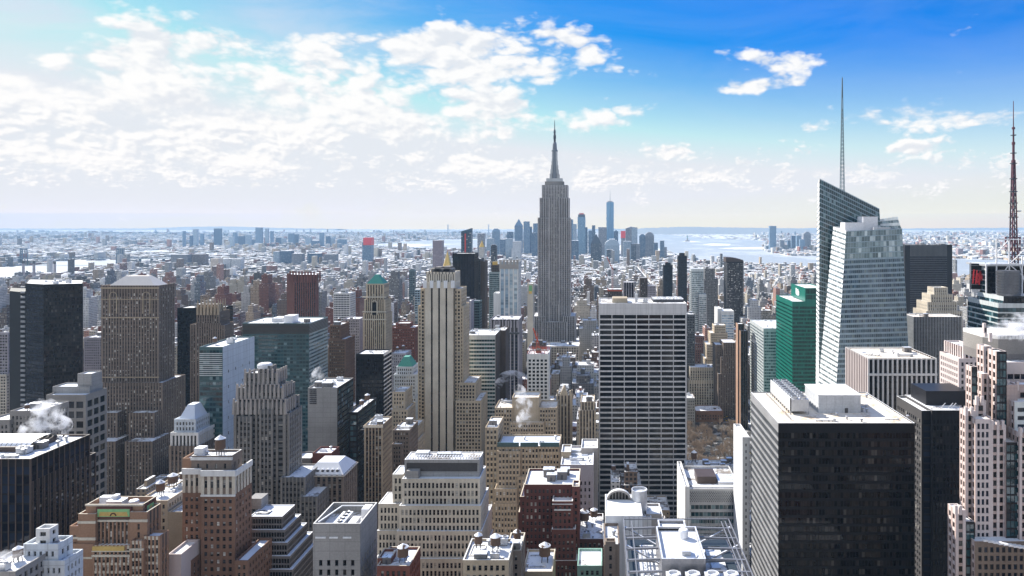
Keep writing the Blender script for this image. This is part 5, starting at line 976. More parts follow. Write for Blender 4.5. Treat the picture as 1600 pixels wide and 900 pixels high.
if True:
    part(r, 'roof_plant', lambda mb: mb.box(wx(1066, 219), wx(1080, 219), 219.5, 222.5, zt+.35, zt+1.8, 'galv', 'b')); part(r, 'vent_drum', lambda mb: mb.lathe(wx(1068, 233), 233, [(1.6, zt), (1.6, zt+2.4), (1.3, zt+2.9), (0, zt+3)], 'whitesteel', 16)); part(r, 'hatch', lambda mb: mb.lathe(wx(1073, 219), 221, [(3.6, zt), (3.6, zt+.35), (0, zt+.4)], 'whitesteel', 24))
for i in range(4):
    def fn(mb, i=i):
        x = wx(1052+i*30, Y+1); mb.box(x-2.2, x+2.2, Y-3.6, Y+2, z0-.6, z0+6.4, 'galv', 'b'); mb.lathe(x, Y-.8, [(1.7, z0+6.4), (1.8, z0+7.3), (1.5, z0+7.3), (1.45, z0+6.6), (0, z0+6.6)], 'whitesteel', 18)
    part(r, 'cooling_fan', fn)
part(r, 'strut', lambda mb: [mb.bar((wx(1072, Y+4), Y+4.5, z0+.4), (wx(s, Y+4), Y+3, z0+4.4), .4, 'whitesteel') for s in (1062, 1083)]+[mb.bar((wx(s, Y+4), Y+3, z0+.4), (wx(s-2, Y+4), Y+3, z0+4.6), .4, 'whitesteel') for s in (1046, 1101)])
# building with the drum and curved snowy roof
r, rs = B('masonry_block', 'snowy curved rooftop with an arched window and a big open steel drum', 300, [(946, 1004, 806, 0, 24, dict(roof='snowdeep', par=.3, st=S(pier='snowcap', blank=True))), (985, 1018, 808, 10, 12, dict(st=S(pier='white', blank=True))), (1010, 1034, 803, 12, 12, dict(st=S(pier='limestone', blank=True)))], S(bay=2.6, fl=3.6, ww=.5, wh=.6, pier='concrete', top=2), cat='building', roof='snowdeep', cap='snowcap', ind=20)
x_, y_, zb = wx(999, 318), 318, rs[1][4]
part(r, 'drum', lambda mb: mb.lathe(x_, y_, [(3.5, zb-1), (3.5, wz(764, y_)), (3.2, wz(764, y_)), (3.2, wz(768, y_)), (0, wz(768, y_))], 'galv', 28))
def arc(mb):
    c, z = wx(967, 318), rs[0][4]-.2; Yc = 318
    for i in range(14):
        a, b = math.pi*i/14, math.pi*(i+1)/14; mb.bar((c+5.2*math.cos(a), Yc, z+4.2*math.sin(a)), (c+5.2*math.cos(b), Yc, z+4.2*math.sin(b)), .7, 'limestone')
        mb.quads([[(c, Yc+.4, z), (c, Yc+.4, z), (c+5*math.cos(a), Yc+.4, z+4*math.sin(a)), (c+5*math.cos(b), Yc+.4, z+4*math.sin(b))]], 'bronzeglass'); mb.quads([[(c+5.4*math.cos(a), Yc+.1, z+4.4*math.sin(a)), (c+5.4*math.cos(b), Yc+.1, z+4.4*math.sin(b)), (c+5.4*math.cos(b), Yc+2.5, z+4.4*math.sin(b)), (c+5.4*math.cos(a), Yc+2.5, z+4.4*math.sin(a))]], 'snowdeep')
    for k in range(-3, 4): mb.box(c+k*1.4-.12, c+k*1.4+.12, Yc-.1, Yc+.3, z, z+4.1*math.sqrt(max(0, 1-(k*1.4/5.1)**2)), 'limestone')
part(r, 'arched_window', arc)
# assorted low roofs along the bottom edge
lo = lambda p, **k: S(bay=2.2, fl=3.4, ww=.45, wh=.52, pier=p, glass='windowlit', top=1.6, **k)
B('masonry_block', 'dark low rooftop with snow patches and round vents, right of the red brick block', 340, [(901, 943, 842, 0, 30, dict(cl=8, kinds=['vent', 'bulkhead', 'water_tank', 'cooling_unit']))], lo('maroondark'), ind=20, cat='building', roof='snowpatch', cap='white')
r, rs = B('masonry_block', 'small building with a green copper cornice and a round-arched attic at the bottom edge', 296, [(902, 941, 884, 0, 16)], lo('copper'), cat='building', cap='copper', ind=10)
B('masonry_block', 'brown ornate gabled block beside the near truss-framed roof', 280, [(944, 968, 851, 0, 20, dict(cl=2)), (946, 962, 846, -.6, 3)], lo('brownstone'), cat='building', ind=20)
B('masonry_block', 'snowy low rooftop strewn with plant below the cream terraced block, at the bottom edge', 262, [(723, 795, 875, 0, 18, dict(cl=9)), (732, 755, 868, 5, 9)], lo('beige'), cat='building', roof='snowdeep', cap='white')
B('masonry_block', 'small snowy roof with a wooden water tank, right of the roof strewn with plant', 275, [(790, 814, 860, 0, 16, dict(cl=2, kinds=['water_tank', 'bulkhead']))], lo('brownstone'), cat='building', roof='snow', cap='cream')
B('masonry_block', 'flat snow-covered roof at the foot of the red brick block', 290, [(817, 863, 893, 0, 20, dict(cl=5))], lo('beige'), cat='building', roof='snowdeep', cap='cream')
B('masonry_block', 'maroon-sided snowy roof between the grey concrete block and the cream terraces', 268, [(589, 640, 884, 0, 16, dict(cl=5)), (590, 612, 872, 4, 8)], lo('maroon'), cat='building', roof='snow', cap='cream')
B('masonry_block', 'tan block with a long snowy roof, between the orange and brown brick towers', 345, [(215, 262, 782, 0, 34, dict(cl=5)), (244, 271, 760, 20, 20), (262, 285, 800, -2, 26, dict(st=S(pier='buffbox', blank=True)))], lo('tan'), cat='building', ind=40)
B('masonry_block', 'pale pink-lit low wall block at the foot of the brown brick block', 300, [(262, 283, 866, -2, 14)], S(pier='pinkpale', blank=True), cat='building', roof='snowdeep')
B('masonry_block', 'stepped bluish white block with dark slot windows and a snowy penthouse', 252, [(56, 78, 826, 3, 4, dict(st=S(bay=2.5, fl=3, ww=.7, wh=.5, pier='white', glass='blackglass', top=.8), cl=0)), (36, 91, 850, 1, 7), (24, 101, 876, 0, 9)], S(bay=2.0, fl=3.4, ww=.36, wh=.5, pier='whiteblue', top=2.2), cat='building', ind=40, roof='snow')
B('masonry_block', 'snow-topped corner roof at the very bottom left, partly veiled by steam', 240, [(-40, 24, 893, 0, 16, dict(cl=3))], lo('concrete'), cat='building', roof='snow')
B('masonry_block', 'pinkish white block between the stepped bluish white block and orange brick tower', 330, [(84, 112, 846, 0, 24)], lo('pinkpale'), cat='building', roof='snow')
# shaded cluster in the canyon left of the striped tan tower
B('masonry_block', 'tan ornate block with a dark mansard cap, just right of the black box-shaped block', 620, [(613, 633, 612, 0, 24), (612, 637, 640, -3, 26)], lo('tan'), cat='building', cl=2, ind=40)
r, rs = B('masonry_block', 'pale grey block with a small teal hipped roof, left of the striped tan tower', 700, [(619, 645, 573, 4, 20), (615, 650, 585, 0, 28), (613, 651, 620, -4, 30)], lo('whiteblue'), cat='building', ind=40)
part(r, 'hipped_roof', lambda mb: mb.prism([(rs[0][0], rs[0][2]), (rs[0][1], rs[0][2]), (rs[0][1], rs[0][3]), (rs[0][0], rs[0][3])], rs[0][4], wz(557, 712), 'copperroof', top=[(rs[0][0]+5, rs[0][2]+6), (rs[0][1]-5, rs[0][2]+6), (rs[0][1]-5, rs[0][3]-5), (rs[0][0]+5, rs[0][3]-5)]))
B('masonry_block', 'brown block with a snowy setback beside the slim tan grid block', 560, [(614, 640, 672, 0, 26), (612, 628, 694, -6, 30)], lo('brownstone'), cat='building', cl=3, ind=30)
B('masonry_block', 'small tan house-like block with snowy cornice at the foot of the striped tan tower', 600, [(634, 651, 668, 0, 26), (640, 652, 690, -5, 26)], lo('tan'), cat='building', cl=2, ind=20)
B('masonry_block', 'white gridded block with a tall corner mast, behind the teal banded block', 1150, [(521, 547, 458, 0, 26), (532, 540, 452, 4, 12)], S(mode='b', bay=2.4, fl=3.6, ww=.8, wh=.6, dw=.3, pier='white', span='white', glass='navyglass', top=2), cat='building')
B('masonry_block', 'brick-red setback block right of the teal banded block', 800, [(515, 532, 508, 0, 28), (513, 540, 530, -3, 30)], lo('brick'), cat='building', cl=3)
B('apartment_block', 'lilac slab block with a rounded tank on top, left of the green pyramid tower', 900, [(536, 562, 498, 0, 22)], lo('lilac'), cat='apartment block', cl=2)
B('masonry_block', 'reddish brown block right of the green pyramid tower', 930, [(612, 648, 512, 0, 30), (618, 640, 505, 6, 18)], lo('maroon'), cat='building', cl=3)
B('masonry_block', 'mauve setback block with snowy ledges between the green pyramid tower and the striped tan tower', 820, [(611, 634, 552, 0, 24), (609, 640, 570, -4, 28)], lo('lilac'), cat='building', cl=2)
# ------------------------------------------------------------------ ground, water, hills
def inpoly(x, y, P):
    c = False; j = len(P)-1
    for i in range(len(P)):
        if (P[i][1] > y) != (P[j][1] > y) and x < (P[j][0]-P[i][0])*(y-P[i][1])/(P[j][1]-P[i][1])+P[i][0]: c = not c
        j = i
    return c
END = F*H/11.2
def groundm():
    m, t, p = mat('ground'); P, nz = geo(t)
    v = t.new('ShaderNodeTexVoronoi'); t.put(v.inputs['Vector'], t.vm('MULTIPLY', P, (.014, .009, 0.))); v.inputs['Scale'].default_value = 1
    cell = t.sep(v.outputs['Color'])[0]
    n = t.noise(P, .0012, 5, .6); s = t.rng(t.m('ADD', t.m('MULTIPLY', cell, .5), t.m('MULTIPLY', n, .6)), .46, .56)
    c = t.mix(s, t.mix(cell, (.10, .095, .09), (.20, .17, .15)), (.72, .74, .78)); near = t.rng(t.sep(P)[1], 3800., 5200.)
    street = t.mix(t.rng(t.noise(P, .08, 5), .54, .68), (.05, .05, .052), (.4, .4, .42))
    t.put(p.inputs['Base Color'], t.mix(near, street, c)); p.inputs['Roughness'].default_value = .9
groundm()
g = MB(); g.quads([[(-40000, -1500, 0), (40000, -1500, 0), (40000, END, 0), (-40000, END, 0)]], 'ground'); tag(g.build('ground'), kind='structure')
def waterm(name, col, ice, rough):
    m, t, p = mat(name); P, nz = geo(t)
    n = t.noise(t.vm('MULTIPLY', P, (1., .35, 1.)), .0022, 6, .62)
    t.put(p.inputs['Base Color'], t.mix(t.rng(n, .5, .62), col, ice)); p.inputs['Roughness'].default_value = rough; p.inputs['Specular IOR Level'].default_value = .6
    bp = t.new('ShaderNodeBump'); bp.inputs['Strength'].default_value = .35; bp.inputs['Distance'].default_value = 4; t.put(bp.inputs['Height'], t.noise(P, .02, 3)); t.l.new(bp.outputs[0], p.inputs['Normal'])
waterm('water', (.40, .43, .45), (.56, .58, .60), .45); waterm('icywater', (.42, .45, .48), (.70, .72, .74), .3)
WATER = []
def water(name, px, m):
    P = [gp(*q) for q in px]; WATER.append(P); bm = bmesh.new(); f = bm.faces.new([bm.verts.new((x, y, .6)) for x, y in P]); bmesh.ops.triangulate(bm, faces=[f]); me = bpy.data.meshes.new(name); bm.to_mesh(me); bm.free(); me.materials.append(MAT[m]); tag(put(name, me), kind='structure')
water('bay', [(960, 366), (1040, 366.5), (1100, 372.5), (1150, 374), (1200, 376), (1192, 388), (1196, 393), (1228, 400), (1290, 400.5), (1420, 401), (1500, 405), (1760, 412), (1760, 446), (1520, 440), (1420, 430), (1290, 420.5), (1170, 413), (1100, 411), (1060, 399), (1040, 389), (985, 386), (960, 380)], 'water')
water('river', [(-260, 424), (0, 417.5), (75, 413), (75, 408.5), (150, 407.5), (270, 402), (330, 396), (338, 398), (280, 406), (215, 410), (190, 415), (150, 421), (100, 429), (60, 435), (0, 438), (-260, 450)], 'icywater')
water('river', [(190, 393), (262, 391.5), (268, 394.5), (205, 396.5)], 'icywater')
water('harbour', [(560, 383), (640, 377), (700, 374), (775, 373), (790, 383), (740, 391), (660, 389)], 'icywater')
water('sea', [(380, 359.2), (560, 359.2), (1000, 359.4), (1000, 361.5), (760, 363.5), (560, 361.5), (380, 360.6)], 'icywater')
def islandf(name, px, m):
    P = [gp(*q) for q in px]; bm = bmesh.new(); f = bm.faces.new([bm.verts.new((x, y, 1.6)) for x, y in P]); bmesh.ops.triangulate(bm, faces=[f]); me = bpy.data.meshes.new(name); bm.to_mesh(me); bm.free(); me.materials.append(MAT[m]); tag(put(name, me), kind='structure'); return P
roofm('isle', .44, (.20, .18, .17))
for q in ([(1064, 377.5), (1080, 376.4), (1096, 377.8), (1082, 379)], [(1097, 382), (1112, 380.3), (1142, 381.4), (1140, 384), (1112, 384.2)], [(1120, 388.4), (1145, 387), (1200, 386), (1200, 390), (1150, 390)], [(600, 384.5), (640, 381.5), (680, 383), (650, 386)]): islandf('island', q, 'isle')
plain('hill', (.26, .28, .30), .95)
def ridge(name, pts, Y, dep, seed):
    R = random.Random(seed); mb = MB(); xs = [p[0] for p in pts]; n = 90; prev = None
    for i in range(n+1):
        sx = xs[0]+(xs[-1]-xs[0])*i/n; row = np.interp(sx, xs, [p[1] for p in pts])+R.uniform(-.35, .35); cur = (wx(sx, Y), max(2, wz(row, Y)))
        if prev: mb.quads([[(prev[0], Y, 0), (cur[0], Y, 0), (cur[0], Y+dep*.4, cur[1]), (prev[0], Y+dep*.4, prev[1])], [(prev[0], Y+dep*.4, prev[1]), (cur[0], Y+dep*.4, cur[1]), (cur[0], Y+dep, 0), (prev[0], Y+dep, 0)]], 'hill')
        prev = cur
    tag(mb.build(name), kind='structure')
ridge('hills', [(960, 362), (1010, 357), (1080, 354.8), (1160, 356), (1240, 357.4), (1330, 361)], 15500, 2500, 1)
ridge('hills', [(-300, 357.5), (200, 357), (280, 354.5), (340, 353.8), (420, 356.2), (520, 358)], 22500, 1500, 2)
ridge('hills', [(900, 358), (1200, 356.6), (1420, 357), (1600, 356), (1800, 357)], 23000, 1200, 3)
# avenues with kerbs and lane lines
AVE = list(range(-4300, -1300, 230))+[-1240, -1010, -780, -620, -470, -325, -175, 205, 415, 690, 960, 1230, 1500, 1780, 2010, 2240, 2470, 2700, 2930]
plain('asphalt', (.055, .056, .06), .9); roofm('pavement', .42, (.24, .23, .22)); plain('paint', (.75, .75, .72), .8)
mb = MB()
for a in AVE: mb.quads([[(a-9, 380, .004), (a+9, 380, .004), (a+9, 4200, .004), (a-9, 4200, .004)]], 'asphalt')
tag(mb.build('road'), kind='structure')
mb = MB()
for a in AVE:
    for s in (-1, 1): mb.box(a+s*12-3, a+s*12+3, 380, 4200, 0, .13, 'pavement', 'b')
tag(mb.build('pavement'), kind='structure')
mb = MB()
for a in AVE:
    for k in range(-2, 3):
        for j in range(60): mb.quads([[(a+k*3.3-.08, 400+j*12, .008), (a+k*3.3+.08, 400+j*12, .008), (a+k*3.3+.08, 404+j*12, .008), (a+k*3.3-.08, 404+j*12, .008)]], 'paint')
tag(mb.build('road_markings'), kind='structure')
# ------------------------------------------------------------------ the smaller blocks between and beyond the towers
PAL = [('brick red', (.22, .09, .065)), ('brown', (.17, .12, .09)), ('tan', (.36, .28, .20)), ('cream', (.46, .41, .33)), ('grey', (.25, .245, .24)), ('pale grey', (.42, .42, .42)), ('white', (.62, .61, .60)), ('rose brick', (.32, .17, .13)), ('dark grey', (.10, .10, .105)), ('blue-grey', (.22, .26, .31))]
PW = [15, 13, 14, 13, 12, 10, 8, 9, 4, 4]
PF = [6, 8, 10, 13, 16, 18, 14, 7, 5, 6]
FA = np.array([f[:5] for f in FOOT], float)
R = random.Random(5)
def cityblock(mb, x0, x1, y0, y1, h, col, sty, feats, z0=0., bay=3.2, fl=3.5):
    A = [(x0, y0), (x1, y0), (x1, y1), (x0, y1)]
    for i in range(4):
        a, b = A[i], A[(i+1) % 4]; L = abs(b[0]-a[0])+abs(b[1]-a[1]); u, v = max(1, round(L/bay)), (h-z0)/fl
        if i == 2: continue
        mb.quads([[(*a, z0), (*b, z0), (*b, h), (*a, h)]], 'city', uv=[[(0, .35), (u, .35), (u, v+.35), (0, v+.35)]], col=col, sty=sty)
    mb.quads([[(x1, y1, z0), (x0, y1, z0), (x0, y1, h), (x1, y1, h)]], 'city', col=col)
    if 'p' in feats:                                 # parapet standing round the roof
        q = .9; B_ = [(x0+.5, y0+.5), (x1-.5, y0+.5), (x1-.5, y1-.5), (x0+.5, y1-.5)]
        for i in range(4): j = (i+1) % 4; mb.quads([[(*A[i], h), (*A[j], h), (*B_[j], h), (*B_[i], h)], [(*B_[i], h), (*B_[j], h), (*B_[j], h-q), (*B_[i], h-q)]], 'city', col=col)
        mb.quads([[(*p, h-q) for p in B_]], 'city', col=col)
    else: mb.quads([[(*p, h) for p in A]], 'city', col=col)
    W_, D_ = x1-x0, y1-y0
    if 'b' in feats:
        a, b = x0+W_*R.uniform(.12, .55), y0+D_*R.uniform(.2, .55); mb.box(a, a+W_*R.uniform(.18, .34), b, b+D_*R.uniform(.2, .35), h-.9, h+R.uniform(2.5, 5.5), 'city', col=tuple(c*.85 for c in col))
    if 'u' in feats:
        for k in range(R.randrange(2, 6)): a, b, s = x0+W_*R.uniform(.08, .8), y0+D_*R.uniform(.1, .8), R.uniform(.8, 2.2); mb.box(a, a+s*1.6, b, b+s, h-.9, h+s*.8, 'city', col=(.3, .31, .33))
    if 't' in feats:
        a, b = x0+W_*R.uniform(.2, .8), y0+D_*R.uniform(.25, .75); mb.lathe(a, b, [(1.9, h+2.5), (1.9, h+6), (0, h+7.6)], 'city', 8, col=(.14, .085, .06))
        for s, t_ in ((1.1, 1.1), (-1.1, 1.1), (1.1, -1.1), (-1.1, -1.1)): mb.box(a+s-.15, a+s+.15, b+t_-.15, b+t_+.15, h-.9, h+2.6, 'city', col=(.08, .08, .08))
def wet(x, y): return any(inpoly(x, y, P) for P in WATER)
def hits(x0, x1, y0, y1, m=2.):
    return bool(np.any((FA[:, 0]-m < x1) & (FA[:, 1]+m > x0) & (FA[:, 2]-m < y1) & (FA[:, 3]+m > y0)))
def hidden(x, y, z):                                 # is the roof behind one of the named towers?
    d = np.array([x, y, z-H]); t0 = np.zeros(len(FA)); t1 = np.ones(len(FA))*.995
    for k, (a, b) in enumerate(((0, 1), (2, 3))):
        dk = d[k] if abs(d[k]) > 1e-6 else 1e-6; ta, tb = FA[:, a]/dk, FA[:, b]/dk; t0 = np.maximum(t0, np.minimum(ta, tb)); t1 = np.minimum(t1, np.maximum(ta, tb))
    if d[2] < 0: t0 = np.maximum(t0, (H-FA[:, 4])/-d[2])
    return bool(np.any(t0 < t1))
PARK = (30, 190, 600, 905)
lots = []
Yb = 392.
while Yb < 4300:
    blk_d = 62.
    for i in range(len(AVE)-1):
        bx0, bx1 = AVE[i]+15, AVE[i+1]-15
        for half in (0, 1):
            y0 = Yb+half*blk_d/2; y1 = y0+blk_d/2-R.choice((0, 0, 2, 5)); x = bx0
            while x < bx1-8:
                w_ = min(R.choice((8, 12, 16, 22, 28, 36)) if Yb < 2500 else R.choice((9, 12, 16, 20, 28)), bx1-x); xa, xb = x, x+w_; x += w_
                if bx1-x < 6: xb = bx1; x = bx1
                sx = CX+F*(xa+xb)/2/y0
                if not -120 < sx < 1720: continue
                if PARK[0]-2 < xb and xa < PARK[1]+2 and PARK[2] < y1 and y0 < PARK[3]: continue
                if Yb < 900: h = min(R.uniform(16, 62), wz(R.uniform(690, 740), y0)) if y0 < 700 else min(R.uniform(20, 75), wz(R.uniform(590, 660), y0))
                elif Yb < 1400: h = min(R.lognormvariate(3.95, .4), wz(R.uniform(508, 555), y0))
                elif Yb < 2600: h = R.lognormvariate(3.58, .42)*(R.uniform(1.6, 2.6) if R.random() < .13 else 1); h = min(h, wz(R.uniform(430, 470), y0))
                else: h = R.lognormvariate(2.75, .3)*(R.uniform(2, 3.6) if R.random() < .035 else 1)
                if h < 8: h = R.uniform(8, 14)
                if 845 < sx < 905 and 900 < Yb < 1260: h = min(h, wz(R.uniform(560, 600), y0))
                m_ = R.uniform(0, 1.2) if Yb < 2500 else R.uniform(0, 2)
                if hits(xa, xb, y0, y1) or Yb > 2600 and (wet(xa, y0) or wet(xb, y1) or wet(xa, y1+80)): continue
                lots.append((xa+.3, xb-m_, y0, y1, h, sx))
    Yb += 80.
# the blocks under and behind the viewpoint: out of the picture, but they shade the canyons and stand in the glass
back = []
for yb in range(-880, 330, 80):
    for i in range(12, len(AVE)-6):
        for half in (0, 1):
            x = AVE[i]+15
            while x < AVE[i+1]-20:
                w_ = R.choice((26, 34, 44)); xa, xb, y0 = x, min(x+w_, AVE[i+1]-15), yb+half*31; x += w_
                if abs((xa+xb)/2) < 45 and abs(y0) < 70: continue
                if hits(xa, xb, y0, y0+29): continue
                h = R.uniform(60, 150) if y0 > -700 else R.uniform(120, 230)
                if y0 > 100: h = min(h, wz(930, y0+29)-6)
                if h > 12: back.append((xa, xb, y0, y0+29, h))
lots.sort(key=lambda l: l[2])
# the nearest blocks in view stand as things of their own, each with a label drawn from its own look and place
ANCH = [(440, 370, 'grey concrete block'), (670, 760, 'cream terraced block'), (850, 800, 'dark red brick block'), (1000, 620, 'white grid slab'), (1110, 760, 'perforated screen block'), (600, 600, 'black box-shaped block'), (690, 560, 'striped tan tower'), (480, 460, 'maroon ribbed tower'), (440, 560, 'teal banded block'), (590, 480, 'green pyramid tower'), (215, 520, 'brown hip-roofed tower'), (75, 520, 'folded black glass tower'),
  (750, 570, 'pale green banded block'), (840, 590, 'scaffolded white block'), (790, 450, 'white-finned tower'), (866, 450, 'tallest tower'), (1100, 610, 'cream ribbed block'), (1160, 580, 'terracotta-sided slab'), (1200, 580, 'pale grey banded tower'), (1245, 520, 'emerald tower'), (1345, 470, 'faceted glass tower'), (1450, 430, 'dark bordered slab'), (1465, 540, 'finned grey slab'), (1148, 450, 'speckled dark tower'), (1066, 440, 'thin blue-black tower'), (320, 540, 'spiky gothic tower'), (370, 610, 'white panelled slab'), (1108, 655, 'russet brick block'), (955, 440, 'tall red crane'), (1550, 600, 'pink tower'), (724, 450, 'flat-topped black slab'), (120, 640, 'square windowed grey block'), (1500, 470, 'red-lettered sign tower')]
n_thing, mass, seen_lab, LABELS = 0, MB(), {}, {}
for (xa, xb, y0, y1, h, sx) in lots:
    k = R.choices(range(len(PAL)), PW if y0 < 1900 else PF)[0]; cname, c = PAL[k]; v = R.uniform(.8, 1.2); col = tuple(min(.8, q*v) for q in c)
    sty = R.choice((.38, .45, .5, .6, .42)) if k != 9 else .82
    W_ = xb-xa; feats = 'p' if y0 < 2400 else ''
    f = R.random(); roofw = ''
    if y0 < 3200:
        if f < .45: feats += 'b'; roofw = 'a rooftop hut'
        elif f < .62 and W_ > 10: feats += 'bt'; roofw = 'a hut and water tank'
        elif f < .75: feats += 't'; roofw = 'a lone water tank'
        else: roofw = 'a bare flat roof'
        if R.random() < .6 and y0 < 2400: feats += 'u'; roofw += ' among small units' if 'bare' not in roofw else ''
        if 'bare' in roofw and 'u' in feats: roofw = 'scattered roof units'
    X, Yc = (xa+xb)/2, (y0+y1)/2; ry = CY+F*(H-h)/y0
    vis = n_thing < 292 and 0 < sx < 1600 and y0 < 2300 and ry < 890 and not hidden(X, y0+1, h)
    if not vis:
        cityblock(mass, xa, xb, y0, y1, h, col, sty, feats, bay=3.2 if y0 < 2600 else 4.5, fl=3.5 if y0 < 2600 else 4.5)
        if y0 < 2600 and h > 45 and W_ > 14: cityblock(mass, xa+W_*.2, xb-W_*.2, y0+4, y1-4, h*1.14, col, sty, 'pb', z0=h)
        continue
    n_thing += 1; b = MB(); cityblock(b, xa, xb, y0, y1, h, col, sty, feats)
    if h > 40 and W_ > 14: cityblock(b, xa+W_*.18, xb-W_*.18, y0+3, y1-4, h*1.16, col, sty, 'pb', z0=h-.5)
    o = b.build('city_block', None, (X, Yc, 0))
    an = min(ANCH, key=lambda q: ((q[0]-sx)/1.3)**2+(q[1]-ry)**2); dx_, dy_ = sx-an[0], ry-an[1]
    side = ('right of' if dx_ > 0 else 'left of') if abs(dx_) > abs(dy_)*.8 else ('below' if dy_ > 0 else 'just above')
    size = ('narrow ' if W_ < 13 else 'wide ' if W_ > 26 else '')+('low ' if h < 25 else 'tall ' if h > 50 else '')
    lab = f"{size}{cname} block with {roofw}, {side} the {an[2]}"
    LABELS.setdefault(lab, []).append((o, sx, y0))
import re
nw = lambda s: len(re.findall(r"[A-Za-z0-9][A-Za-z0-9']*", s))
ORD = ['first', 'second', 'third', 'fourth', 'fifth', 'sixth', 'seventh', 'eighth', 'ninth', 'tenth']
for lab, L in LABELS.items():
    L.sort(key=lambda q: q[1])
    for i, (o, sx, y0) in enumerate(L):
        s = lab
        if len(L) > 1:
            s = lab.replace(' block with', f' block, {ORD[i]} of {len(L)} such from the left, with', 1) if i < 10 else lab
        s = re.sub(r', (\w+) of \d+ such from the left,', r', \1 from the left,', s)
        if nw(s) > 16: s = s.replace(' units', '').replace(' scattered roof', ' roof gear').replace('roof among small', 'roof').replace(' among small', '')
        if nw(s) > 16: s = s.replace(' from the left', '').replace('a rooftop hut', 'hut').replace('a lone water tank', 'water tank').replace('a bare flat roof', 'bare roof').replace('a hut and water tank', 'hut and tank')
        if nw(s) > 16: s = s.replace('scattered roof units', 'roof units').replace(' a hut and ', ' hut and ').replace(' a lone ', ' ').replace(' a rooftop ', ' ').replace(' just above ', ' above ')
        tag(o, s, 'building', 'small blocks between the towers')
for (xa, xb, y0, y1, h) in back: cityblock(mass, xa, xb, y0, y1, h, R.choices(PAL, PW)[0][1], R.choice((.45, .6, .82)), '')
tag(mass.build('city_block_mass'), kind='stuff')
# ------------------------------------------------------------------ far boroughs as one mass each
far = MB(); R = random.Random(21)
def wet(x, y): return any(inpoly(x, y, P) for P in WATER)
n = 0
while n < 21000:
    Yf = 4200*math.exp(R.random()**.75*math.log(4.4)); sx = R.uniform(-60, 1660); X = wx(sx, Yf)
    if wet(X, Yf) or wet(X, Yf-60): continue
    if sx > 930 and sx < 1180 and Yf > 5600: continue
    if Yf < 4310: continue
    n += 1; big = R.random(); w_ = R.uniform(10, 34)*(1+Yf/14000); d_ = R.uniform(14, 50)*(1+Yf/9000); h = R.uniform(7, 17)
    clump = math.sin(X*.0021+Yf*.0007)*math.sin(Yf*.0013-X*.0006)
    if clump > .45 and big < .22: h = R.uniform(25, 55); w_ *= .8
    elif big < .012: h = R.uniform(40, 90); w_ = R.uniform(22, 34); d_ = 30
    c = R.choices(PAL, PF)[0][1]; v = R.uniform(.8, 1.3)
    far.box(X-w_/2, X+w_/2, Yf, Yf+d_, 0, h, 'city', 'b', col=tuple(q*v for q in c), sty=0.)
tag(far.build('distant_borough'), kind='stuff')
# ------------------------------------------------------------------ far towers that stand out one by one
def ft(x0, x1, top, Y, col, label, sty=.6, D=None, cap=None, name='distant_tower', cat='tower', group=None, steps=()):
    X0, X1 = wx(x0, Y), wx(x1, Y); z = wz(top, Y); D = D or (X1-X0)*.9; b = MB(); cx = (X0+X1)/2
    cityblock(b, X0, X1, Y, Y+D, z, col, sty, '', bay=5, fl=5)
    for (a, c_, t) in steps: cityblock(b, wx(a, Y)+.1, wx(c_, Y)-.1, Y+D*.15, Y+D*.85, wz(t, Y), col, sty, '', z0=z-.5, bay=5, fl=5)
    if cap == 'pyramid': b.prism([(X0, Y), (X1, Y), (X1, Y+D), (X0, Y+D)], z, z+(X1-X0)*.9, 'city', top=[(cx-1, Y+D/2-1), (cx+1, Y+D/2-1), (cx+1, Y+D/2+1), (cx-1, Y+D/2+1)], col=col)
    if cap == 'slope': b.prism([(X0, Y), (X1, Y), (X1, Y+D), (X0, Y+D)], z-1, z, 'city', z1s=[z+1, z+(X1-X0)*.35, z+(X1-X0)*.35, z+1], col=col)
    if cap == 'round':
        for i in range(5): a = i/5; w_ = (X1-X0)/2*math.cos(a*1.45); b.box(cx-w_, cx+w_, Y, Y+D, z+(X1-X0)*.09*i, z+(X1-X0)*.09*(i+1), 'city', 'b', col=col)
    o = b.build(name, None, (cx, Y+D/2, 0)); tag(o, label, cat, group)
    FOOT.append((X0, X1, Y, Y+D, z, o.name)); return o
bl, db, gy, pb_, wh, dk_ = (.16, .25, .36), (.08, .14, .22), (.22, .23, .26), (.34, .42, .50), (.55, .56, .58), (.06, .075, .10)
GD = 'hazy downtown towers behind the tallest tower'
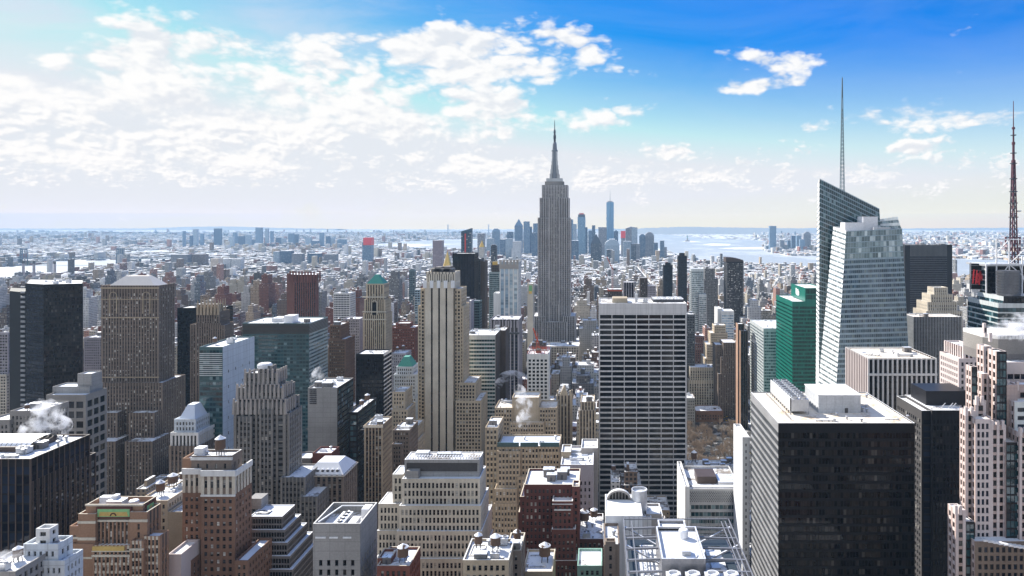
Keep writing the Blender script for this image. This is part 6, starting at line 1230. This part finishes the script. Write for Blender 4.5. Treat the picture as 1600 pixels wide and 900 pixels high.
DT = [
 (760, 771, 373, 5300, pb_, 'wide pale block at the left end of the hazy downtown cluster', None), (769, 780, 362, 5600, bl, 'round-shouldered blue tower near the left end of the hazy downtown cluster', 'round'), (781, 790, 374, 5200, db, 'low dark blue block right of the round-shouldered downtown tower', None), (792, 801, 362, 5600, db, 'square dark blue tower left of the stepped downtown pair', None), (790, 801, 373, 5000, pb_, 'pale block in front of the square dark blue downtown tower', None),
 (804, 816, 353, 5800, bl, 'pointed blue tower, left of the tallest of the downtown towers left of the mast tower', 'pyramid'), (818, 827, 346, 5700, bl, 'tallest blue shaft left of the art deco skyscraper in the downtown haze', None), (826, 831, 354, 5800, db, 'thin blue tower tucked against the right of the tallest left-hand downtown shaft', None), (833, 840, 349, 5900, bl, 'blue tower peeping from behind the left edge of the tallest tower', None), (831, 841, 364, 5200, db, 'dark lower block at the left edge of the tallest tower', None), (801, 814, 377, 4800, wh, 'small white block low in the downtown haze left of the tallest tower', None),
 (892, 895.5, 343, 5700, bl, 'sliver of blue tower at the right edge of the tallest tower', None), (895, 901, 350, 5600, pb_, 'pale blue tower next to the sliver right of the tallest tower', None), (914, 918, 355, 5700, db, 'thin dark tower hugging the right of the crowned blue tower', None), (919.5, 925, 360, 5700, bl, 'short blue tower between the crowned blue tower and a thin dark one', None), (925, 930, 352, 5600, db, 'thin dark tower standing alone right of the crowned blue tower', None), (935, 948, 355, 5500, gy, 'broad grey slab left of the tapering spired tower', None),
 (959, 966, 363, 5500, db, 'rounded dark tower at the right foot of the tapering spired tower', 'round'), (977.5, 987, 357, 5400, gy, 'grey tower with sloped top right of the red-topped tower', 'slope'), (987, 996, 355, 5400, pb_, 'pale grey slab right of the sloped grey tower', None), (999, 1008.5, 370, 5100, db, 'dark tower with round shoulders left of the domed harbour tower', 'round'), (1008, 1022, 369, 5200, gy, 'broad domed tower near the harbour', 'round'), (1022, 1028, 379, 5100, db, 'low dark block at the right of the broad domed tower', None), (1031.5, 1038, 376, 5000, db, 'isolated dark tower nearest the bay', None), (1038, 1042, 386, 5000, gy, 'low block at the water edge right of the isolated dark tower', None),
 (974, 986, 377, 4700, pb_, 'pale glass block in front of the grey sloped tower', None), (923, 940, 381, 4600, dk_, 'dark pointed bulk low right of the crowned blue tower', 'pyramid'), (892, 904, 376, 4700, db, 'dark low bulk at the right edge of the tallest tower', None), (948, 958, 390, 4400, dk_, 'dark low block under the tapering spired tower', None), (986, 994, 381, 4700, dk_, 'dark low block under the pale grey slab', None), (994, 1000, 381, 4800, gy, 'small grey block between the pale slab and the round-shouldered tower', None)]
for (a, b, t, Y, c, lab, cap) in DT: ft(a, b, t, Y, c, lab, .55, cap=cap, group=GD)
o = ft(945, 968, 384, 4500, pb_, 'pale block with a curved white top low in the downtown haze', .4, cap='round', group=GD)
def tapered(name, label, x0, x1, top, Y, spire):
    o = thing(name, label, 'skyscraper', (wx((x0+x1)/2, Y), Y, 0)); c, r = wx((x0+x1)/2, Y), (wx(x1, Y)-wx(x0, Y))/2; z = wz(top, Y)
    def f(mb):
        B8 = [(r, -r), (r, r), (-r, r), (-r, -r)]; T8 = [(0, -r), (r, 0), (0, r), (-r, 0)]; zb = 56
        mb.box(c-r, c+r, Y-r, Y+r, 0, zb, 'skyglass2', 'b'); q = []
        for i in range(4):
            b0, b1 = B8[i], B8[(i+1) % 4]; t0, t1 = T8[i], T8[(i+1) % 4]
            q += [[(c+b0[0], Y+b0[1], zb), (c+b1[0], Y+b1[1], zb), (c+t1[0], Y+t1[1], z), (c+t1[0], Y+t1[1], z)], [(c+b0[0], Y+b0[1], zb), (c+t1[0], Y+t1[1], z), (c+t0[0], Y+t0[1], z), (c+t0[0], Y+t0[1], z)]]
        mb.quads(q, 'skyglass2'); mb.quads([[(c+a, Y+b, z) for a, b in T8]], 'snow')
    part(o, 'glass_shaft', f); part(o, 'spire', lambda mb: mb.lathe(c, Y, [(9, z), (9, z+6), (2.2, z+7), (1.6, wz((top+spire)/2, Y)), (.5, wz(spire, Y)), (0, wz(spire, Y))], 'masttower', 8)); part(o, 'crown_ring', lambda mb: mb.lathe(c, Y, [(r*.7, z-1), (r*.72, z+9), (r*.6, z+9), (r*.6, z)], 'steel', 12))
plain('skyglass2', (.13, .26, .40), .15, .3)
tapered('skyscraper', 'tapering blue glass tower with a needle spire, tallest of the hazy downtown group', 947.5, 959, 316, 5800, 297)
o = ft(902.5, 914.5, 339, 5600, (.17, .30, .42), 'blue glass tower with a dark crown and red top gear beyond the tallest tower', .5)
ft(903.5, 914, 334.5, 5601, dk_, 'tmp', .0) if False else None
b = MB(); b.box(wx(903.2, 5602), wx(914, 5602), 5602, 5650, wz(339, 5602), wz(335, 5602), 'city', 'b', col=dk_); b.box(wx(905, 5605), wx(912, 5605), 5610, 5640, wz(335, 5605), wz(333, 5605), 'red', 'b'); c = b.build('crown'); c.parent = o; c.location = -Vector(o.location)
o = ft(970.5, 977, 366, 5000, gy, 'narrow tower with a red netted top in the downtown haze', .5); b = MB(); b.box(wx(970.2, 4998), wx(977.3, 4998), 4998, 5030, wz(372, 4998), wz(361, 4998), 'signred', 'b'); c = b.build('netting'); c.parent = o; c.location = -Vector(o.location)
o = ft(566, 580, 379, 4500, bl, 'blue block with a red wrapped top, standing alone on the far left plain', .5); b = MB(); b.box(wx(567.5, 4498), wx(580.3, 4498), 4498, 4550, wz(383, 4498), wz(371.5, 4498), 'signred', 'b'); c = b.build('netting'); c.parent = o; c.location = -Vector(o.location)
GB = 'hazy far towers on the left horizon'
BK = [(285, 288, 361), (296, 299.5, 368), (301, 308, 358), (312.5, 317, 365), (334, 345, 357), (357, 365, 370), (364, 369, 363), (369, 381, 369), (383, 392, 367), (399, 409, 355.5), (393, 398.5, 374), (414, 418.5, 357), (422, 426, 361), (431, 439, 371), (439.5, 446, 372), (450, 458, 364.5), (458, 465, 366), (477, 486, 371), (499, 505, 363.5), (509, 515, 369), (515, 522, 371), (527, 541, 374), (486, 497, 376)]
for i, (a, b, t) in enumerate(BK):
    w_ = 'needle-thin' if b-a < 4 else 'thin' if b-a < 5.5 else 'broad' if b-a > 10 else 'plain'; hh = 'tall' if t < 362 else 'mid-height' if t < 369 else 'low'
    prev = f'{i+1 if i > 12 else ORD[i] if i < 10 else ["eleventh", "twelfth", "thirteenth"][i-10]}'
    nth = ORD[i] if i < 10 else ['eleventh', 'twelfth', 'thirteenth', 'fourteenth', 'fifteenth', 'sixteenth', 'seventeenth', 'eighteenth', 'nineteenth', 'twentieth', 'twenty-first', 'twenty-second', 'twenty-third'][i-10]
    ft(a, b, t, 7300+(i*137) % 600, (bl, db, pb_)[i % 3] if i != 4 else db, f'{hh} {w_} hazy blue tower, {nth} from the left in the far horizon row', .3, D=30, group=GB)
GH = 'far housing blocks on the left plain'
for (a, b, t, Y, c, lab) in ((267, 293, 397.5, 4000, gy, 'wide dark grey housing slab beside the icy river bend'), (299, 320, 397, 4050, (.20, .17, .17), 'wide brownish housing slab right of the slab by the river bend'), (346, 360, 404, 3700, wh, 'pale slab, left one of the white far housing pair'), (361, 376, 404.5, 3700, wh, 'pale slab, right one of the white far housing pair'), (329, 341, 403.5, 3300, (.6, .52, .45), 'cream far slab with a darker tower before it'), (331, 340, 416, 2900, (.18, .13, .12), 'dark brown lone tower in front of the cream far slab'), (427, 436, 393, 4300, pb_, 'pale far block left of the dark hazy slab row'), (437, 455, 392, 4200, db, 'dark far slab at the left of the hazy slab row'), (456, 472, 396, 4100, gy, 'grey far slab in the middle of the hazy slab row'), (480, 500, 396, 4200, db, 'blue far slab in the hazy row above the maroon tower'), (505, 525, 397, 4200, gy, 'grey far slab at the right of the hazy slab row'), (676, 691, 375.5, 3600, (.24, .17, .18), 'rosy brown square tower beyond the gold pyramid'), (62, 78, 427, 2850, (.34, .26, .25), 'brick powerhouse beside the left pair of chimneys'), (80, 94, 426, 2850, (.30, .22, .21), 'brick powerhouse between the two pairs of chimneys'), (99, 121, 427, 2850, (.36, .28, .27), 'brick powerhouse at the foot of the rightmost chimney')):
    ft(a, b, t, Y, c, lab, .45, D=40, group=GH if t < 420 and Y > 3650 else None, name='distant_block', cat='building')
GJ = 'towers across the water'
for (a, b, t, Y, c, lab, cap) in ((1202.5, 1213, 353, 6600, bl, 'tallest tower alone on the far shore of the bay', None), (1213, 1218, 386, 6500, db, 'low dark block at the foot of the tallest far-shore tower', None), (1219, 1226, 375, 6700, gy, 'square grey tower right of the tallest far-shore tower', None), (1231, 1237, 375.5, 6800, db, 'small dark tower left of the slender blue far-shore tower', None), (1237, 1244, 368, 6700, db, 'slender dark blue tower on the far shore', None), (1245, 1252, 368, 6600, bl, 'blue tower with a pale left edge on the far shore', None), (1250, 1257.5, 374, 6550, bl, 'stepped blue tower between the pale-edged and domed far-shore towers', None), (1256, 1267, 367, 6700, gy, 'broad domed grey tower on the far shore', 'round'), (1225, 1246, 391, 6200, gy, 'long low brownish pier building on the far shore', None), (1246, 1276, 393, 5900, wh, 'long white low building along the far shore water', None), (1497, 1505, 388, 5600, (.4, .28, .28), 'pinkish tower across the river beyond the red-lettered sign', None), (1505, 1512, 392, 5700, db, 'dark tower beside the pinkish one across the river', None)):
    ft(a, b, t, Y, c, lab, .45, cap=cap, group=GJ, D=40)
# mid-distance landmarks beyond the striped tan tower
def goldtop(name, label, x0, x1, base_row, apex, Y, body, btop):
    o = thing(name, label, 'tower', (wx((x0+x1)/2, Y), Y+12, 0)); c, r = wx((x0+x1)/2, Y), (wx(x1, Y)-wx(x0, Y))/2
    part(o, 'shaft', lambda mb: (cityblock(mb, c-r, c+r, Y, Y+2*r, wz(base_row, Y), body, .4, ''), cityblock(mb, c-r*1.6, c+r*1.6, Y-3, Y+2*r+3, wz(btop, Y), body, .4, '')))
    part(o, 'gold_roof', lambda mb: mb.lathe(c, Y+r, [(r*1.1, wz(base_row, Y)), (r*.55, wz(base_row+(apex-base_row)*.5, Y)), (r*.12, wz(apex+1.5, Y)), (0, wz(apex, Y))], 'gold', 8))
goldtop('landmark_tower', 'cream tower with a tall gold pyramid roof, rising behind the striped tan tower', 691.5, 704, 416, 393, 1900, (.5, .45, .38), 425)
goldtop('clock_tower', 'slender white tower with a small gold lantern, left of the white finned tower', 748.5, 756.5, 386, 375, 2150, (.6, .58, .54), 402)
o = ft(720.5, 736, 362, 2300, (.06, .12, .17), 'blue glass tower with a thin red hoist line, above the flat topped black slab', .85, cap='slope'); b = MB(); b.box(wx(726, 2298), wx(728, 2298), 2297.5, 2299.5, wz(400, 2298), wz(365, 2298), 'red', 'b'); c = b.build('hoist'); c.parent = o; c.location = -Vector(o.location)
ft(746, 757, 364.5, 3000, (.30, .33, .38), 'grey tower beyond the slender white tower with the gold lantern', .5)
ft(767, 776, 383.5, 2250, dk_, 'thin black tower left of the tallest tower, above the teal one with a gilded top', .85, steps=((768, 774, 382),))
ft(639, 648, 424, 1900, (.12, .18, .19), 'dark teal curved block left of the striped tan tower', .7, cap='round'); ft(648, 660, 452, 1500, (.30, .40, .45), 'pale blue-green glass block behind the left shoulder of the striped tan tower', .8)
# chimneys, bridges, statue, ship
for i, (sx, top, lab) in enumerate(((36.5, 407, 'leftmost of four tall riverside chimneys'), (53, 407.5, 'second from left of four tall riverside chimneys'), (85.5, 408, 'third from left of four tall riverside chimneys'), (108, 408.5, 'rightmost of four tall riverside chimneys'))):
    Y = 2830; x = wx(sx, Y); o = thing('chimney', lab, 'chimney', (x, Y, 0), 'riverside chimneys'); z = wz(top, Y)
    part(o, 'stack', lambda mb: mb.lathe(x, Y, [(6.2, 0), (4.4, z-12)], 'lilac', 14)); part(o, 'dark_rim', lambda mb: mb.lathe(x, Y, [(4.5, z-12), (4.4, z), (3.4, z), (0, z-1)], 'darkunit', 14))
def bridge(name, label, Y, towers, deck_row, x_ends, ztop, wdt, m):
    o = thing(name, label, 'bridge', (wx(sum(towers)/len(towers), Y), Y, 0)); zd = wz(deck_row, Y); X = [wx(t, Y) for t in towers]; E = [wx(e, Y) for e in x_ends]
    def dk(mb):
        mb.box(E[0], E[1], Y-wdt, Y+wdt, zd-2, zd+1, m, 'b'); n = int((E[1]-E[0])/24)
        for i in range(n+1):
            x = E[0]+(E[1]-E[0])*i/n; mb.box(x-.8, x+.8, Y-wdt, Y-wdt+1.5, zd, zd+9, m)
            if i % 3 == 0 and not X[0] < x < X[-1]: mb.box(x-2.5, x+2.5, Y-wdt*.6, Y+wdt*.6, 0, zd-2, m)
            if i < n: mb.bar((x, Y-wdt+.7, zd+(0 if i % 2 else 9)), (x+(E[1]-E[0])/n, Y-wdt+.7, zd+(9 if i % 2 else 0)), 1.3, m)
        mb.box(E[0], E[1], Y-wdt, Y-wdt+1.5, zd+8.4, zd+9.6, m)
    part(o, 'deck', dk)
    for x in X:
        def tw(mb, x=x):
            for s in (-1, 1):
                for t in (-1, 1): mb.bar((x+s*9, Y+t*wdt*1.1, 0), (x+s*5.5, Y+t*wdt, ztop), 4, m)
            for k in range(7):
                za, zb = ztop*k/7, ztop*(k+1)/7; mb.bar((x-8, Y-wdt, za), (x+7, Y-wdt, zb), 2, m); mb.bar((x+8, Y-wdt, za), (x-7, Y-wdt, zb), 2, m)
            mb.box(x-9, x+9, Y-wdt*1.1, Y+wdt*1.1, ztop-3, ztop, m); mb.box(x-8, x+8, Y-wdt, Y+wdt, zd+30, zd+33, m)
        part(o, 'tower', tw)
    def cb(mb):
        pts = [(E[0], zd+4)]+[(x, ztop) for x in X]+[(E[1], zd+4)]
        for i, ((xa, za), (xb, zb)) in enumerate(zip(pts, pts[1:])):
            main = 0 < i < len(pts)-2; n = 14
            def zz(t): return za+(zb-za)*t-(4*t*(1-t))*((ztop-zd-10) if main else (8))
            for k in range(n):
                p, q = (xa+(xb-xa)*k/n, Y-wdt, zz(k/n)), (xa+(xb-xa)*(k+1)/n, Y-wdt, zz((k+1)/n)); mb.bar(p, q, 1.6, m)
                if main: mb.bar((p[0], Y-wdt, zd), p, .8, m)
    part(o, 'cable', cb)
plain('bridgesteel', (.10, .15, .21), .7); plain('bridgepale', (.30, .36, .42), .7)
bridge('suspension_bridge', 'steel suspension bridge with lattice towers crossing the icy river at far left', 4330, (37, 187), 404, (-190, 330), 103, 17, 'bridgesteel')
bridge('suspension_bridge', 'faint long suspension bridge with two tall towers on the horizon', 14000, (700, 763.5), 361, (655, 812), 215, 16, 'bridgepale')
x, y = gp(1074, 377.6); o = thing('statue', 'tiny standing statue on a pedestal on its island in the bay', 'statue', (x, y, 0))
part(o, 'pedestal', lambda mb: (mb.prism([(x-28, y-28), (x+28, y-28), (x+28, y+28), (x-28, y+28)], 0, 18, 'limestone'), mb.prism([(x-11, y-11), (x+11, y-11), (x+11, y+11), (x-11, y+11)], 18, 47, 'limestone', top=[(x-8, y-8), (x+8, y-8), (x+8, y+8), (x-8, y+8)])))
part(o, 'figure', lambda mb: (mb.lathe(x, y, [(6.5, 47), (6, 60), (5, 75), (4.2, 79), (2, 81), (2.6, 84), (2, 88), (0, 89)], 'statue', 10), mb.bar((x-3, y, 77), (x-7, y, 93), 2, 'statue'), mb.box(x-8.5, x-5.5, y-1.5, y+1.5, 93, 96, 'gold')))
Y = 3150; x0, x1 = wx(1489, Y), wx(1503, Y); o = thing('ship', 'white ship moored on the river left of the red-lettered sign tower', 'ship', ((x0+x1)/2, Y, 0))
part(o, 'hull', lambda mb: mb.prism([(x0, Y+8), (x0+4, Y), (x1-2, Y), (x1, Y+8), (x1-2, Y+16), (x0+4, Y+16)], .8, 9, 'white'))
part(o, 'superstructure', lambda mb: [mb.box(x0+6+k*1.5, x1-4-k*3, Y+1+k*.5, Y+15-k*.5, 9+k*3, 11.8+k*3, 'whitesteel') for k in range(4)]+[mb.box((x0+x1)/2, (x0+x1)/2+4, Y+6, Y+10, 21, 27, 'signred')])
# ------------------------------------------------------------------ bare trees in the park
def treemesh(seed):
    R = random.Random(seed); t = MB(); t.lathe(0, 0, [(.32, 0), (.24, 2.5), (.18, 4.5), (0, 4.5)], 'bark', 7); c = MB()
    def branch(p, d, L, w_, lev):
        q = p+d*L; c.bar(p, q, w_, 'bark' if lev < 1 else 'twigs')
        if lev >= 3: return
        for k in range(R.randrange(3, 5)):
            a = Vector((R.uniform(-1, 1), R.uniform(-1, 1), R.uniform(-.1, .9))).normalized(); branch(p+d*L*R.uniform(.45, 1), (d*.9+a*.85).normalized(), L*R.uniform(.55, .75), w_*.62, lev+1)
    for k in range(6): a = k*1.05+R.random(); branch(Vector((0, 0, R.uniform(2.6, 4.4))), Vector((math.cos(a)*.7, math.sin(a)*.7, R.uniform(.6, 1.2))).normalized(), R.uniform(3, 4.4), .2, 0)
    a, b = t.build('trunk', attrs=False), c.build('crown', attrs=False); da, db_ = a.data, b.data; bpy.data.objects.remove(a); bpy.data.objects.remove(b); return da, db_
TM = [treemesh(s) for s in range(5)]; R = random.Random(9); nt = 0
for i in range(120):
    y = R.uniform(745, 905); x = wx(R.uniform(1072, 1146), y)
    sc = R.uniform(1.0, 1.6); nt += 1
    if nt > 85: break
    o = thing('bare_tree', 'leafless brown park tree, one of the bare grove beyond the snowy-roofed low block', 'tree', (x, y, 0), 'bare trees in the park'); o.rotation_euler.z = R.uniform(0, 6.28); o.scale = (sc,)*3
    for nm, me in zip(('trunk', 'crown'), TM[i % 5]): p = put(nm, me); p.parent = o; p.location = (0, 0, 0)
# cars down the avenue
def carmesh():
    b = MB(); b.prism([(-.9, -2.2), (.9, -2.2), (.9, 2.2), (-.9, 2.2)], .35, .95, 'carpaint', nobottom=False); b.prism([(-.82, -1.4), (.82, -1.4), (.82, 1.2), (-.82, 1.2)], .95, 1.5, 'blackglass', top=[(-.68, -1), (.68, -1), (.68, .7), (-.68, .7)])
    for x in (-.85, .85):
        for y in (-1.4, 1.4): b.lathe(0, 0, [(0, 0), (0, 0)], 'fan', 3); b.box(x-.1, x+.1, y-.33, y+.33, 0.01, .66, 'fan')
    o = b.build('car_source'); me = o.data; bpy.data.objects.remove(o); return me
m_, t_, p_ = mat('carpaint'); rr = t_.new('ShaderNodeObjectInfo').outputs['Random']; t_.put(p_.inputs['Base Color'], t_.mix(t_.m('GREATER_THAN', rr, .55), t_.mix(t_.m('GREATER_THAN', rr, .3), (.03, .03, .035), (.5, .5, .5)), (.75, .52, .05))); p_.inputs['Roughness'].default_value = .25
cm = carmesh(); R = random.Random(3)
for i in range(42): o = put('car', cm, None, (R.choice((166, 170, 176, 180)), 800+i*5.2+R.uniform(-2, 2), .01)); tag(o, 'small car in traffic down the avenue between the bare trees and the terracotta sided slab', 'car', 'cars on the avenue')
# ------------------------------------------------------------------ steam plumes
def steamm(name, dens, scale):
    m = bpy.data.materials.new(name); m.use_nodes = True; t = NT(m.node_tree); t.n.clear(); MAT[name] = m
    v = t.new('ShaderNodeVolumePrincipled'); o = t.new('ShaderNodeOutputMaterial'); t.l.new(v.outputs[0], o.inputs['Volume'])
    v.inputs['Color'].default_value = (.96, .97, 1, 1); v.inputs['Anisotropy'].default_value = 0.
    co = t.new('ShaderNodeTexCoord').outputs['Object']; n = t.noise(co, scale, 5, .6, .6)
    r = t.m('SUBTRACT', 1., t.new('ShaderNodeVectorMath', operation='LENGTH').outputs['Value'])
    ln = t.n[-1]; t.l.new(co, ln.inputs[0])
    d = t.rng(t.m('ADD', t.m('MULTIPLY', r, .75), t.m('MULTIPLY', t.m('SUBTRACT', n, .5), 1.7)), .14, .62); t.put(v.inputs['Density'], t.m('MULTIPLY', d, dens)); return m
steamm('steam', .42, 2.3)
def steam(sx, sy, Y, rx, rz, tilt=0., ry=None):
    bm = bmesh.new(); bmesh.ops.create_icosphere(bm, subdivisions=2, radius=1.); me = bpy.data.meshes.new('steam'); bm.to_mesh(me); bm.free(); me.materials.append(MAT['steam'])
    o = put('steam', me, None, (wx(sx, Y), Y, wz(sy, Y))); o.scale = (rx, ry or rx, rz); o.rotation_euler = (0, tilt, sx*.37); tag(o, kind='stuff')
steam(62, 672, 345, 9, 7); steam(72, 655, 345, 8, 10, .3); steam(84, 668, 345, 8, 6); steam(64, 640, 346, 4, 6, .2)
steam(824, 655, 540, 9, 9, .25); steam(817, 636, 543, 8, 10, .2); steam(811, 616, 546, 6, 8); steam(1572, 517, 322, 9, 5); steam(1590, 512, 322, 9, 7); steam(1606, 516, 321, 9, 8)
steam(497, 592, 560, 6, 10, .3); steam(6, 886, 232, 8, 5); steam(800, 590, 700, 15, 7); steam(786, 600, 698, 9, 7); steam(108, 432, 2780, 30, 16); steam(55, 436, 2760, 18, 10)
# ------------------------------------------------------------------ the winter air between
hz = bpy.data.materials.new('haze'); hz.use_nodes = True; t = NT(hz.node_tree); t.n.clear(); v = t.new('ShaderNodeVolumePrincipled'); v.inputs['Color'].default_value = (*HC, 1); v.inputs['Density'].default_value = HK; v.inputs['Anisotropy'].default_value = 0.
t.l.new(v.outputs[0], t.new('ShaderNodeOutputMaterial').inputs['Volume']); MAT['haze'] = hz
b = MB(); b.box(-41000, 41000, -1600, END+400, -1.2, 560, 'haze', ''); b.quads([[(-41000, -1600, -1.2), (-41000, END+400, -1.2), (41000, END+400, -1.2), (41000, -1600, -1.2)]], 'haze') if False else None
h_ = MB(); A = [(-41000, -1600), (41000, -1600), (41000, END+400), (-41000, END+400)]; h_.prism(A, -1.2, 560, 'haze', nobottom=False); tag(h_.build('haze', attrs=False), kind='stuff')
